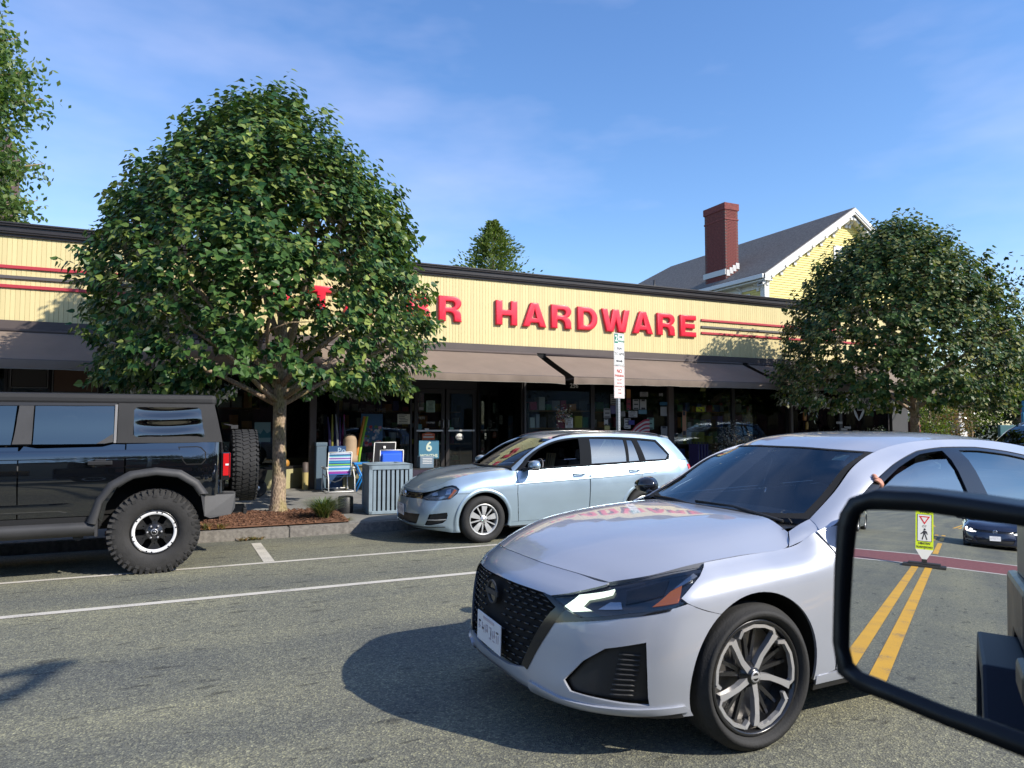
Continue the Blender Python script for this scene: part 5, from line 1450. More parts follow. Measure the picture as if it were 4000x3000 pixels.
def mulch(x0, x1, y0, y1, n, seed):
    rng = random.Random(seed); m = MB()
    nx, ny = 40, 16
    m.grid([[(x0 + (x1 - x0) * i / nx, y0 + (y1 - y0) * j / ny, walk_z(y0 + (y1 - y0) * j / ny) + .01 + .035 * math.sin(PI * j / ny) ** .5 * (1 + .5 * noise.noise((i * .4, j * .5, 3)))) for j in range(ny + 1)] for i in range(nx + 1)])
    for _ in range(n):
        x, y = rng.uniform(x0 + .02, x1 - .02), rng.uniform(y0 + .02, y1 - .05)
        z = walk_z(y) + .02 + .03 * math.sin(PI * (y - y0) / (y1 - y0)) ** .5
        M = Matrix.Rotation(rng.uniform(0, PI), 3, 'Z') @ Matrix.Rotation(rng.uniform(-.5, .5), 3, 'X') @ Matrix.Rotation(rng.uniform(-.5, .5), 3, 'Y')
        m.box((x, y, z + .008), (rng.uniform(.02, .07), rng.uniform(.006, .018), .006), M=M)
    return m.build('mulch', MATS['mulch_chips'])
def chips_mat():
    mt, nt, b = node_mat('mulch_chips')
    ge = N(nt, 'ShaderNodeNewGeometry'); rp = ramp(nt, [(0, (.045, .020, .012)), (.5, (.125, .055, .028)), (1, (.25, .13, .075))])
    nt.links.new(ge.outputs['Random Per Island'], rp.inputs[0]); nt.links.new(rp.outputs[0], b.inputs['Base Color']); b.inputs['Roughness'].default_value = .9
chips_mat()
for a, b, s in ((BED[0], BED[1], 5), (BED2[0], BED2[1], 6)):
    o = mulch(a, b, 10.955, 12.50, 2600 if s == 5 else 900, s); o['kind'] = 'stuff'; o['label'] = 'reddish bark mulch round the foot of the ' + ('tree behind the spare wheel' if s == 5 else 'far street tree'); o['category'] = 'mulch'
def blades(name, x, y, z, n, h, spread, mat, label, cat='grass', seed=1, droop=1.):
    rng = random.Random(seed); m = MB()
    for _ in range(n):
        a = rng.uniform(0, 2 * PI); L = h * rng.uniform(.6, 1.1); s = spread * rng.uniform(.3, 1.1); w = rng.uniform(.004, .008)
        bx_, by_ = x + rng.uniform(-.05, .05), y + rng.uniform(-.05, .05)
        d = Vector((math.cos(a), math.sin(a), 0)); t = Vector((-d.y, d.x, 0))
        P = []
        for k in range(5):
            f = k / 4
            P.append(Vector((bx_, by_, z)) + d * s * f ** 1.3 + Vector((0, 0, L * (f - droop * .45 * f ** 2.6))))
        vs = []
        for k, p in enumerate(P):
            ww = w * (1 - (k / 4) ** 2 * .9); vs += [p - t * ww, p + t * ww]
        m.add(vs, [(2 * k, 2 * k + 1, 2 * k + 3, 2 * k + 2) for k in range(4)])
    o = m.build(name, mat, fix=False)
    tag(o, label, cat, None, 'stuff' if cat == 'weeds' else None)
    return o
L_grass = leaf_mat('grass_blade', (.05, .10, .03), (.10, .16, .05), (.22, .22, .09), .25, .06)
L_weed = leaf_mat('weed_blade', (.10, .13, .03), (.22, .22, .05), (.34, .16, .06), .25, .05)
blades('ornamental_grass', 2.02, 11.25, -.02, 620, .60, .46, L_grass, 'tuft of long ornamental grass in the mulch beside the black stump', 'grass', 4)
for k, (x, y, n, h, s) in enumerate(((.35, 10.99, 50, .16, .15), (.55, 11.0, 40, .12, .12), (.20, 11.02, 60, .20, .12), (.95, 10.77, 40, .07, .16), (.82, 10.76, 40, .06, .18), (1.05, 10.77, 30, .05, .14), (2.35, 11.1, 30, .08, .2))):
    blades('weeds', x, y, -.02 if y > 10.85 else -.165, n, h, s, L_weed, ['yellowing weeds at the mulch edge near the big tyre', 'short weeds beside the yellowing clump in the mulch', 'reddish green weeds behind the off-roader bumper', 'flat weeds growing from the kerb joint by the parking line', 'left end of the weeds along the kerb foot', 'right end of the weeds along the kerb foot', 'dry weeds between the grass tuft and the bin'][k], 'weeds', 20 + k)
m = MB(); m.smooth = True; m.lathe([(.0, .27), (.11, .27), (.125, .25), (.125, .0)], 20, 'Z'); o = m.build('stump_post', M_trim, None, (2.50, 11.95, walk_z(11.95))); tag(o, 'short black round post behind the grass tuft', 'bollard')

# ------------------------------------------------------------------ trees
def leaf_verts(p, d, up, L, w):
    """heart shaped folded leaf: 7 verts"""
    s = d.cross(up).normalized(); n_ = s.cross(d)
    return [p, p + d * L * .10 + s * w * .42 + n_ * .10 * w, p + d * L * .42 + s * w * .5 + n_ * .16 * w, p + d * L, p + d * L * .42 - s * w * .5 + n_ * .16 * w, p + d * L * .10 - s * w * .42 + n_ * .10 * w, p + d * L * .45]
LEAF_F = [(0, 1, 2, 6), (6, 2, 3), (0, 6, 4, 5), (6, 3, 4)]
def street_tree(base, c, rx, ry, zlo, ztop, seed, label, mat, bark, nleaf, sway=0., nparts=300):
    """lollipop street tree: trunk with limbs + crown of separate leaves"""
    rng = random.Random(seed)
    t = thing('street_tree', label, 'tree', base, 0, 'street trees in the pavement beds')
    bz = base[2]
    trk = MB(); trk.smooth = True
    H = 1.95
    trk.tube([(0, 0, -.05), (0, 0, .06), (0, 0, .2), (.01, .0, .7), (.0, .01, 1.3), (.0, 0, H), (.03, .02, 2.7), (.0, .0, 3.6), (.05, 0, 4.8), (0, 0, 6.0)], [.19, .15, .122, .110, .106, .102, .085, .065, .04, .012], 14)
    trk.tube([(0, -.10, H - .28), (0, -.135, H - .275)], [.055, .05], 12)
    ce = Vector((c[0] - base[0], c[1] - base[1], 0))
    limbs = []
    spec = [(175, .95, 2.9, 1.75), (12, .9, 2.7, 1.75), (150, 1.9, 2.3, 1.85), (30, 1.5, 2.6, 1.9), (200, 2.4, 2.3, 2.0), (-40, 1.6, 2.3, 2.05), (-110, 1.3, 2.2, 2.1), (95, 1.5, 2.4, 2.1), (-75, 2.6, 1.8, 2.4), (60, 3.0, 1.8, 2.6), (225, 1.2, 2.6, 1.8), (330, .9, 2.6, 1.85), (120, 3.2, 1.6, 2.8)]
    for az, rise, rad, z0 in spec:
        a = R(az + rng.uniform(-8, 8)); d = Vector((math.cos(a), math.sin(a), 0))
        P = [Vector((0, 0, z0))]; r0 = rng.uniform(.038, .055)
        n = 8
        for k in range(1, n + 1):
            f = k / n
            side = Vector((-d.y, d.x, 0)) * math.sin(f * 5 + az) * .10
            P.append(Vector((0, 0, z0)) + d * rad * f ** .9 + side + Vector((0, 0, rise * (f ** .8) + (.20 * math.sin(f * 3) if rise < 1.1 else 0))))
        trk.tube(P, [r0 * (1 - .8 * k / n) for k in range(n + 1)], 7)
        limbs.append(P)
        for _ in range(3):
            k = rng.randint(3, n - 1); q = P[k]
            e = q + Vector((rng.uniform(-.6, .6), rng.uniform(-.6, .6), rng.uniform(.1, .7)))
            trk.tube([q, (q + e) / 2 + Vector((0, 0, .06)), e], [r0 * .4, r0 * .28, .006], 5)
    trk.build('trunk', bark, t)
    # crown: twigs spread through an egg-shaped shell
    zc = zlo + (ztop - zlo) * .31
    verts, faces = [], []
    allv = []
    camv = Vector(cam.location) - Vector(base)
    ntw = nleaf // 11
    PZ = [0, .06, .14, .25, .38, .55, .72, .84, .94, 1.0]
    PR = [.86, .97, 1.0, .985, .93, .845, .70, .52, .30, .03]
    for _ in range(ntw):
        zf = rng.random() ** .92
        r0 = float(np.interp(zf, PZ, PR)); a = rng.uniform(0, 2 * PI)
        r_ = 1 - abs(rng.gauss(0, .24 if zf > .75 else .17))
        if r_ < .15: continue
        dr = (float(np.interp(zf + .04, PZ, PR)) - float(np.interp(zf - .04, PZ, PR))) / (.08 * (ztop - zlo)) * rx
        slope_up = max(-.8, min(2.2, -dr))
        v = Vector((math.cos(a), math.sin(a), slope_up)).normalized()
        q3 = Vector((math.cos(a) * 1.6, math.sin(a) * 1.6, zf * 3.4))
        lump = 1 + .12 * noise.noise(q3 * 1.1 + Vector((seed, 0, 0))) + .10 * noise.noise(q3 * 2.7 + Vector((0, seed, 0)))
        inn = (1 - r_) * .35 * (ztop - zlo) * (1 if zf > .6 else .3)
        p = Vector((math.cos(a) * rx * r0 * r_ * lump, math.sin(a) * ry * r0 * r_ * lump, zlo + (ztop - zlo) * (zf + (lump - 1) * .35) - inn)) + ce
        p.z -= bz
        if zf < .16 and r0 * r_ < .50 and rng.random() < .85: continue
        if zf < .45 and r_ < .72 and rng.random() < .5: continue
        den = noise.noise(p * .95 + Vector((seed * 3., 0, 0))) + .5 * noise.noise(p * 2.3 + Vector((seed, 4, 0)))
        if den < (-.24 if zf > .5 else -.12) and rng.random() < .75: continue
        outd = Vector((v.x, v.y, v.z * .8 + .30)).normalized()
        tw = (outd + Vector((rng.uniform(-.7, .7), rng.uniform(-.7, .7), rng.uniform(-.5, .6)))).normalized()
        Lt = rng.uniform(.16, .36)
        if r_ > .90 and zf > .45 and rng.random() < .45: Lt *= rng.uniform(1.2, 1.9); tw = (tw + Vector((0, 0, 1.7))).normalized()
        for k in range(11):
            f = (k + .5) / 11
            q = p + tw * Lt * f
            a = k * 2.4 + rng.uniform(-.4, .4)
            e1 = tw.cross(Vector((0, 0, 1)) if abs(tw.z) < .9 else Vector((1, 0, 0))).normalized(); e2 = tw.cross(e1)
            st = (e1 * math.cos(a) + e2 * math.sin(a))
            q2 = q + st * .03
            d = (st * .75 + tw * .25 + Vector((0, 0, -.75)) + outd * .25).normalized()
            up = (outd + Vector((rng.uniform(-.6, .6), rng.uniform(-.6, .6), rng.uniform(0, .7)))).normalized()
            if abs(up.dot(d)) > .95: up = Vector((0, 0, 1)).cross(d) + up
            L = rng.uniform(.080, .128); w = L * rng.uniform(.78, .98)
            allv.append((leaf_verts(q2, d, up, L, w), (q2 - camv).length))
    allv.sort(key=lambda e: e[1])
    me0 = None
    lf = MB(); lf.add(leaf_verts(Vector((0, 0, 0)), Vector((0, 0, -1)), Vector((0, -1, 0)), .09, .078), LEAF_F); me0 = lf.mesh('leaf', mat)
    for vs, _ in allv[:nparts]:
        p, tip, mid = vs[0], vs[3], vs[6]
        d = (tip - p).normalized(); s = (vs[2] - vs[4]).normalized(); n_ = s.cross(d)
        M = Matrix((s, n_, -d)).transposed()
        # leaf template: d=-z, up=-y -> s = d x up
        s0 = Vector((0, 0, -1)).cross(Vector((0, -1, 0)))
        A = Matrix((s0, s0.cross(Vector((0, 0, -1))), Vector((0, 0, -1)))).transposed(); B = Matrix((s, s.cross(d), d)).transposed()
        o = bpy.data.objects.new('leaf', me0); COL.objects.link(o); o.parent = t
        sc_ = (tip - p).length / .09
        o.matrix_local = Matrix.Translation(p) @ (B @ A.transposed()).to_4x4() @ Matrix.Scale(sc_, 4)
    cm = MB()
    for vs, _ in allv[nparts:]: cm.add(vs, LEAF_F)
    o = cm.build('crown', mat, t, fix=False); o['kind'] = 'stuff'
    return t
def bark_mat():
    mt, nt, b = node_mat('pear_bark')
    tc_ = N(nt, 'ShaderNodeTexCoord'); mp_ = N(nt, 'ShaderNodeMapping'); mp_.inputs['Scale'].default_value = (1, 1, .45); nt.links.new(tc_.outputs['Object'], mp_.inputs[0])
    v = N(nt, 'ShaderNodeTexVoronoi', Scale=42.); nt.links.new(mp_.outputs[0], v.inputs['Vector'])
    n1 = N(nt, 'ShaderNodeTexNoise', Scale=6., Detail=6.); nt.links.new(mp_.outputs[0], n1.inputs['Vector'])
    rp = ramp(nt, [(.0, (.10, .073, .053)), (.35, (.26, .19, .13)), (.8, (.40, .30, .21))]); nt.links.new(v.outputs['Distance'], rp.inputs[0])
    r2 = ramp(nt, [(.45, (1, 1, 1)), (.62, (.75, .85, .5))]); nt.links.new(n1.outputs['Fac'], r2.inputs[0])
    mx_ = N(nt, 'ShaderNodeMixRGB', blend_type='MULTIPLY'); mx_.inputs[0].default_value = .8; nt.links.new(rp.outputs[0], mx_.inputs[1]); nt.links.new(r2.outputs[0], mx_.inputs[2])
    nt.links.new(mx_.outputs[0], b.inputs['Base Color']); b.inputs['Roughness'].default_value = .9
    bp = N(nt, 'ShaderNodeBump', Strength=.7, Distance=.012); nt.links.new(v.outputs['Distance'], bp.inputs['Height']); nt.links.new(bp.outputs[0], b.inputs['Normal'])
    return mt
M_bark = bark_mat()
L_pear = leaf_mat('pear_leaf', (.016, .058, .022), (.052, .118, .030), (.19, .235, .06), .24, .06)
L_pear2 = leaf_mat('pear_leaf_far', (.016, .045, .020), (.054, .104, .032), (.20, .20, .07), .26, .05)
street_tree((1.46, 12.23, walk_z(12.23)), (1.20, 12.25), 2.66, 2.55, 2.12, 6.72, 3, 'round crowned street tree in the mulch bed behind the spare wheel', L_pear, M_bark, 46000)
street_tree((16.85, 12.05, walk_z(12.05)), (16.3, 12.1), 2.76, 2.7, 1.95, 6.45, 9, 'round crowned street tree on the right hiding the end of the shop', L_pear2, M_bark, 44000)
def leafy(name, c, rad, n, L, mat, label, cat, seed, trunk=None, group=None, drape=0., shell=.3, bark=None, lump=.25):
    """loose crown made of leaf clumps; trunk drawn as tapered tube"""
    rng = random.Random(seed)
    t = thing(name, label, cat, (c[0], c[1], 0), 0, group)
    m = MB()
    for _ in range(n // 8):
        v = Vector((rng.gauss(0, 1), rng.gauss(0, 1), rng.gauss(0, 1))).normalized()
        r_ = 1 - abs(rng.gauss(0, shell)); r_ = max(.05, r_)
        r_ *= 1 + lump * noise.noise(v * 2.2 + Vector((seed, 1, 0))) + lump * .6 * noise.noise(v * 5 + Vector((seed, 0, 2)))
        p = Vector((v.x * rad[0] * r_, v.y * rad[1] * r_, c[2] + v.z * rad[2] * r_))
        if noise.noise(p * (1.6 / max(.6, min(rad))) + Vector((seed, 5, 0))) < -.18 and rng.random() < .7: continue
        for k in range(8):
            q = p + Vector((rng.uniform(-1, 1), rng.uniform(-1, 1), rng.uniform(-1, 1))) * L * 1.8
            d = Vector((rng.uniform(-1, 1), rng.uniform(-1, 1), rng.uniform(-1, .6) - drape)).normalized()
            up = Vector((rng.uniform(-1, 1), rng.uniform(-1, 1), rng.uniform(.2, 1.2))).normalized()
            l_ = L * rng.uniform(.7, 1.2)
            s = d.cross(up)
            if s.length < 1e-3: continue
            s = s.normalized() * l_ * (.30 if drape < .5 else .16)
            m.add([q, q + d * l_ * .5 + s, q + d * l_, q + d * l_ * .5 - s], [(0, 1, 2, 3)])
    o = m.build('crown', mat, t, fix=False); o['kind'] = 'stuff'
    if trunk is not False:
        tm = MB(); tm.smooth = True; r0 = trunk or .12
        tm.tube([(0, 0, -.3), (.03, 0, c[2] * .5), (0, .02, c[2]), (0, 0, c[2] + rad[2] * .6)], [r0, r0 * .8, r0 * .55, r0 * .15], 8)
        for k in range(5):
            a = k * 1.3 + seed; tm.tube([(0, 0, c[2] * .75 + .1 * k), (math.cos(a) * rad[0] * .35, math.sin(a) * rad[1] * .35, c[2]), (math.cos(a) * rad[0] * .75, math.sin(a) * rad[1] * .75, c[2] + rad[2] * .35)], [r0 * .45, r0 * .3, r0 * .08], 6)
        tm.build('trunk', bark or M_bark, t)
    return t
# ------------------------------------------------------------------ hardware store
M_yel = pm('cream_siding', (.68, .57, .29), .62, var=.06, vscale=1.2)
nt_ = M_yel.node_tree; oi = N(nt_, 'ShaderNodeObjectInfo'); rp_ = ramp(nt_, [(0, (.93, .93, .91)), (1, (1.05, 1.05, 1.04))]); nt_.links.new(oi.outputs['Random'], rp_.inputs[0])
b_ = nt_.nodes['Principled BSDF']; src_ = b_.inputs['Base Color'].links[0].from_socket; mm_ = N(nt_, 'ShaderNodeMixRGB', blend_type='MULTIPLY'); mm_.inputs[0].default_value = 1
nt_.links.new(src_, mm_.inputs[1]); nt_.links.new(rp_.outputs[0], mm_.inputs[2]); nt_.links.new(mm_.outputs[0], b_.inputs['Base Color'])
M_blktrim = pm('cornice_dark', (.028, .024, .026), .45, var=.2, vscale=3)
M_brtrim = pm('fascia_brown', (.085, .066, .060), .6, var=.12, vscale=2)
M_redp = pm('sign_red', (.74, .016, .045), .36, coat=.2)
M_redbar = pm('bar_red', (.44, .035, .05), .5)
M_greybar = pm('bar_grey', (.10, .088, .085), .5)
M_frame = pm('shop_frame', (.018, .015, .014), .5, var=.2, vscale=5)
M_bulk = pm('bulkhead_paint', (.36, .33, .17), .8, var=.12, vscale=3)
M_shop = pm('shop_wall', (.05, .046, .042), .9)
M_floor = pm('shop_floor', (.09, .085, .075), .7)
M_shopg = glass_mat('shop_glass', (.80, .84, .82), 1., 1.45)
M_aw = pm('awning_cloth', (.205, .158, .122), .92, bump=.25, bscale=240, var=.14, vscale=1.3, detail=6)
M_paper = pm('paper_white', (.62, .62, .58), .7)
M_ink = pm('print_ink', (.03, .03, .035), .7)
M_wht = pm('white_paint', (.70, .70, .68), .5)
FY = 15.66
store = thing('hardware_store', 'long low hardware shop with cream vertical board fascia and brown awnings', 'shop', (0, 0, 0))
XB0, XB1 = -16., 21.6
# siding boards: the ones in view are single parts, the rest one mesh
bw = .0765
bd_ = MB(); bd_.add([(-.0355, 0, 3.375), (.0355, 0, 3.375), (.0355, 0, 4.93), (-.0355, 0, 4.93), (-.0385, .012, 3.375), (.0385, .012, 3.375), (.0385, .012, 4.93), (-.0385, .012, 4.93)], [(0, 1, 2, 3), (4, 0, 3, 7), (1, 5, 6, 2), (3, 2, 6, 7), (0, 4, 5, 1)])
board = bd_.mesh('siding_board', M_yel)
rest = MB()
n_in = 0
rng = random.Random(2)
for k in range(int((XB1 - XB0) / bw)):
    x = XB0 + (k + .5) * bw
    if -3.6 < x < 19.3 and n_in < 300:
        link('siding_board', board, None, store, (x, FY + rng.uniform(-.0012, .0012), 0)); n_in += 1
    else:
        rest.add([(a + x, b + FY, c) for a, b, c in bd_.v], bd_.f)
o = rest.build('siding', M_yel, store, fix=False); o['kind'] = 'stuff'
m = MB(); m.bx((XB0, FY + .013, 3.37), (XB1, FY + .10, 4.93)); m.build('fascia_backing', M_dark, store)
# stepped cornice
prof = [(.16, 4.925), (-.035, 4.925), (-.04, 4.965), (-.075, 4.975), (-.08, 5.005), (-.095, 5.01), (-.10, 5.095), (-.135, 5.10), (-.14, 5.135), (-.16, 5.14), (-.16, 5.165), (.25, 5.175)]
m = MB()
for i in range(len(prof) - 1):
    (a, b), (c, d) = prof[i], prof[i + 1]
    m.add([(XB0 - .05, FY + a, b), (XB1 + .05, FY + a, b), (XB1 + .05, FY + c, d), (XB0 - .05, FY + c, d)], [(0, 1, 2, 3)])
m.build('cornice', M_blktrim, store, fix=False)
m = MB(); m.bx((XB0, FY - .045, 3.215), (XB1, FY + .10, 3.368)); m.build('lower_fascia', M_brtrim, store)
m = MB(); m.bx((XB0, FY - .02, 3.10), (XB1, FY + .12, 3.212)); m.build('awning_rail', M_dark, store)
for zz, mm in ((4.36, M_redbar), (4.17, M_greybar), (4.0, M_redbar)):
    for a, b in ((-16, -.6), (13.08, 21.4)):
        m = MB(); m.bx((a, FY - .035, zz - .03), (b, FY - .002, zz + .03)); m.build('stripe_bar', mm, store, bevel=.004)
m = MB(); m.bx((XB0, FY + .2, 5.0), (XB1, 24, 5.12)); m.build('roof', pm('roof_felt', (.10, .10, .10), .9), store)
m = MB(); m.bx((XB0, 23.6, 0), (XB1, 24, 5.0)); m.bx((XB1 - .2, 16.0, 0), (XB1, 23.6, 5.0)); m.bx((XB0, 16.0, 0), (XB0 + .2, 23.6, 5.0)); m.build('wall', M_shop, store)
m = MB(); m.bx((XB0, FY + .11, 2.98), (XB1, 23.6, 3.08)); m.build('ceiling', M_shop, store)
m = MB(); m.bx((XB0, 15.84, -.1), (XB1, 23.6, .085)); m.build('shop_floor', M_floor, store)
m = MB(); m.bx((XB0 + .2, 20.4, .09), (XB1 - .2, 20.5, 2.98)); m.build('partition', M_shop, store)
GZ0, GZ1 = .50, 2.62
def glazing(pts, frames=True, bulk=True, z0=GZ0, z1=GZ1, name='shop_window'):
    """run of shop windows between plan points; posts at each point"""
    for i in range(len(pts) - 1):
        (xa, ya), (xb, yb_) = pts[i], pts[i + 1]
        L = math.hypot(xb - xa, yb_ - ya); a = math.atan2(yb_ - ya, xb - xa)
        f = MB(); f.box((L / 2, 0, z0 + .03), (L - .06, .07, .06)); f.box((L / 2, 0, z1 - .03), (L - .06, .07, .06)); f.box((.03, 0, (z0 + z1) / 2), (.05, .08, z1 - z0)); f.box((L - .03, 0, (z0 + z1) / 2), (.05, .08, z1 - z0))
        w = f.build(name, M_frame, store, (xa, ya, 0), (0, 0, a))
        g = MB(); g.bx((.055, -.004, z0 + .06), (L - .055, .004, z1 - .06)); g.build('pane', M_shopg, w)
        if bulk:
            b = MB(); b.bx((.0, -.03, -.05), (L, .05, z0)); b.build('bulkhead', M_bulk, store, (xa, ya, 0), (0, 0, a))
    h = MB()
yg = 15.80
glazing([(-16, yg), (-12, yg), (-8, yg), (-5, yg), (-2.93, yg), (-2.25, yg), (-1.45, yg), (.15, yg), (1.95, yg)])
glazing([(1.95, yg), (3.35, 17.2)])
glazing([(3.35, 17.2), (5.22, 17.2)], bulk=False, z0=.28)
glazing([(7.0, 17.2), (7.65, yg)])
glazing([(7.65, yg), (9.62, yg), (12.03, yg)])
glazing([(12.15, yg), (14.3, yg), (16.40, yg), (18.6, yg), (20.8, yg)])
m = MB(); m.bx((XB0, FY + .11, 2.62), (XB1, 16.0, 2.98)); m.build('transom', M_frame, store)
m = MB(); m.add([(1.95, yg, 2.6), (3.35, 17.2, 2.6), (7.0, 17.2, 2.6), (7.65, yg, 2.6)], [(0, 1, 2, 3)]); m.build('entrance_soffit', M_frame, store)
m = MB(); m.bx((3.3, 17.18, 2.6), (7.05, 17.3, 3.0)); m.build('entrance_header', M_frame, store)
for x0, x1, y_ in ((2.50, 2.64, 15.78), (11.98, 12.14, 15.76), (16.41, 16.50, 15.74)):
    m = MB(); m.bx((x0, y_ - .07, .05), (x1, y_ + .07, 2.75)); m.build('shop_post', pm('post_brown', (.085, .065, .055), .6), store, bevel=.01)
m = MB(); m.bx((20.86, 15.70, .05), (21.6, 15.84, 3.1)); m.build('end_panel', pm('panel_grey', (.055, .055, .057), .7, var=.1), store)
for k, (x0, x1) in enumerate(((5.28, 6.08), (6.12, 6.94))):
    d = MB()
    d.bx((x0, 17.17, .10), (x0 + .09, 17.23, 2.35)); d.bx((x1 - .09, 17.17, .10), (x1, 17.23, 2.35)); d.bx((x0 + .09, 17.17, .10), (x1 - .09, 17.23, .34)); d.bx((x0 + .09, 17.17, 2.24), (x1 - .09, 17.23, 2.35))
    dd = d.build('shop_door', M_frame, store)
    g = MB(); g.bx((x0 + .09, 17.196, .34), (x1 - .09, 17.204, 2.24)); g.build('pane', M_shopg, dd)
    p = MB(); p.bx((x0 + .05, 17.145, 1.275), (x1 - .05, 17.165, 1.315)); p.build('push_bar', M_alud, dd)
    h = MB(); hx = x1 - .05 if k == 0 else x0 + .05
    h.tube([(hx, 17.17, 1.36), (hx, 17.12, 1.38), (hx, 17.12, 1.56), (hx, 17.17, 1.58)], .012, 6); h.build('door_handle', M_alud, dd)
m = MB(); m.bx((5.22, 17.17, 2.36), (7.0, 17.24, 2.6)); m.build('door_header', M_frame, store)
# awnings
def awning(x0, x1, label, y1=14.2, zt=3.16, zb=2.555, sag=.012):
    t = thing('awning', label, 'awning', (0, 0, 0), 0, 'brown cloth awnings along the shop front')
    m = MB(); m.smooth = True
    nx = max(6, int((x1 - x0) / .35))
    yt = FY - .05
    rows = []
    for i in range(nx + 1):
        x = x0 + (x1 - x0) * i / nx
        rows.append([(x, yt + (y1 - yt) * f, zt + (zb - zt) * f - sag * math.sin(PI * f) * (1 + .8 * noise.noise((x * .9, f * 2, 4)))) for f in np.linspace(0, 1, 9)])
    m.grid(rows); m.build('awning_cloth', M_aw, t, fix=False)
    v = MB(); v.smooth = True
    rng = random.Random(int(x0 * 10)); nv = int((x1 - x0) / .06)
    top, mid, bot = [], [], []
    for i in range(nv + 1):
        x = x0 + (x1 - x0) * i / nv
        w = noise.noise((x * 2.6, 1, 7)) * .030 + noise.noise((x * 7., 3, 7)) * .014
        e = min(1, (x - x0) / .25, (x1 - x) / .25); e = max(0, e)
        top.append((x, y1 - .012, zb - .012)); mid.append((x, y1 - .02 + w * .6, zb - .09)); bot.append((x, y1 - .010 + w, zb - .165 + .012 * noise.noise((x * 1.7, 9, 2)) - .02 * (1 - e)))
    v.grid([list(r_) for r_ in zip(top, mid, bot)]); v.build('valance', M_aw, t, fix=False)
    b = MB(); b.cyl((x0 + .02, y1 + .01, zb - .02), (x1 - .02, y1 + .01, zb - .02), .022, 8)
    b.cyl((x0, yt, zt + .02), (x1, yt, zt + .02), .035, 8); b.build('front_bar', M_brtrim, t)
    hem = MB(); hem.tube([(a, b_ - .003, c) for a, b_, c in bot[::3]], .006, 4); hem.build('hem', pm('hem_cloth', (.24, .22, .18), .8), t)
    for x in (x0 + .06, x1 - .06):
        a = MB(); a.tube([(x, yt + .02, 2.62), (x, (yt + y1) / 2, 2.50), (x, y1 + .03, zb - .03)], .016, 6); a.build('support_arm', M_brtrim, t)
    return t
awning(-15.9, -4.5, 'brown awning at the far left end of the shop front')
awning(-4.35, 7.92, 'long brown awning over the shop entrance behind the big tree')
awning(8.16, 14.50, 'brown awning right of the gap under the red word')
awning(14.72, 21.70, 'brown awning at the right end of the shop behind the far tree')
# letters
def puffy(name, polys, x, z, w, h, parent):
    """outline polygons (unit box) -> rounded raised letter"""
    cu = bpy.data.curves.new('letter_curve', 'CURVE'); cu.dimensions = '2D'; cu.fill_mode = 'BOTH'
    for pl in polys:
        s = cu.splines.new('POLY'); s.points.add(len(pl) - 1); s.use_cyclic_u = True
        for i, (a, b) in enumerate(pl): s.points[i].co = (a * w, b * h, 0, 1)
    cu.extrude = .010; cu.bevel_depth = .030; cu.bevel_resolution = 4; cu.offset = -.030
    o = bpy.data.objects.new('tmp', cu); COL.objects.link(o)
    me = bpy.data.meshes.new_from_object(o.evaluated_get(bpy.context.evaluated_depsgraph_get())); bpy.data.objects.remove(o)
    me.materials.clear(); me.name = name
    me.polygons.foreach_set('use_smooth', [True] * len(me.polygons))
    bm = bmesh.new(); bm.from_mesh(me); bmesh.ops.remove_doubles(bm, verts=bm.verts, dist=.0005)
    for e in bm.edges:
        if len(e.link_faces) == 2 and e.calc_face_angle(0) > .9: e.smooth = False
    bm.to_mesh(me); bm.free()
    return link(name, me, M_redp, parent, (x, FY - .040, z), FACE)
def arcp(cx, cy, rx, ry, a0, a1, n=10): return [(cx + rx * math.cos(R(a0 + (a1 - a0) * k / n)), cy + ry * math.sin(R(a0 + (a1 - a0) * k / n))) for k in range(n + 1)]
GL = {
 'H': [[(0, 0), (.31, 0), (.31, .39), (.69, .39), (.69, 0), (1, 0), (1, 1), (.69, 1), (.69, .63), (.31, .63), (.31, 1), (0, 1)]],
 'A': [[(0, 0), (.29, 0), (.345, .17), (.655, .17), (.71, 0), (1, 0), (.66, 1), (.34, 1)], [(.41, .37), (.5, .70), (.59, .37)]],
 'R': [[(0, 0), (.31, 0), (.31, .36), (.42, .36)] + arcp(.46, .16, .18, .2, 90, 0, 6)[1:] + [(.66, .0), (1.0, 0), (.97, .05), (.96, .2)] + arcp(.72, .25, .24, .24, 0, 75, 5) + [(.86, .52)] + arcp(.64, .735, .33, .265, -35, 90, 10) + [(0, 1)], [(.31, .56), (.31, .79), (.56, .79)] + arcp(.56, .675, .115, .115, 90, -90, 6)[1:]],
 'D': [[(0, 0), (.5, 0)] + arcp(.5, .5, .5, .5, -90, 90, 16)[1:] + [(0, 1)], [(.31, .22), (.31, .78), (.46, .78)] + arcp(.46, .5, .23, .28, 90, -90, 10)[1:]],
 'W': [[(.16, 0), (.42, 0), (.5, .50), (.58, 0), (.84, 0), (1, 1), (.79, 1), (.70, .38), (.61, 1), (.39, 1), (.30, .38), (.21, 1), (0, 1)]],
 'E': [[(0, 0), (.96, 0), (.96, .23), (.31, .23), (.31, .39), (.88, .39), (.88, .61), (.31, .61), (.31, .77), (.96, .77), (.96, 1), (0, 1)]],
 'T': [[(.34, 0), (.66, 0), (.66, .76), (1, .76), (1, 1), (0, 1), (0, .76), (.34, .76)]],
 'S': [[(0, .08), (.08, .30)] + [(.3, .21), (.55, .2), (.66, .27), (.62, .36), (.3, .43), (.06, .56), (.03, .76), (.2, .95), (.5, 1.), (.92, .93), (.85, .72), (.55, .79), (.36, .76), (.38, .67), (.75, .57), (.97, .4), (.95, .2), (.75, .04), (.45, -.01)]],
}
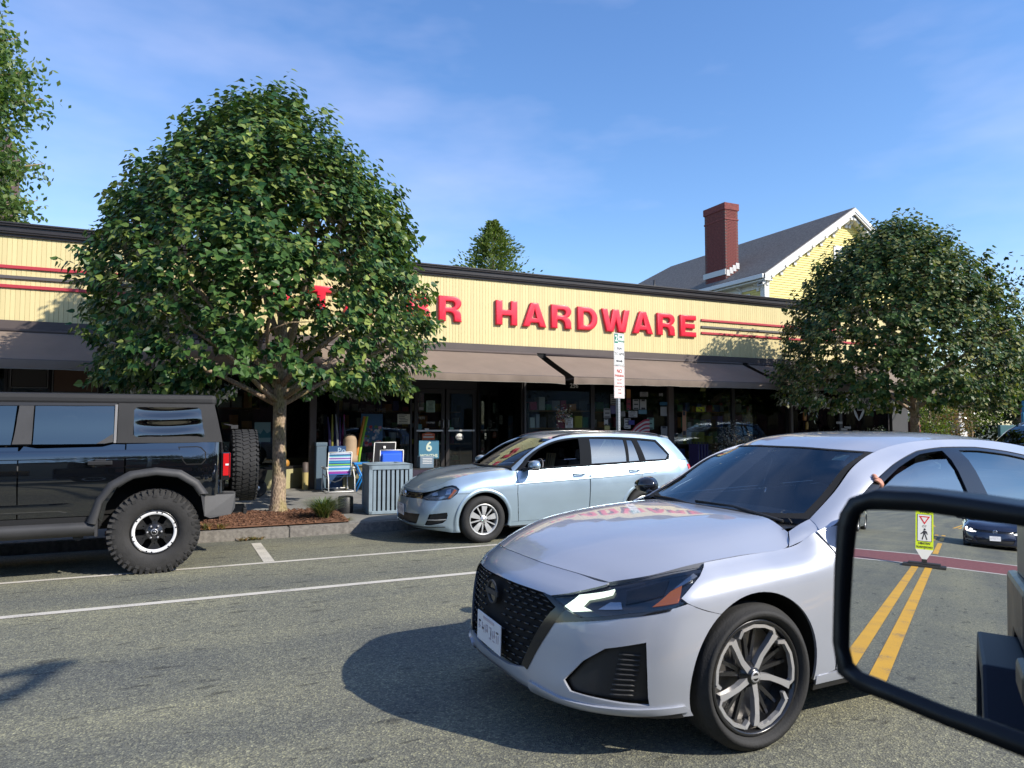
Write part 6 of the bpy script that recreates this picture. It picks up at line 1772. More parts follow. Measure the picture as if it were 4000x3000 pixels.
sign = thing('shop_sign', 'big red raised capital letters reading HARDWARE on the cream fascia', 'sign', (0, 0, 0))
for ch, x, w in (('S', 1.60, .56), ('T', 2.38, .60), ('A', 3.14, .68), ('R', 4.02, .60), ('R', 4.58, .60), ('R', 5.36, .585), ('H', 6.81, .58), ('A', 7.53, .66), ('R', 8.32, .60), ('D', 9.08, .60), ('W', 9.80, .875), ('A', 10.76, .66), ('R', 11.55, .61), ('E', 12.32, .57)):
    if abs(x - 4.02) < .01: continue
    puffy('letter', GL[ch], x, 3.86, w, .60, sign)
# ------------------------------------------------------------------ things in front of and inside the shop
def flat(name, x0, x1, z0, z1, y, col, label, cat, lines=0, ink=None, group=None, mname=None, th=.004, rot=0.):
    """paper, sticker or board facing the street, with optional printed text bars"""
    t = thing(name, label, cat, ((x0 + x1) / 2, y, (z0 + z1) / 2), rot, group)
    w, h = x1 - x0, z1 - z0
    m = MB(); m.box((0, 0, 0), (w, th, h)); m.build('sheet', pm(mname or ('print_%02d%02d%02d' % tuple(int(c * 99) for c in col)), col, .7), t)
    if lines:
        r_ = random.Random(int(x0 * 100)); g = MB()
        for k in range(lines):
            ww = w * r_.uniform(.45, .78)
            g.box((-w * .40 + ww / 2 if r_.random() < .5 else 0, -th / 2 - .0015, h * (.40 - .8 * k / max(1, lines - 1))), (ww, .001, h * .35 / lines))
        g.build('print_lines', ink or M_ink, t)
    return t
YD = 17.155
flat('notice', 4.84, 5.16, 1.46, 1.71, YD, (.62, .62, .50), 'pale notice sheet in the window left of the doors', 'notice', 6)
flat('notice', 5.58, 5.81, 1.76, 2.05, YD, (.33, .50, .42), 'mint green notice sheet high on the left shop door', 'notice', 8)
t = thing('welcome_lettering', 'grey WELCOME lettering on the window above the flower flag', 'lettering', (4.19, YD, 1.79)); text('letters', 'WELCOME', .15, (0, 0, 0), pm('dull_letter', (.16, .155, .15), .6), t)
t = flat('garden_flag', 3.92, 4.45, .94, 1.71, YD - .06, (.05, .13, .24), 'blue garden flag with printed flowers hanging by the entrance window', 'flag')
fl = MB(); r_ = random.Random(4)
cols = [pm('flower_red', (.45, .05, .06), .7), pm('flower_pink', (.55, .25, .28), .7), pm('flower_green', (.10, .20, .07), .7), pm('flower_white', (.55, .52, .48), .7), pm('flower_pale_blue', (.16, .26, .38), .7)]
for k in range(46):
    a, b = r_.uniform(-.22, .22), r_.uniform(-.36, .14); rr = r_.uniform(.018, .05)
    fl.cur = k % 5; fl.add([(a + rr * math.cos(q), -.0035 - .0002 * k, b + rr * math.sin(q) * r_.uniform(.6, 1.2)) for q in np.linspace(0, 2 * PI, 8, endpoint=False)], [tuple(range(8))])
o = fl.build('flower_print', cols, t, fix=False)
def sticker(s, x, z, size, label, rot=0., fg=M_wht, bg=None, w=None, h=None):
    t = thing('sticker', label, 'sticker', (x, YD, z))
    if bg is not None:
        m = MB(); m.box((0, .002, 0), (w, .002, h)); m.build('backing', bg, t)
    if s: text('letters', s, size, (0, -.001, 0), fg, t, rot=(R(90), 0, 0) if not rot else (R(90), R(rot), 0))
    return t
sticker('YETI', 5.455, 1.61, .085, 'white block-letter sticker on the left edge of the left door')
sticker('THOMAS', 5.69, 1.495, .058, 'white serif word sticker in a thin frame on the left door')
sticker('PULL', 5.935, 1.48, .06, 'upright white word sticker beside the left door handle', 90)
sticker('PULL', 6.18, 1.49, .06, 'upright white word sticker beside the right door handle', 90)
sticker('', 5.45, 1.85, .05, 'small pale grey sticker high on the left door', bg=pm('grey_print', (.3, .3, .3), .6), w=.12, h=.08)
sticker('', 5.42, 1.37, .05, 'teal sticker low on the left edge of the left door', bg=pm('teal_print', (.05, .16, .18), .6), w=.09, h=.18)
sticker('', 6.26, 1.33, .05, 'mint square sticker below the right door word', bg=pm('mint_print', (.22, .40, .33), .6), w=.11, h=.10)
sticker('', 5.60, 1.33, .04, 'pair of small white card stickers on the left door', bg=M_wht, w=.11, h=.05)
t = thing('sticker', 'orange and white banner-shaped sticker low on the left door', 'sticker', (5.645, YD, 1.155))
m = MB(); m.prism([(-.165, -.09), (.165, -.09), (.165, .06), (0, .105), (-.165, .06)], lambda x, z, d: (x, d, z), 0, .002); m.build('backing', pm('orange_print', (.50, .11, .04), .6), t)
m = MB(); m.box((0, -.001, -.02), (.28, .001, .035)); m.box((0, -.001, .04), (.2, .001, .012)); m.build('print_bars', M_paper, t)
t = thing('sticker', 'white oval sticker with a dark band on the right door', 'sticker', (6.475, YD, 1.13))
m = MB(); m.lathe([(.0, 0), (.115, 0), (.115, .002), (0, .002)], 24, 'Y'); o = m.build('backing', M_wht, t); o.scale = (1, 1, .78)
m = MB(); m.box((0, -.001, 0), (.17, .001, .03)); m.box((0, -.001, .05), (.09, .001, .012)); m.box((0, -.001, -.05), (.09, .001, .012)); m.build('print_bars', M_ink, t)
# 256 above the doors' right hand window
t = thing('house_number', 'pale street number 256 under the gap between the awnings', 'number', (9.03, 15.70, 2.43)); text('digits', '256', .165, (0, 0, 0), pm('digit_cream', (.70, .67, .58), .6), t, ext=.004)
# 6 MONTHS board on a trestle table with a boxed heater
tb = thing('display_table', 'dark cloth covered table in front of the left door', 'table', (4.98, 15.3, walk_z(15.3)))
m = MB(); m.bx((-.52, -.3, .40), (.52, .3, .43)); m.build('table_top', M_frame, tb)
m = MB(); m.bx((-.53, -.31, .02), (.53, .31, .40)); m.build('table_cloth', pm('plum_cloth', (.030, .022, .040), .85, var=.3, vscale=9), tb)
tb = thing('sign_board', 'blue board reading 6 MONTHS standing before the left door', 'sign', (5.14, 15.60, walk_z(15.6)))
m = MB(); m.bx((-.24, -.015, .60), (.24, .015, 1.02)); m.build('board', pm('board_blue', (.045, .17, .26), .6), tb, bevel=.01)
text('digit', '6', .30, (0, -.018, .87), pm('board_white', (.55, .62, .50), .6), tb, bold=.008); text('letters', 'MONTHS', .10, (0, -.018, .665), MATS['board_white'], tb, bold=.003)
m = MB(); m.bx((-.2, -.01, .0), (-.17, .01, .6)); m.bx((.17, -.01, .0), (.2, .01, .6)); m.build('leg', M_frame, tb)
tb = thing('boxed_heater', 'grey blue heater box with vent lines on the dark table', 'box', (4.93, 15.2, walk_z(15.2) + .43))
m = MB(); m.bx((-.16, -.12, 0), (.16, .12, .26)); m.build('case', pm('case_blue', (.14, .20, .26), .5), tb, bevel=.015)
m = MB()
for k in range(4): m.bx((-.10, -.123, .10 + k * .035), (.12, -.12, .112 + k * .035))
m.build('vent_lines', M_wht, tb)
# litter bin with slats
bz = walk_z(11.9)
bn = thing('litter_bin', 'grey blue slatted metal litter bin on the pavement by the kerb', 'bin', (3.17, 11.86, bz), R(-4))
M_bin = pm('bin_paint', (.24, .31, .36), .5, var=.15, vscale=6)
m = MB(); m.bx((-.29, -.29, .03), (.29, .29, .72)); m.build('liner', M_dark, bn)
m = MB()
for sx in (-1, 1):
    for sy in (-1, 1): m.bx((sx * .33 - .03, sy * .33 - .03, 0), (sx * .33 + .03, sy * .33 + .03, .80))
for sgn in (-1, 1):
    m.bx((-.36, sgn * .33 - .03, .72), (.36, sgn * .33 + .03, .80)); m.bx((-.36, sgn * .33 - .03, .0), (.36, sgn * .33 + .03, .05)); m.bx((sgn * .33 - .03, -.30, .72), (sgn * .33 + .03, .30, .80)); m.bx((sgn * .33 - .03, -.30, .0), (sgn * .33 + .03, .30, .05))
m.build('frame', M_bin, bn, bevel=.006)
m = MB(); m.add([(-.37, -.37, .80), (.37, -.37, .80), (.37, .37, .80), (-.37, .37, .80), (-.2, -.2, .82), (.2, -.2, .82), (.2, .2, .82), (-.2, .2, .82), (-.16, -.16, .82), (.16, -.16, .82), (.16, .16, .82), (-.16, .16, .82), (-.16, -.16, .76), (.16, -.16, .76), (.16, .16, .76), (-.16, .16, .76)],
                [(0, 1, 5, 4), (1, 2, 6, 5), (2, 3, 7, 6), (3, 0, 4, 7), (4, 5, 9, 8), (5, 6, 10, 9), (6, 7, 11, 10), (7, 4, 8, 11), (8, 9, 13, 12), (9, 10, 14, 13), (10, 11, 15, 14), (11, 8, 12, 15), (12, 13, 14, 15)]); m.build('lid', M_bin, bn, fix=False)
slat = MB(); slat.box((0, 0, .385), (.045, .018, .67)); sme = slat.mesh('slat', M_bin)
for k in range(8):
    x = -.262 + k * .075
    for sgn in (-1, 1):
        link('slat', sme, None, bn, (x, sgn * .335, 0)); link('slat', sme, None, bn, (sgn * .335, x, 0), (0, 0, PI / 2))
# striped beach chair
def tubechair(name, loc, rz, label, cloth, striped=False, arms=True, lean=.18, h=.82, frame=None):
    t = thing(name, label, 'chair', loc, rz)
    fm = frame or M_wht
    W2 = .27
    def lt(z): return .10 + lean * (z - .35)
    m = MB(); m.smooth = True
    for s in (-1, 1):
        m.tube([(s * W2, .30, .02), (s * W2, .0, .02), (s * W2, -.20, .02), (s * W2, -.25, .08), (s * (W2 - .01), -.22, .48)], .012, 8)
        m.tube([(s * W2, .32, .02), (s * W2, .30, .3), (s * W2, .20, .46), (s * W2, -.22, .48)], .012, 8)
        m.tube([(s * (W2 - .03), -.12, .30), (s * (W2 - .03), lt(.35), .35), (s * (W2 - .03), lt(h), h)], .011, 8)
    m.tube([(-W2, -.25, .05), (W2, -.25, .05)], .012, 8); m.tube([(-W2, .30, .02), (W2, .30, .02)], .012, 8); m.tube([(-(W2 - .03), lt(h), h), (W2 - .03, lt(h), h)], .011, 8)
    m.tube([(-W2 + .02, -.24, .36), (-.12, -.24, .22), (0, -.24, .18), (.12, -.24, .22), (W2 - .02, -.24, .36)], .011, 8)
    m.build('frame', fm, t)
    if arms:
        a = MB()
        for s in (-1, 1): a.box((s * (W2 + .005), .0, .505), (.05, .46, .022))
        a.build('armrest', fm, t, bevel=.008)
    if striped:
        cs = [(.06, .22, .50), (.55, .66, .78), (.02, .05, .22), (.06, .36, .50), (.55, .66, .78), (.22, .05, .32), (.55, .60, .75), (.03, .14, .42), (.06, .36, .52), (.02, .08, .30), (.22, .52, .04), (.03, .2, .40), (.58, .66, .78), (.05, .30, .55), (.06, .24, .50), (.55, .62, .76), (.32, .06, .30), (.28, .05, .33), (.02, .10, .30)]
        n = len(cs)
        for k, c in enumerate(cs):
            z1 = h + .01 - (h - .34) * k / n; z0 = h + .01 - (h - .34) * (k + 1) / n
            b = MB(); b.smooth = True
            b.grid([[(x, lt(z) - .012 + .02 * (1 - (x / .24) ** 2), z) for z in (z0, z1)] for x in np.linspace(-.24, .24, 7)])
            b.build('stripe', pm('chair_stripe_%d' % k, c, .7), t, fix=False)
    else:
        b = MB(); b.smooth = True
        b.grid([[(x, lt(z) - .012 + .02 * (1 - (x / .24) ** 2), z) for z in np.linspace(.34, h + .01, 6)] for x in np.linspace(-.24, .24, 7)]); b.build('back_cloth', cloth, t, fix=False)
    s_ = MB(); s_.grid([[(x, y, .30 + .06 * (y + .12)) for y in (-.12, .1, .28)] for x in (-.24, 0, .24)]); s_.build('seat_cloth', cloth, t, fix=False)
    return t
tubechair('beach_chair', (2.98, 15.05, walk_z(15.05)), PI + .06, 'white framed folding beach chair with blue purple and lime stripes', pm('chair_blue', (.05, .20, .45), .7), True)
bc = tubechair('beach_chair', (4.05, 14.85, walk_z(14.85)), PI - .15, 'bright blue folding beach chair behind the litter bin', pm('cobalt_cloth', (.03, .14, .75), .65), False, h=.86)
m = MB(); m.bx((-.2, -.30, .50), (.2, -.19, .74)); 
o = m.build('back_pouch', MATS['cobalt_cloth'], bc, bevel=.02); o.location = (0, .42, .05)
bk = tubechair('beach_chair', (3.98, 15.35, walk_z(15.35)), PI + .1, 'black folding chair with a small white emblem behind the blue one', pm('black_cloth', (.014, .014, .018), .7), False, h=1.0)
m = MB(); m.box((0, 0, 0), (.05, .003, .05)); m.build('emblem', M_wht, bk, (.02, .235, .90), (R(-12), 0, PI))
t = thing('folding_stand', 'bright blue crossed-leg folding stand between chair and bin', 'stand', (3.46, 15.0, walk_z(15.0)))
for s in (-1, 1):
    m = MB()
    for y_ in (-.12, .12): m.tube([(s * -.13, y_, 0), (s * .13, y_, .56)], .018, 6)
    m.build('leg', pm('azure_plastic', (.01, .22, .60), .4), t)
m = MB(); m.bx((-.18, -.14, .56), (.18, .14, .60)); m.build('stand_top', MATS['azure_plastic'], t, bevel=.01)
# cluster between the chair and the doors
t = thing('planter_box', 'olive square planter box behind the striped chair', 'planter', (3.36, 15.55, walk_z(15.55)))
m = MB(); m.bx((-.20, -.2, 0), (.20, .2, .48)); m.bx((-.23, -.23, .48), (.23, .23, .56)); m.build('box', pm('olive_paint', (.17, .16, .09), .7, var=.15), t, bevel=.012)
t = thing('urn', 'tan round-topped urn standing on the olive planter', 'urn', (3.33, 15.55, walk_z(15.55) + .56))
m = MB(); m.smooth = True; m.lathe([(0, .62), (.05, .615), (.12, .57), (.145, .48), (.145, .16), (.17, .15), (.18, .06), (.17, 0), (0, 0)], 24, 'Z'); m.build('body', pm('tan_clay', (.33, .235, .15), .75, var=.15), t)
t = thing('ice_chest', 'grey blue upright ice box at the foot of the brown post', 'box', (2.72, 15.6, walk_z(15.6)))
m = MB(); m.bx((-.11, -.1, 0), (.11, .1, .92)); m.bx((-.12, -.11, .92), (.12, .11, 1.0)); m.build('case', pm('ice_blue', (.10, .15, .20), .5), t, bevel=.015)
t = thing('display_bin', 'blue cardboard display bin marked with white letters behind the chair', 'box', (3.06, 15.6, walk_z(15.6)))
m = MB(); m.bx((-.20, -.15, 0), (.20, .15, .92)); m.build('case', pm('bin_blue', (.012, .055, .16), .6), t)
text('letters', 'Po', .17, (.07, -.153, .82), pm('pale_blue_ink', (.35, .5, .65), .6), t)
cols = [(.03, .02, .08), (.28, .26, .05), (.02, .02, .09), (.25, .25, .25), (.05, .03, .10), (.30, .03, .14), (.04, .04, .05)]
for k in range(7):
    t = thing('rolled_umbrella', ['violet', 'olive yellow', 'navy', 'silver', 'purple', 'magenta', 'charcoal'][k] + ' rolled umbrella standing in the blue display bin', 'umbrella', (2.90 + k * .055, 15.6 + .05 * (k % 3 - 1), walk_z(15.6) + .6))
    m = MB(); m.smooth = True; m.tube([(0, 0, .1), (.01 * (k % 3 - 1), 0, .55), (.05 * (k % 3 - 1), 0, .95 + .05 * (k % 2))], [.03, .028, .012], 8); m.build('cloth', pm('umb_%d' % k, cols[k], .7), t)
for k, (c, dx) in enumerate((((.22, .42, .03), .0), ((.55, .20, .03), -.06))):
    t = thing('pool_noodle', ['lime green', 'orange'][k] + ' foam pool noodle leaning by the flower flag', 'pool noodle', (3.60 + dx, 15.75, walk_z(15.7) + .0))
    m = MB(); m.smooth = True; m.tube([(-.1, 0, .0), (0, .0, .8), (.16, .05, 1.56)], .03, 10); m.build('foam', pm('noodle_%d' % k, c, .7), t)
t = leafy('potted_plant', (3.86, 15.5, .52), (.16, .16, .16), 500, .05, leaf_mat('pot_leaf', (.05, .14, .02), (.10, .26, .04), (.2, .34, .06), .3), 'small bright green potted plant beside the olive planter', 'plant', 31, False)
m = MB(); m.smooth = True; m.lathe([(0, 0), (.09, 0), (.12, .25), (.11, .27), (0, .25)], 18, 'Z'); m.build('pot', pm('terracotta', (.28, .12, .06), .8), t, (0, 0, walk_z(15.5)))
# posters in the right hand window
YW = 15.755
for a in ((10.15, 10.43, 1.97, 2.24, (.20, .20, .20), 5, 'grey flyer at the top left of the poster window'), (10.655, 10.78, 2.15, 2.38, (.33, .14, .04), 0, 'rust orange strip poster high in the poster window'), (10.655, 10.78, 1.84, 2.148, (.22, .03, .05), 3, 'dark red strip poster under the orange one'),
          (11.08, 11.34, 2.19, 2.32, (.30, .30, .29), 4, 'wide pale flyer high in the poster window'), (10.85, 11.05, 1.85, 2.12, (.30, .30, .30), 3, 'plain grey flyer in the second row'), (11.08, 11.28, 1.85, 2.12, (.34, .34, .33), 2, 'pale flyer with a dark picture in the second row'),
          (11.70, 11.83, 2.21, 2.30, (.25, .25, .25), 2, 'small card at the top right of the poster window'), (11.72, 11.97, 1.97, 2.06, (.02, .10, .18), 0, 'deep blue flyer on the right of the poster window'), (11.74, 11.95, 1.68, 1.93, (.28, .28, .27), 0, 'blank grey flyer below the deep blue one'),
          (9.94, 10.15, 1.62, 1.87, (.26, .26, .25), 3, 'grey flyer low at the left edge of the poster window'), (10.71, 10.99, 1.64, 1.81, (.36, .36, .35), 5, 'busy pale flyer in the third row'), (11.03, 11.29, 1.73, 1.84, (.10, .20, .25), 0, 'teal flyer in the third row'),
          (9.95, 10.07, 1.44, 1.60, (.32, .32, .31), 2, 'small framed flyer at the lower left corner'), (10.57, 10.77, 1.34, 1.61, (.34, .34, .33), 4, 'framed pale flyer left of the striped cloth'), (11.30, 11.52, 1.32, 1.63, (.16, .27, .22), 3, 'green tinted flyer right of the striped cloth'),
          (11.75, 11.96, 1.12, 1.40, (.20, .19, .18), 2, 'framed picture in the lower right corner of the poster window'), (10.14, 10.31, 1.73, 1.95, (.07, .06, .13), 0, 'violet flyer behind the sign post'), (9.96, 10.12, 1.30, 1.42, (.28, .26, .10), 0, 'yellow tinted card at the very bottom left'), (10.45, 10.6, 1.66, 1.80, (.24, .24, .22), 6, 'list of small print beside the sign post')):
    flat('flyer', a[0], a[1], a[2], a[3], YW, a[4], a[6], 'flyer', a[5], group='flyers in the poster window')
flat('notice', 8.80, 9.02, 1.36, 1.62, YW, (.40, .40, .38), 'pale paper sheet in the window under the flower bunch', 'notice', 5)
t = leafy('flower_bunch', (8.70, 15.70, 1.70), (.15, .05, .22), 260, .07, leaf_mat('bunch_petal', (.30, .04, .06), (.32, .30, .12), (.14, .22, .36), .1), 'bunch of red yellow and blue artificial flowers in the shop window', 'flowers', 41, False)
t = thing('striped_cloth', 'red and white striped flag cloth draped low in the poster window', 'flag', (11.02, 15.72, 1.10))
for k in range(7):
    m = MB(); m.smooth = True
    rows = []
    for i in range(13):
        f = i / 12; x = -.30 + .62 * f; zz = .10 + .34 * math.sin(f * 1.7) - k * .052
        rows.append([(x, -.01 - .012 * math.sin(i * 1.1 + k * .3), zz), (x, -.01 - .012 * math.sin(i * 1.1 + k * .3 + .3), zz + .052)])
    m.grid(rows); m.build('stripe', pm('flag_red', (.30, .03, .05), .7) if k % 2 == 0 else pm('flag_white', (.42, .40, .40), .7), t, fix=False)
m = MB(); m.bx((-.34, -.02, .34), (-.16, .0, .46)); m.build('canton', pm('flag_blue', (.03, .03, .16), .7), t)
t = thing('arrow_sign', 'yellow green card with a black slanting arrow in the right shop window', 'sign', (13.10, YW, 1.87))
m = MB(); m.box((0, 0, 0), (.30, .004, .13)); m.build('card', pm('acid_yellow', (.42, .46, .02), .6), t)
m = MB(); m.prism([(-.09, .035), (-.07, .055), (.03, -.005), (.045, .02), (.075, -.05), (.0, -.045), (.015, -.02)], lambda x, z, d: (x, d, z), -.004, -.002); m.build('arrow', M_ink, t)
flat('tall_board', 12.43, 12.56, 1.15, 1.82, 15.70, (.40, .20, .11), 'narrow orange brown upright board beside the window post', 'board', 2)
t = thing('board_sign', 'grey board reading FIX ALL hung at the right end of the shop', 'sign', (19.70, 15.70, 2.10))
m = MB(); m.box((0, 0, 0), (.90, .01, .44)); m.build('board', pm('board_grey', (.20, .20, .20), .7), t)
m = MB(); m.box((.0, -.007, .04), (.78, .003, .20)); m.build('panel', M_ink, t); text('letters', 'FIX ALL', .20, (0, -.010, .04), pm('board_letter', (.34, .34, .34), .7), t, bold=.006)
m = MB(); m.box((0, -.007, -.13), (.74, .003, .05)); m.build('panel', pm('board_pale', (.28, .28, .28), .7), t)
L_dry = leaf_mat('grey_blossom', (.16, .16, .15), (.28, .28, .27), (.42, .42, .40), .1, .04)
t = leafy('flowering_shrub', (13.85, 15.25, .98), (.62, .35, .50), 1500, .05, L_dry, 'grey white blossoming shrub in a dark blue tub by the shop front', 'plant', 51, .03)
m = MB(); m.smooth = True; m.lathe([(0, 0), (.26, 0), (.34, .45), (.32, .48), (0, .42)], 20, 'Z'); m.build('tub', pm('tub_blue', (.012, .03, .08), .4), t, (0, 0, walk_z(15.2)))
t = leafy('flowering_shrub', (15.6, 15.3, .75), (.42, .3, .32), 700, .05, L_dry, 'low grey shrub right of the blossoming one', 'plant', 52, .03)
for k in range(4):
    t = thing('folded_chair', 'purple folded chair leaning in a row by the window post', 'chair', (12.62 + k * .10, 15.45, walk_z(15.4)), 0, 'purple folded chairs by the post')
    m = MB(); m.bx((-.03, -.2, .05), (.03, .2, .85)); m.build('folded_cloth', pm('purple_cloth', (.035, .022, .09), .7), t, bevel=.015)
    m = MB(); m.tube([(0, -.2, 0), (0, -.2, .9), (0, .2, .9), (0, .2, 0)], .012, 6); m.build('frame', M_trim, t)
for k, (x, z, w, h, c, lb) in enumerate(((17.0, 1.72, .14, .30, (.40, .17, .03), 'orange glove pack hanging by the far post'), (17.08, 1.42, .10, .24, (.45, .26, .03), 'amber glove pack hanging below the orange one'), (13.15, 2.44, .2, .14, (.16, .17, .04), 'olive hanging toy high in the right window'))):
    t = thing('hanging_pack', lb, 'pack', (x, 15.70, z)); m = MB(); m.prism([(-w / 2, -h / 2), (w * .3, -h / 2), (w / 2, 0), (w * .2, h / 2), (-w * .35, h * .4)], lambda a, b, d: (a, d, b), -.02, .02); m.build('pack', pm('pack_%d' % k, c, .6), t, bevel=.008)
for k, (x, z) in enumerate(((18.1, 1.5), (18.45, 1.35), (18.8, 1.22), (18.3, 1.3))):
    t = thing('price_card', 'pale price card on a stake among the plants at the shop end', 'card', (x, 15.4, z), 0, 'price cards among the plants'); m = MB(); m.box((0, 0, 0), (.26, .01, .07)); m.build('card', pm('card_grey', (.26, .26, .25), .7), t); m = MB(); m.cyl((0, .01, -.03), (0, .01, walk_z(15.4) - z), .006, 5); m.build('stake', M_trim, t)
for k, (a, b) in enumerate(((18.86, .35), (19.05, -.3))):
    t = thing('garden_spinner', ['left', 'right'][k] + ' white blade of the garden spinner under the grey board', 'ornament', (18.95, 15.4, 1.55)); m = MB(); m.smooth = True; m.grid([[(s_ * math.cos(R(120 - 65 * k)) - w_ * math.sin(R(120 - 65 * k)), 0, s_ * math.sin(R(120 - 65 * k)) + w_ * math.cos(R(120 - 65 * k))) for w_ in (-.05 * math.sin(PI * s_ / .5), .05 * math.sin(PI * s_ / .5))] for s_ in np.linspace(0.0, .5, 7)]); m.build('blade', pm('pale_blade', (.32, .33, .32), .5), t, fix=False)
for k in range(2):
    t = leafy('potted_plant', (17.4 + k * 2.2, 15.3, .8), (.7, .35, .55), 900, .07, leaf_mat('dark_leaf_%d' % k, (.02, .035, .015), (.035, .06, .025), (.06, .09, .04), .2), ['dark potted shrub beside the far post', 'dark potted shrub below the grey board'][k], 'plant', 61 + k, .03)
    m = MB(); m.lathe([(0, 0), (.2, 0), (.26, .32), (0, .30)], 16, 'Z'); m.build('tub', M_trim, t, (0, 0, walk_z(15.3)))
# pictures in the far left windows, teal and other stock
for (x0, x1, z0, z1, c, lb) in ((-2.86, -2.32, 2.16, 2.52, (.055, .05, .042), 'dark picture in a pale thin frame in the left shop window'), (-2.20, -1.50, 2.08, 2.50, (.11, .060, .035), 'brown picture in a pale thin frame in the shop window beside the tree crown')):
    t = flat('picture', x0, x1, z0, z1, 15.74, c, lb, 'picture', 0); w, h = x1 - x0 + .04, z1 - z0 + .04
    for a, b in (((0, -.006, h / 2), (w, .02, .018)), ((0, -.006, -h / 2), (w, .02, .018)), ((-w / 2, -.006, 0), (.018, .02, h)), ((w / 2, -.006, 0), (.018, .02, h))):
        m = MB(); m.box(a, b); m.build('frame_rail', pm('frame_grey', (.15, .145, .135), .5), t)
t = flat('poster', 1.38, 1.70, 1.09, 1.50, 15.74, (.14, .22, .22), 'pale teal mountain poster in the window left of the trunk', 'poster', 0)
m = MB(); m.prism([(-.16, -.12), (-.10, .0), (-.04, -.04), (.02, .06), (.09, -.03), (.16, .02), (.16, -.12)], lambda x, z, d: (x, d, z), -.005, -.0025); m.build('print', pm('teal_ink', (.01, .09, .11), .6), t)
t = thing('ball', 'orange and yellow ball on the shop window ledge', 'ball', (2.02, 15.98, .62)); m = MB(); m.smooth = True; m.lathe([(.11 * math.sin(a), -.11 * math.cos(a)) for a in np.linspace(0, PI, 12)], 18, 'Z'); m.build('shell', pm('ball_orange', (.40, .19, .03), .5), t)
t = thing('yellow_post', 'stubby round post with a cream lower half at the window corner', 'bollard', (2.42, 15.70, walk_z(15.7))); m = MB(); m.smooth = True; m.lathe([(.0, .58), (.06, .57), (.065, .36)], 14, 'Z'); m.build('cap', M_brtrim, t); m = MB(); m.smooth = True; m.lathe([(.065, .36), (.06, 0)], 14, 'Z'); m.build('body', pm('post_cream', (.42, .34, .14), .7), t)
# shelves with stock behind the glass
pc = [(.50, .42, .05), (.42, .04, .09), (.08, .10, .34), (.55, .53, .47), (.08, .25, .11), (.50, .20, .05), (.05, .05, .06), (.33, .33, .35)]
pmts = [pm('stock_%d' % k, c, .6) for k, c in enumerate(pc)]
rng = random.Random(17)
boxm = []
for k in range(8):
    m = MB(); m.box((0, 0, .5), (1, 1, 1)); boxm.append(m.mesh('stock_box', pmts[k]))
for sx, sy, label in ((8.75, 16.12, 'shelving unit with stock behind the window right of the doors'), (13.4, 16.2, 'shelving unit with stock behind the window past the flyers'), (-3.6, 16.15, 'shelving unit with stock behind the far left windows'), (.6, 16.2, 'shelving unit with stock behind the window near the trunk'), (18.2, 16.2, 'shelving unit with stock at the right end of the shop'), (10.9, 17.3, 'shelving unit with stock far behind the flyers'), (15.5, 16.9, 'shelving unit with stock behind the grey shrubs'), (4.4, 18.6, 'shelving unit with stock behind the flower flag'), (6.3, 19.2, 'shelving unit with stock seen through the shop doors')):
    t = thing('shelf_unit', label, 'shelf', (sx, sy, .09))
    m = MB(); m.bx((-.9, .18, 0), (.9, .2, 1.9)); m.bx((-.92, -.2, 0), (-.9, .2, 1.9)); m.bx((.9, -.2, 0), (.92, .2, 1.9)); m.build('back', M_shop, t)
    for z in (.35, .82, 1.28, 1.72):
        m = MB(); m.bx((-.9, -.2, z - .03), (.9, .18, z)); m.build('shelf', pm('shelf_wood', (.20, .11, .05), .7), t)
        x = -.84
        while x < .75:
            w = rng.uniform(.10, .26); h = rng.uniform(.12, .34)
            o = link('stock_box', boxm[rng.randrange(8)], None, None, (sx + x + w / 2, sy - .02, .09 + z)); o.scale = (w * .92, .24, h)
            tag(o, ['yellow', 'dark red', 'navy', 'cream', 'green', 'orange', 'black', 'grey'][pmts.index(o.data.materials[0])] + ' stock box on the ' + label.replace('shelving unit with stock ', 'shelves '), 'box', 'stock on the shop shelves')
            x += w + rng.uniform(.0, .08)
# ------------------------------------------------------------------ parking sign on a perforated post
px, py = 7.33, 11.12; pz = walk_z(py)
sg = thing('parking_sign', 'perforated steel post with two stacked parking signs behind the silver-blue estate', 'street sign', (px, py, pz), R(18))
M_galv = pm('galvanised_steel', (.46, .48, .50), .42, .7, var=.15, vscale=12)
m = MB()
m.bx((-.028, -.028, 0), (.028, -.024, 3.16)); m.bx((-.028, .024, 0), (.028, .028, 3.16)); m.bx((-.028, -.024, 0), (-.024, .024, 3.16)); m.bx((.024, -.024, 0), (.028, .024, 3.16)); m.build('post', M_galv, sg)
m = MB()
for k in range(60): 
    m.cyl((0, -.0292, .10 + k * .05), (0, -.0270, .10 + k * .05), .0065, 6); m.cyl((-.0292, 0, .10 + k * .05), (-.0270, 0, .10 + k * .05), .0065, 6)
o = m.build('post_holes', M_dark, sg); o['kind'] = 'stuff'
M_sgreen = pm('sign_green', (.015, .22, .12), .45); M_sred = pm('sign_ink_red', (.45, .08, .05), .5); M_swh = pm('sign_white', (.72, .72, .70), .4)
def signplate(z0, z1, edge):
    m = MB(); m.bx((-.152, -.036, z0), (.152, -.033, z1)); p = m.build('sign_plate', M_swh, sg, bevel=.0)
    e = MB(); w = .006
    e.bx((-.140, -.0372, z0 + .012), (.140, -.0364, z0 + .012 + w)); e.bx((-.140, -.0372, z1 - .018), (.140, -.0364, z1 - .012)); e.bx((-.140, -.0372, z0 + .018), (-.134, -.0364, z1 - .018)); e.bx((.134, -.0372, z0 + .018), (.140, -.0364, z1 - .018)); e.build('sign_border', edge, p)
    return p
p = signplate(2.57, 3.17, M_ink)
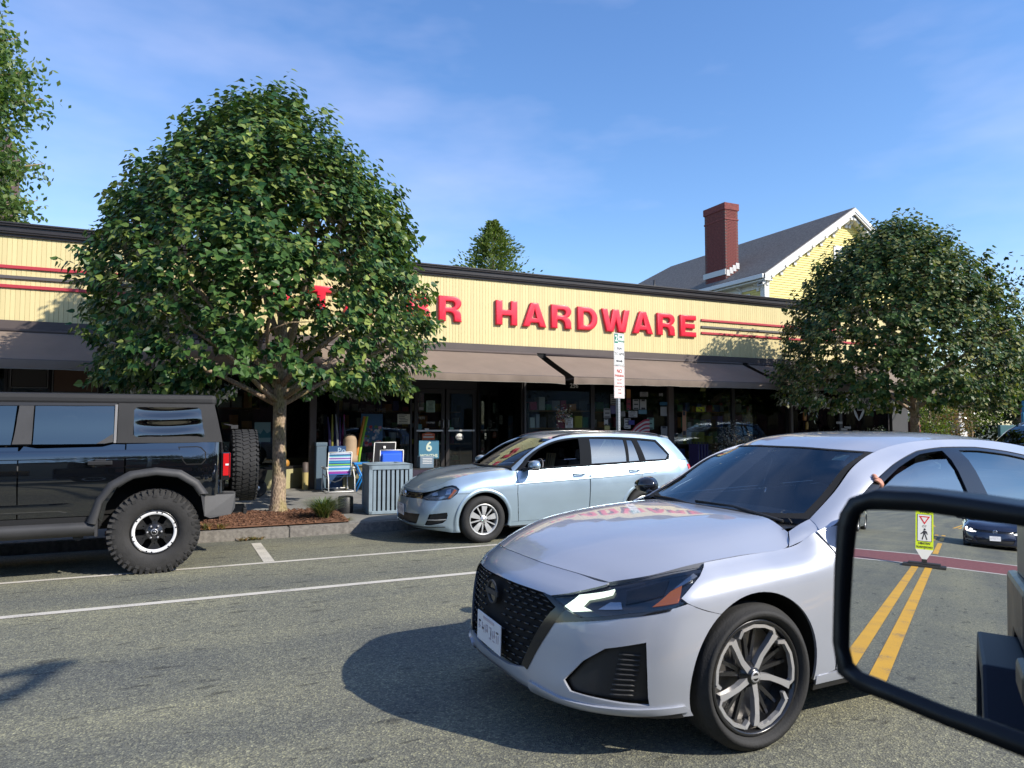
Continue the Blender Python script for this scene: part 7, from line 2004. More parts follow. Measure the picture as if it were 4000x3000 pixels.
m = MB(); m.bx((-.132, -.0380, 2.98), (-.035, -.0368, 3.148)); m.build('hour_panel', M_sgreen, p)
text('digit', '2', .16, (-.084, -.0385, 3.065), M_swh, p, bold=.004); text('letters', 'HR', .065, (.05, -.0375, 3.10), M_sgreen, p, bold=.002); text('letters', 'PARKING', .048, (.052, -.0375, 3.02), M_sgreen, p, bold=.001)
text('letters', '9AM', .075, (0, -.0375, 2.88), M_ink, p); text('letters', 'TO 6PM', .075, (0, -.0375, 2.78), M_ink, p)
m = MB(); m.prism([(-.10, 0), (-.055, .03), (-.055, .012), (.055, .012), (.055, .03), (.10, 0), (.055, -.03), (.055, -.012), (-.055, -.012), (-.055, -.03)], lambda x, z, d: (x, d, z + 2.65), -.0385, -.0368); m.build('arrow', M_ink, p)
p = signplate(1.96, 2.555, M_sred)
text('letters', 'NO', .10, (0, -.0375, 2.46), M_sred, p, bold=.003); text('letters', 'PARKING', .060, (0, -.0375, 2.375), M_sred, p, bold=.002)
for k, s in enumerate(('EXCEPT', 'SNOW', 'EMERGENCY', 'TOW', 'ZONE')): text('letters', s, .046, (0, -.0375, 2.30 - k * .062), M_sred, p)
# ------------------------------------------------------------------ yellow house behind the shop
HX, HY0, HY1, HE, HR_X, HR_Z = 24.0, 24.3, 37.0, 8.30, 29.4, 11.95
M_hyel = pm('clapboard_yellow', (.72, .60, .19), .6, var=.05, vscale=.8)
M_htrim = pm('house_trim', (.72, .71, .68), .5)
M_shing = pm('roof_shingle', (.155, .142, .132), .95, bump=.3, bscale=60, var=.45, vscale=9)
hs = thing('house', 'yellow clapboard house with a white bracketed gable behind the shop', 'house', (0, 0, 0))
HX2 = 2 * HR_X - HX
slope = (HR_Z - HE - .25) / (HR_X - HX)
m = MB(); m.add([(HX, HY0, 0), (HX2, HY0, 0), (HX2, HY0, HE), (HR_X, HY0, HR_Z - .25), (HX, HY0, HE), (HX, HY1, 0), (HX2, HY1, 0), (HX2, HY1, HE), (HR_X, HY1, HR_Z - .25), (HX, HY1, HE)], [(0, 1, 2, 3, 4), (9, 8, 7, 6, 5), (0, 4, 9, 5), (1, 6, 7, 2)]); m.build('wall', M_hyel, hs)
# clapboards of the gable end and the side wall
for k in range(60):
    z = 4.8 + k * .115
    if z > HR_Z - .5: break
    if z < HE: xa, xb = HX + .0, HX2
    else: xa = HX + (z + .115 - HE) / slope; xb = 2 * HR_X - xa
    if xb - xa < .2: break
    m = MB(); m.add([(xa, HY0 - .004, z + .115), (xb, HY0 - .004, z + .115), (xb, HY0 - .030, z), (xa, HY0 - .030, z), (xa, HY0, z), (xb, HY0, z)], [(3, 2, 1, 0), (4, 5, 2, 3)]); m.build('clapboard', M_hyel, hs, fix=False)
    if z < HE - .1:
        m = MB(); m.add([(HX - .004, HY0, z + .115), (HX - .004, HY1, z + .115), (HX - .030, HY1, z), (HX - .030, HY0, z), (HX, HY0, z), (HX, HY1, z)], [(0, 1, 2, 3), (3, 2, 5, 4)]); m.build('clapboard', M_hyel, hs, fix=False)
OV = .48
def rz_(x): return HR_Z - .25 + .22 - slope * abs(HR_X - x)
# roof slabs, hipped at the back
for sgn in (-1, 1):
    m = MB(); ex = HR_X + sgn * (HR_X - HX + OV)
    hipy = HY1 + 1.0
    top = [(HR_X, HY0 - OV, HR_Z + .02), (ex, HY0 - OV, rz_(ex)), (ex, HY1 + 6, rz_(ex)), (HR_X, hipy, HR_Z + .02)]
    m.add(top + [(a, b, c - .14) for a, b, c in top], [(0, 1, 2, 3), (7, 6, 5, 4), (0, 4, 5, 1), (1, 5, 6, 2), (3, 2, 6, 7)])
    m.build('roof', M_shing, hs)
    # shingle courses as thin raised laps
    m = MB(); n = 46
    for k in range(1, n):
        f = k / n; x = HR_X + (ex - HR_X) * f; z = HR_Z + .02 + (rz_(ex) - HR_Z - .02) * f
        ye = hipy + (HY1 + 6 - hipy) * f
        m.add([(x, HY0 - OV, z + .022), (x, ye, z + .022), (x + sgn * .02, ye, z + .004 - slope * .02), (x + sgn * .02, HY0 - OV, z + .004 - slope * .02), (x - sgn * .12, HY0 - OV, z + slope * .12 + .003), (x - sgn * .12, ye, z + slope * .12 + .003)], [(0, 1, 2, 3), (4, 5, 1, 0)])
    o = m.build('shingle_courses', M_shing, hs, fix=False); o['kind'] = 'stuff'
m = MB(); m.add([(HR_X - (HR_X - HX + OV), HY1 + 6, rz_(HX - OV)), (HR_X + (HR_X - HX + OV), HY1 + 6, rz_(HX - OV)), (HR_X, HY1 + 1, HR_Z + .02)], [(0, 1, 2)]); m.build('hip', M_shing, hs)
# rake boards, gutter, brackets, corner boards
for sgn in (-1, 1):
    ex = HR_X + sgn * (HR_X - HX + OV)
    for (d0, d1, y0, y1) in ((.0, -.20, -.06, .0), (-.10, -.30, -.03, .05), (-.34, -.46, .10, .47)):
        m = MB(); a, b = (HR_X, HR_Z - .02), (ex, rz_(ex) - .04)
        m.add([(a[0], HY0 - OV + y0, a[1] + d0), (b[0], HY0 - OV + y0, b[1] + d0), (b[0], HY0 - OV + y0, b[1] + d1), (a[0], HY0 - OV + y0, a[1] + d1), (a[0], HY0 - OV + y1, a[1] + d0), (b[0], HY0 - OV + y1, b[1] + d0), (b[0], HY0 - OV + y1, b[1] + d1), (a[0], HY0 - OV + y1, a[1] + d1)], [(0, 1, 2, 3), (4, 7, 6, 5), (0, 4, 5, 1), (3, 2, 6, 7)]); m.build('rake_board', M_htrim, hs)
    m = MB(); m.add([(HR_X, HY0 - OV + .02, HR_Z - .18), (ex, HY0 - OV + .02, rz_(ex) - .2), (ex, HY0, rz_(ex) - .2), (HR_X, HY0, HR_Z - .18)], [(0, 1, 2, 3)]); m.build('soffit', M_htrim, hs)
    for k in range(7):
        x = HX + .12 + k * .86 if sgn < 0 else HX2 - .12 - k * .86
        z = rz_(x) - .44
        m = MB(); m.prism([(0, .05), (0, -.34), (-.09, -.36), (-.10, -.22), (-.20, -.17), (-.30, -.06), (-.42, -.05), (-.42, .05)], lambda y, zz, d: (x + d, HY0 + y, z + zz), -.08, .08); m.build('bracket', M_htrim, hs)
m = MB(); m.bx((HX - OV - .12, HY0 - OV, rz_(HX - OV) - .22), (HX - OV, HY1 + 6, rz_(HX - OV) - .02)); m.build('gutter', M_htrim, hs, bevel=.03)
m = MB(); m.bx((HX - OV, HY0 - OV, rz_(HX - OV) - .30), (HX + .02, HY1 + 6, rz_(HX - OV) - .24)); m.bx((HX - .06, HY0 - .06, HE - .62), (HX, HY1, HE - .18)); m.build('frieze', M_htrim, hs)
for y_ in (HY0 + .35, HY0 + 1.5, HY0 + 3.4, HY0 + 5.2):
    m = MB(); m.prism([(0, .0), (0, -.42), (-.10, -.44), (-.11, -.26), (-.22, -.2), (-.32, -.08), (-.44, -.06), (-.44, .0)], lambda x, zz, d: (HX + x, y_ + d, HE - .30 + zz), -.07, .07); m.build('bracket', M_htrim, hs)
m = MB(); m.bx((HX - .05, HY0 - .05, 0), (HX + .22, HY0 - .001, HE)); m.bx((HX - .05, HY0, 0), (HX - .001, HY0 + .22, HE)); m.build('corner_board', M_htrim, hs)
def win(x0, x1, z0, z1, side=False):
    m = MB(); w = .12
    f = (lambda a, b: ((a[0], HY0 - .06 + a[1], a[2]), (b[0], HY0 - .06 + b[1], b[2]))) if not side else (lambda a, b: ((HX - .06 + a[1], a[0], a[2]), (HX - .06 + b[1], b[0], b[2])))
    for a, b in (((x0 - w, 0, z0 - w), (x1 + w, .055, z0)), ((x0 - w, 0, z1), (x1 + w, .055, z1 + w * 1.6)), ((x0 - w, 0, z0), (x0, .055, z1)), ((x1, 0, z0), (x1 + w, .055, z1)), ((x0, .02, (z0 + z1) / 2 - .03), (x1, .05, (z0 + z1) / 2 + .03))): m.bx(*f(a, b))
    wn_ = m.build('window', M_htrim, hs)
    g = MB(); g.bx(*f((x0, .035, z0), (x1, .045, z1))); g.build('pane', pm('house_pane', (.02, .025, .03), .08, coat=.5), wn_)
win(28.55, 30.2, 8.0, 9.9); win(25.0, 26.2, 5.2, 7.0); win(27.5, 28.7, 5.2, 7.0); win(25.3, 26.4, 5.6, 7.35, True)
# brick chimney with bricks, cap courses, flashing
M_brk = brick_mat('chimney_brick', (.14, .032, .030), (.24, .062, .050), None)
M_mort = pm('mortar', (.15, .09, .08), .95)
ch = bpy.data.objects.new('chimney', None); COL.objects.link(ch); ch.parent = hs
CX0, CX1, CY0, CY1, CZ0, CZ1 = 24.02, 24.84, 26.85, 28.35, 6.5, 12.15
m = MB(); m.bx((CX0, CY0, CZ0), (CX1, CY1, CZ1)); m.build('core', M_mort, ch)
bricks = MB(); rng = random.Random(8)
nb = 0
b1 = MB(); b1.box((0, 0, 0), (.193, .018, .057)); bmesh_ = b1.mesh('brick', M_brk)
rows = int((CZ1 - 8.4) / .0745)
for r_ in range(rows):
    z = 8.42 + r_ * .0745
    for (L, fx) in ((CX1 - CX0, 0), (CY1 - CY0, 1)):
        n = max(1, int(L / .205)); off = .102 if r_ % 2 else 0
        for k in range(n + 1):
            a = off + k * .205
            if a + .19 > L + .01: continue
            pos = (CX0 + a + .098, CY0 - .004, z) if fx == 0 else (CX0 - .004, CY0 + a + .098, z)
            if fx == 0 and nb < 300:
                link('brick', bmesh_, None, ch, pos); nb += 1
            else:
                bricks.box(pos, (.193, .018, .057), rz=PI / 2 if fx else 0)
o = bricks.build('brickwork', M_brk, ch); o['kind'] = 'stuff'
m = MB()
m.bx((CX0 - .05, CY0 - .05, CZ1 - .12), (CX1 + .05, CY1 + .05, CZ1 + .22)); m.bx((CX0 - .03, CY0 - .03, CZ1 - .62), (CX1 + .03, CY1 + .03, CZ1 - .54)); m.build('chimney_cap', M_brk, ch, bevel=.01)
m = MB(); m.bx((CX0 - .06, CY0 - .02, 8.78), (CX0 - .02, CY1 + .1, 9.05))
for k in range(4): m.bx((CX0 + .02 + k * .2, CY0 - .035, 8.72 + k * .13), (CX0 + .24 + k * .2, CY0 - .015, 9.02 + k * .13))
m.build('flashing', pm('flashing_metal', (.45, .45, .45), .5, .5), ch)
m = MB(); m.bx((CX0 - .05, CY0 - .1, 6.0), (CX0 + .02, CY1 + 1.2, 8.0)); m.build('chimney_breast', M_brk, ch)
m = MB(); m.cyl((25.0, 34.0, 8.8), (25.0, 34.0, 9.9), .06, 8); m.build('vent_pipe', M_trim, hs)

t = thing('hand_cart', 'black hand cart with a small wheel between the spare tyre and the trunk', 'cart', (1.35, 14.6, walk_z(14.6)))
m = MB(); m.smooth = True; m.lathe([(.04, -.03), (.12, -.045), (.17, -.04), (.18, 0), (.17, .04), (.12, .045), (.04, .03)], 22, 'Y', (0, 0, .18)); m.build('wheel', M_rub, t)
m = MB(); m.smooth = True; m.lathe([(0, -.05), (.045, -.05), (.05, -.04)], 14, 'Y', (0, 0, .18)); m.build('hub', M_alud, t)
m = MB(); m.tube([(0, .06, .18), (-.25, .06, .32), (-.55, .06, .95), (-.6, .06, 1.0)], .018, 6); m.tube([(-.25, -.2, .32), (-.25, .3, .32)], .018, 6); m.build('frame', M_trim, t)
m = MB(); m.add([(.1, -.22, .28), (-.5, -.22, .42), (-.5, .34, .42), (.1, .34, .28), (.16, -.28, .55), (-.56, -.28, .62), (-.56, .40, .62), (.16, .40, .55)], [(3, 2, 1, 0), (0, 1, 5, 4), (1, 2, 6, 5), (2, 3, 7, 6), (3, 0, 4, 7)]); m.build('tray', M_dark, t)
# ------------------------------------------------------------------ greenery behind and beside the shop
L_con = leaf_mat('conifer_spray', (.06, .10, .025), (.11, .16, .04), (.18, .21, .06), .3, .04)
def conifer(x, y, z0, ztop, rad, seed, label):
    rng = random.Random(seed); t = thing('conifer', label, 'tree', (x, y, 0)); m = MB()
    for _ in range(900):
        f = rng.random() ** .8; z = z0 + (ztop - z0) * f; rr = rad * (1 - f) ** .8
        a = rng.uniform(0, 2 * PI); L = rr * rng.uniform(.45, 1.15) * (1 + .25 * noise.noise((a * 1.2, f * 5, seed)))
        d = Vector((math.cos(a), math.sin(a), .25)).normalized(); p0 = Vector((0, 0, z)) + d * L * .35
        for k in range(10):
            q = p0 + d * L * .65 * (k / 9) + Vector((rng.uniform(-.12, .12), rng.uniform(-.12, .12), rng.uniform(-.16, .05)))
            e = (d + Vector((rng.uniform(-.7, .7), rng.uniform(-.7, .7), rng.uniform(-.3, .8)))).normalized(); l_ = rng.uniform(.10, .24); s = e.cross(Vector((rng.uniform(-1, 1), rng.uniform(-1, 1), .4))).normalized() * l_ * .22
            m.add([q, q + e * l_ * .5 + s, q + e * l_, q + e * l_ * .5 - s], [(0, 1, 2, 3)])
    o = m.build('crown', L_con, t, fix=False); o['kind'] = 'stuff'
    tm = MB(); tm.smooth = True; tm.tube([(0, 0, 0), (0, 0, z0), (0, 0, ztop)], [.25, .18, .02], 8); tm.build('trunk', M_bark, t)
conifer(12.95, 30, 6.0, 10.85, 3.0, 4, 'feathery conifer showing above the shop roof')
L_lacy = leaf_mat('lacy_leaf', (.06, .12, .04), (.11, .18, .055), (.19, .23, .09), .4, .03)
# brick stack with creeper at the far left, tall lacy tree in front of it
bt = thing('brick_tower', 'creeper covered brick stack behind the left end of the shop', 'building', (0, 0, 0))
m = MB(); m.bx((-8.5, 27, 0), (-5.45, 30, 11.0)); m.build('wall', M_mort, bt)
bricks = MB()
bn_ = 0
bb = MB(); bb.box((0, 0, 0), (.22, .02, .066)); bbm = bb.mesh('brick', M_brk)
for r_ in range(60):
    for k in range(14):
        x = -5.45 - .115 - (k + (.5 if r_ % 2 else 0)) * .232; z = 5.4 + r_ * .0815
        if z > 10.95 or x < -8.3: continue
        if bn_ < 300 and z > 7.2 and x > -7.2: link('brick', bbm, None, bt, (x, 26.995, z)); bn_ += 1
        else: bricks.box((x, 26.995, z), (.22, .02, .066))
o = bricks.build('brickwork', M_brk, bt); o['kind'] = 'stuff'
leafy('creeper', (-6.5, 26.8, 8.6), (1.2, .35, 2.6), 3600, .16, leaf_mat('creeper_leaf', (.07, .09, .02), (.12, .13, .03), (.20, .10, .04), .25), 'yellow green creeper on the brick stack', 'creeper', 71, False, shell=.55)
tall = [((-6.2, 25.6, 14.6), (1.0, 1.0, .6)), ((-5.9, 25.4, 13.0), (1.25, 1.2, .55)), ((-5.5, 25.2, 12.0), (1.35, 1.2, .40)), ((-5.3, 25.0, 11.1), (1.45, 1.2, .42)), ((-5.75, 25.0, 10.2), (1.45, 1.2, .34)), ((-5.3, 25.2, 9.2), (1.5, 1.2, .40)), ((-5.35, 25.0, 8.0), (1.45, 1.1, .40))]
tt = thing('tall_tree', 'tall tree with drooping lacy sprays at the left edge', 'tree', (-6.3, 25.4, 0))
for k, (c, r_) in enumerate(tall):
    q = leafy('tmp', (c[0] - .25, c[1], c[2]), (r_[0] * .92, r_[1], r_[2]), 1900, .19, L_lacy, None, None, 80 + k, False, drape=.45, shell=.40, lump=.55)
    for chd in list(q.children):
        chd.parent = tt; chd.location = (c[0] + 6.3, c[1] - 25.4, 0); chd.name = 'foliage'
    bpy.data.objects.remove(q)
tm = MB(); tm.smooth = True; tm.tube([(0, 0, 0), (.1, 0, 7), (.2, 0, 11), (.3, 0, 14.8)], [.3, .22, .13, .02], 10)
for k, (c, r_) in enumerate(tall): tm.tube([(.12, 0, c[2] - .9), (c[0] + 6.3 + .2, c[1] - 25.4, c[2] - .2), (c[0] + 6.3 + r_[0] * .9, c[1] - 25.4 - .2, c[2] + .1)], [.07, .045, .01], 6)
tm.build('trunk', M_bark, tt)
# right hand end
L_lime = leaf_mat('lime_leaf', (.045, .085, .015), (.09, .14, .022), (.17, .20, .035), .3, .03)
L_dk = leaf_mat('dark_tree_leaf', (.008, .016, .008), (.014, .028, .012), (.03, .05, .02), .12, .02)
L_dk2 = leaf_mat('garden_bush_leaf', (.014, .030, .012), (.028, .055, .018), (.06, .09, .03), .2, .02)
L_rust = leaf_mat('rusty_shrub_leaf', (.06, .09, .025), (.17, .10, .035), (.27, .15, .05), .2, .05)
leafy('small_tree', (26.9, 17.0, 2.55), (1.35, 1.2, 1.35), 4200, .12, L_lime, 'yellow green small tree past the right end of the shop', 'tree', 91, .08)
leafy('shrub', (24.9, 16.6, 1.35), (1.0, .8, .85), 2600, .10, L_rust, 'rust and green shrub below the far street tree', 'shrub', 92, .05)
leafy('shrub', (23.0, 15.9, 1.6), (.8, .6, 1.5), 3000, .09, L_lime, 'climbing green shrub on the lattice at the shop corner', 'shrub', 93, .05)
leafy('dark_tree', (41.5, 23, 5.2), (4.2, 4, 5.4), 6500, .26, L_dk, 'large dark tree filling the right edge', 'tree', 94, .3, shell=.45)
leafy('dark_tree', (36, 20.5, 2.8), (3.0, 2.6, 2.9), 4500, .26, L_dk, 'dark tree further along the street on the right', 'tree', 95, .3, shell=.45)
leafy('dark_tree', (34, 25, 3.6), (3.4, 3, 3.4), 3500, .26, L_dk, 'dark tree between the house and the right edge', 'tree', 96, .3, shell=.45)
for k, (x, y, z, r_) in enumerate(((25.2, 20.5, 1.6, 1.9), (28.4, 21.0, 1.8, 2.1), (31.6, 21.5, 2.0, 2.2), (35.0, 22.5, 2.0, 2.4))):
    leafy('garden_bush', (x, y, z), (r_, 1.2, z * 1.05), 2600, .17, L_dk2, ['dark bush by the house corner behind the rusty shrub', 'second dark bush before the house wall', 'third dark bush before the house wall', 'dark bush beyond the house at the right'][k], 'bush', 140 + k, .08, shell=.4)
for k, (x, y, z, r_) in enumerate(((25.9, 14.6, .95, .28), (26.6, 14.9, 1.12, .33), (26.3, 14.3, .85, .25))):
    t = leafy('flower_clump', (x, y, z), (r_ * 1.3, r_, r_ * .8), 600, .09, L_lime, ['lime hydrangea clump nearest the small tree', 'tallest lime hydrangea clump below the blue sign', 'lowest lime hydrangea clump beside the dark car'][k], 'plant', 97 + k, .02)
t = thing('garden_post', 'white stepped post at the garden corner', 'post', (25.55, 16.6, 0)); m = MB(); m.bx((-.2, -.2, 0), (.2, .2, 1.2)); m.bx((-.14, -.14, 1.2), (.14, .14, 1.5)); m.bx((-.09, -.09, 1.5), (.09, .09, 1.8)); m.bx((-.16, -.16, 1.8), (.16, .16, 1.86)); m.build('post', M_htrim, t, bevel=.01)
t = thing('lattice', 'white lattice panel half hidden by climbing leaves', 'lattice', (23.1, 16.7, 0))
for k in range(9):
    m = MB(); m.bx((-.40 + k * .1 - .012, -.01, .3), (-.40 + k * .1 + .012, .01, 2.1)); m.build('slat', M_htrim, t)
for k in range(10):
    m = MB(); m.bx((-.42, -.028, .4 + k * .18), (.42, -.011, .425 + k * .18)); m.build('slat', M_htrim, t)
t = thing('brick_pier', 'low brown brick pier at the shop corner', 'pier', (21.95, 15.9, 0))
m = MB(); m.bx((-.22, -.22, 0), (.22, .22, 1.55)); m.build('core', M_mort, t)
for r_ in range(18):
    for k in range(2):
        o = link('brick', bbm, None, t, (-.11 + k * .232 - (.06 if r_ % 2 else 0), -.225, .1 + r_ * .0815))
ts = thing('shop_totem', 'blue green shop sign with cut-out shapes on top', 'sign', (27.2, 15.6, 0))
M_totem = pm('totem_green', (.03, .10, .11), .5); M_tb = pm('totem_blue', (.05, .24, .40), .4)
m = MB(); m.bx((-.95, -.05, .75), (.95, .05, 1.42)); m.build('panel', M_totem, ts, bevel=.02)
text('letters', 'SHOP', .26, (-.1, -.054, 1.08), pm('totem_ink', (.015, .03, .035), .6), ts, bold=.01)
m = MB(); m.prism([(.45, 1.42), (1.05, 1.42), (1.05, 1.98), (.88, 2.02), (.78, 2.18), (.62, 2.12), (.60, 2.3), (.52, 2.3), (.50, 1.9), (.45, 1.85)], lambda x, z, d: (x, d, z), -.05, .05); m.build('cut_out', M_tb, ts, bevel=.01)
m = MB(); m.smooth = True; m.lathe([(.18, -.06), (.30, -.06), (.30, .06), (.18, .06)], 24, 'Y', (1.22, 0, 1.50), closed=True); m.build('ring', M_tb, ts)
m = MB(); m.bx((-.8, -.04, 0), (-.7, .04, .75)); m.bx((.7, -.04, 0), (.8, .04, .75)); m.build('leg', M_totem, ts)
t = thing('oval_sign', 'tall oval terracotta red sign on a post at the right edge', 'sign', (29.05, 16.3, 0))
m = MB(); m.smooth = True; m.lathe([(0, -.03), (.30, -.03), (.32, 0), (.30, .03), (0, .03)], 28, 'Y'); o = m.build('panel', pm('oval_red', (.30, .06, .04), .55), t, (0, 0, 1.70)); o.scale = (.78, 1, 1.25)
m = MB(); m.cyl((0, .05, 0), (0, .05, 1.4), .04, 8); m.build('post', M_trim, t)
# ------------------------------------------------------------------ behind the camera: what the mirror and the paintwork see
for y0 in (.90, 1.15):
    for a, b in ((-16.3, 120), (-27.0, -21.0), (-31.5, -28.6), (-34.0, -33.0)):
        sheet('centre_line', a, b, [y0, y0 + .13] if not (y0 < 1.05 < y0 + .13) else [y0, y0 + .13], lambda y: road_z(1.05) - .018 * abs(y - 1.05), M_ly, dz=.006)
for s in (1, -1):
    for k in (0, 1):
        m = MB(); y0 = 1.05 + s * (.45 + .24 * k); y1 = y0 + s * 1.6
        m.add([(-45, y0, .006), (-45, y0 + .13, .006), (-75, y1 + .13, .006), (-75, y1, .006)], [(0, 1, 2, 3)])
        for i in range(4):
            x, y, z = m.v[i]; m.v[i] = (x, y, road_z(y) + .006)
        o = m.build('centre_line', M_ly); o['kind'] = 'structure'
        if o.data.polygons[0].normal.z < 0: o.data.flip_normals()
M_cwbrick = pm('crossing_brick', (.20, .065, .060), .85, bump=.3, bscale=80, var=.3, vscale=12)
cw = bpy.data.objects.new('crosswalk', None); COL.objects.link(cw); cw['kind'] = 'structure'
ysr = [OPP + .2, -4, -1, 1.05, 3, 6, 10.7]
def band(name, x0, x1, mat, dz):
    m = MB(); m.grid([[(x + .06 * y, y, road_z(y) + dz) for y in ysr] for x in (x0, x1)], smooth=False); o = m.build(name, mat, cw)
    if o.data.polygons[0].normal.z < 0: o.data.flip_normals()
band('brick_band', -20.2, -17.1, M_cwbrick, .004); band('edge_line', -17.1, -16.9, M_lw, .005); band('edge_line', -20.4, -20.2, M_lw, .005)
# in-street pedestrian sign
ps = thing('crossing_sign', 'yellow green pedestrian crossing paddle on a black rubber base, seen in the door mirror', 'street sign', (-16.35, 1.05, road_z(1.05)), R(90))
M_fluo = pm('fluorescent_yellow', (.58, .72, .02), .45); M_pap = pm('paddle_white', (.70, .70, .66), .45)
m = MB(); m.bx((-.40, -.22, 0), (.40, .22, .05)); m.bx((-.30, -.14, .05), (.30, .14, .09)); m.bx((-.05, -.05, .09), (.05, .05, .16)); m.build('base', M_rub, ps, bevel=.01)
m = MB(); m.prism([(-.04, .15), (.04, .15), (.165, .36), (-.165, .36)], lambda x, z, d: (x, d, z), -.012, .012); m.build('stem', M_pap, ps)
m = MB(); m.bx((-.165, -.012, .36), (.165, .012, 1.30)); m.build('paddle', M_fluo, ps)
m = MB(); m.bx((-.135, -.0165, .53), (.135, -.0125, 1.10)); m.build('inner_panel', M_ink, ps); m = MB(); m.bx((-.125, -.019, .54), (.125, -.017, 1.09)); m.build('inner_panel', M_pap, ps)
text('letters', 'STATE', .085, (0, -.015, 1.235), M_ink, ps, bold=.004); text('letters', 'LAW', .085, (0, -.015, 1.155), M_ink, ps, bold=.004)
text('letters', 'WITHIN', .06, (0, -.015, .485), M_ink, ps, bold=.002); text('letters', 'CROSSWALK', .052, (0, -.015, .41), M_ink, ps, bold=.002)
text('letters', 'TO', .06, (0, -.021, .845), M_ink, ps)
M_yred = pm('yield_red', (.60, .02, .03), .5)
m = MB(); m.prism([(-.105, 1.06), (.105, 1.06), (0, .885)], lambda x, z, d: (x, d, z), -.0215, -.0195); m.build('yield_triangle', M_yred, ps); m = MB(); m.prism([(-.062, 1.036), (.062, 1.036), (0, .932)], lambda x, z, d: (x, d, z), -.0235, -.022); m.build('yield_triangle', M_pap, ps)
m = MB()
m.lathe([(0, -.0225), (.021, -.0225), (.021, -.0205), (0, -.0205)], 14, 'Y', (-.005, 0, .785))
for pl in ([(-.03, .755), (.02, .76), (.022, .68), (-.02, .675)], [(-.02, .685), (.0, .685), (-.035, .565), (-.058, .572)], [(.0, .685), (.022, .68), (.052, .572), (.030, .562)], [(.015, .755), (.03, .735), (.075, .69), (.068, .675), (.02, .705)], [(-.03, .755), (-.045, .74), (-.062, .68), (-.048, .675), (-.025, .715)]): m.prism(pl, lambda x, z, d: (x, d, z), -.0225, -.0205)
m.build('walker', M_ink, ps)
m = MB(); m.cyl((0, -.015, .375), (0, -.012, .375), .01, 8); m.build('bolt', M_ink, ps)
# ------------------------------------------------------------------ vehicles in place
sedan = build_sedan()
driver = build_driver()
est = build_estate(P_silver)
est.location = (3.74, 9.84, -.14); est.rotation_euler = (0, 0, PI)
tag(est, 'silver-blue estate car parked at the kerb behind the white sedan', 'car')
off = build_offroader()
own = finish_own()
MX = {'silver_blue_paint': P_navy, 'lamp_reflector': M_head}
def swap(root, mp):
    for o in root.children_recursive:
        for sl_ in getattr(o, 'material_slots', []):
            if sl_.material and sl_.material.name in mp:
                m_ = mp[sl_.material.name]; sl_.link = 'OBJECT'; sl_.material = m_
fol = copy_tree(est, None, (-28.0, -.58, -.10), 0.)
swap(fol, {'silver_blue_paint': P_navy, 'lamp_reflector': M_head, 'machined_alloy': M_alu}); tag(fol, 'dark navy car with lit headlamps following behind, seen in the door mirror', 'car')
g2 = copy_tree(est, None, (-33.6, 4.75, -.07), PI); swap(g2, {'silver_blue_paint': P_grey}); tag(g2, 'grey car driving away in the oncoming lane, at the corner of the mirror', 'car')
g3 = copy_tree(est, None, (-72, 9.7, -.14), PI); swap(g3, {'silver_blue_paint': P_navy}); tag(g3, 'dark car parked far down the street behind the camera', 'car')
suv = copy_tree(est, None, (17.0, 9.85, -.14), PI); suv.scale = (1.03, 1.03, 1.12); swap(suv, {'silver_blue_paint': P_grey}); tag(suv, 'slate grey car parked behind the estate, its windscreen at the right edge', 'car')
# ------------------------------------------------------------------ far side of the street, behind the camera
M_opp = [pm('far_brick', (.16, .07, .055), .9, var=.2, vscale=2), pm('far_render', (.26, .24, .20), .9, var=.1), pm('far_clap', (.30, .32, .33), .9)]
for k, (x0, x1, h, mi) in enumerate(((-40, -20, 7.2, 0), (-17, -4, 5.4, 1), (18, 30, 6.4, 2), (33, 60, 8.0, 0), (64, 95, 9.0, 1), (-75, -44, 7.5, 2), (-3, 17, 6.2, 0))):
    t = thing('street_building', ['red brick', 'plain rendered', 'grey boarded', 'long red brick', 'long rendered', 'long grey boarded', 'middle red brick'][k] + ' two storey building across the street behind the camera', 'building', ((x0 + x1) / 2, -19, 0))
    w = x1 - x0
    m = MB(); m.bx((-w / 2, -6, 0), (w / 2, 4, h)); m.build('wall', M_opp[mi], t)
    m = MB(); m.bx((-w / 2 - .2, -6.2, h), (w / 2 + .2, 4.25, h + .3)); m.build('roof', M_blktrim, t)
    for i in range(int(w / 2.4)):
        for z in (1.0, 4.0):
            if z + 1.6 > h: continue
            m = MB(); m.bx((-w / 2 + 1.0 + i * 2.4, 3.96, z), (-w / 2 + 2.2 + i * 2.4, 4.04, z + 1.6)); m.build('window', M_gloss, t)
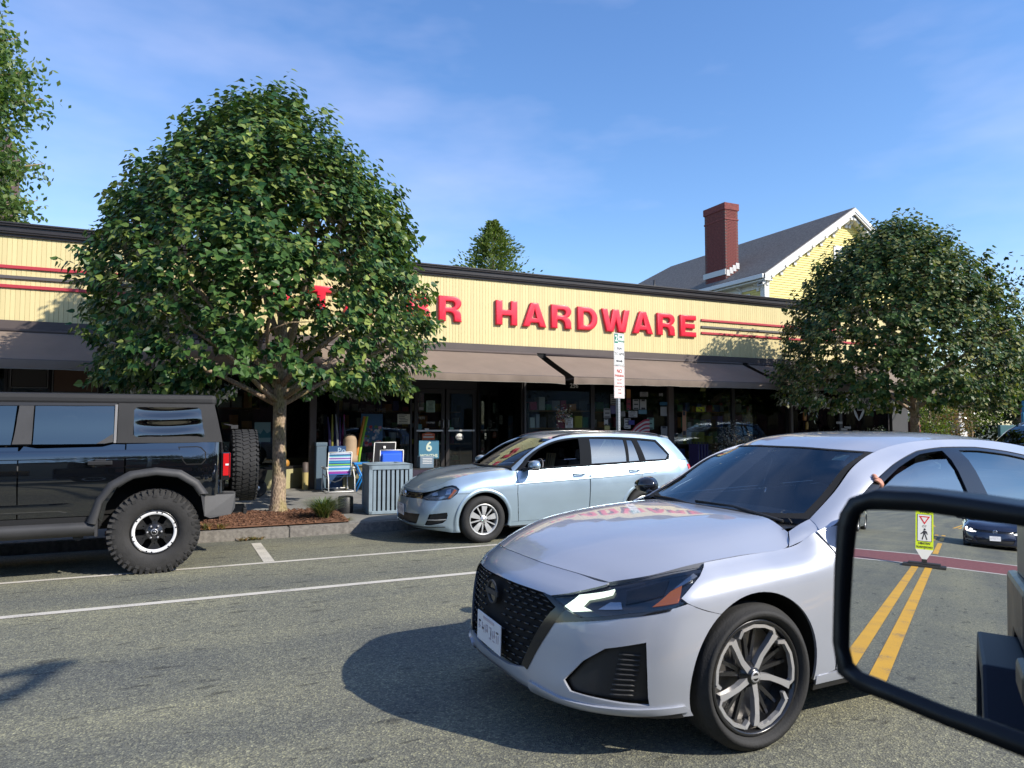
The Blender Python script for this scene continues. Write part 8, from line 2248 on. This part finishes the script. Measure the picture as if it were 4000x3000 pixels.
for k, (x, y, z, r_, lb) in enumerate(((-24, -13, 5.6, 3.0, 'second roadside tree left of the shadow caster'), (-12, -13.5, 5.0, 2.8, 'roadside tree just left of the shadow caster'), (2, -14.5, 5.8, 3.4, 'tallest roadside tree right of the shadow caster'), (9, -15, 6.6, 3.6, 'broad roadside tree beside the hedge'), (15, -14, 5.4, 3.0, 'roadside tree at the middle of the hedge'), (22, -14, 6.2, 3.3, 'roadside tree at the right part of the hedge'), (-2, -18, 6.0, 3.4, 'roadside tree behind the shadow caster'), (31, -14, 5.6, 3.2, 'roadside tree at the hedge end'), (42, -13.5, 5.5, 3.4, 'roadside tree by the long brick building'), (56, -13.5, 5.6, 3.4, 'roadside tree at the end of the long brick building'), (75, -13, 5.6, 3.6, 'farthest roadside tree to the right'), (-38, -13, 5.4, 3, 'roadside tree by the brick building behind'), (-52, -13, 5.4, 3, 'farthest roadside tree behind'))):
    leafy('roadside_tree', (x, y, z), (r_, r_ * .9, r_ * .8), 2600, .36, L_dk if k % 2 else L_pear2, lb + ' across the street', 'tree', 200 + k, .18, 'trees across the street behind the camera', shell=.4)
t = thing('hedge', 'long dark hedge across the street behind the camera', 'hedge', (5, -17.5, 0)); m = MB(); rng = random.Random(1)
for _ in range(7000):
    q = Vector((rng.uniform(-10, 32), rng.uniform(-.6, .6), rng.uniform(.1, 3.9))); d = Vector((rng.uniform(-1, 1), rng.uniform(-1, 1), rng.uniform(-1, 1))).normalized() * .35; s = d.cross(Vector((rng.uniform(-1, 1), rng.uniform(-1, 1), 1))).normalized() * .12; m.add([q, q + d * .5 + s, q + d, q + d * .5 - s], [(0, 1, 2, 3)])
o = m.build('hedge_leaves', L_dk, t, fix=False); o['kind'] = 'stuff'
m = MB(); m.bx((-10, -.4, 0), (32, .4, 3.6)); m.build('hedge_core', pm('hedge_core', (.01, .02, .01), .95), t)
# unseen forked shape, added only to throw the forked shadow on the near lane
t = thing('shadow_caster', 'unseen grey forked shape behind the camera, added to throw a shadow on the near lane', 'shadow caster', (-1.0, -9.1, 0))
S_ = lambda gx, gy, h: (gx + .836 * (h + .06), gy - 1.065 * (h + .06), h)
m = MB(); m.smooth = True
tip = Vector(S_(-.66, 5.40, 5.6)) - Vector((-1.0, -9.1, 0)); up_ = Vector(S_(-1.25, 5.20, 5.45)) - Vector((-1.0, -9.1, 0)); lo_ = Vector(S_(-1.02, 4.62, 5.05)) - Vector((-1.0, -9.1, 0))
m.tube([(0, 0, 0), (0, 0, 4.9), (0, 0, 5.2)], [.10, .07, .06], 10)
m.tube([(0, 0, 5.15), tuple(up_ * .5 + Vector((0, 0, 2.6))), tuple(up_), tuple(tip)], [.05, .045, .035, .06], 8)
m.tube([(0, 0, 4.7), tuple(lo_), tuple(lo_ * .4 + tip * .6 + Vector((.05, -.08, 0))), tuple(tip)], [.05, .075, .05, .06], 8)
m.build('caster_body', M_galv, t)
m = MB(); m.smooth = True; m.tube([tuple(tip - (tip - up_).normalized() * .30), tuple(tip), tuple(tip + (tip - up_).normalized() * .16)], [.05, .075, .02], 8); m.build('caster_tip', M_galv, t)
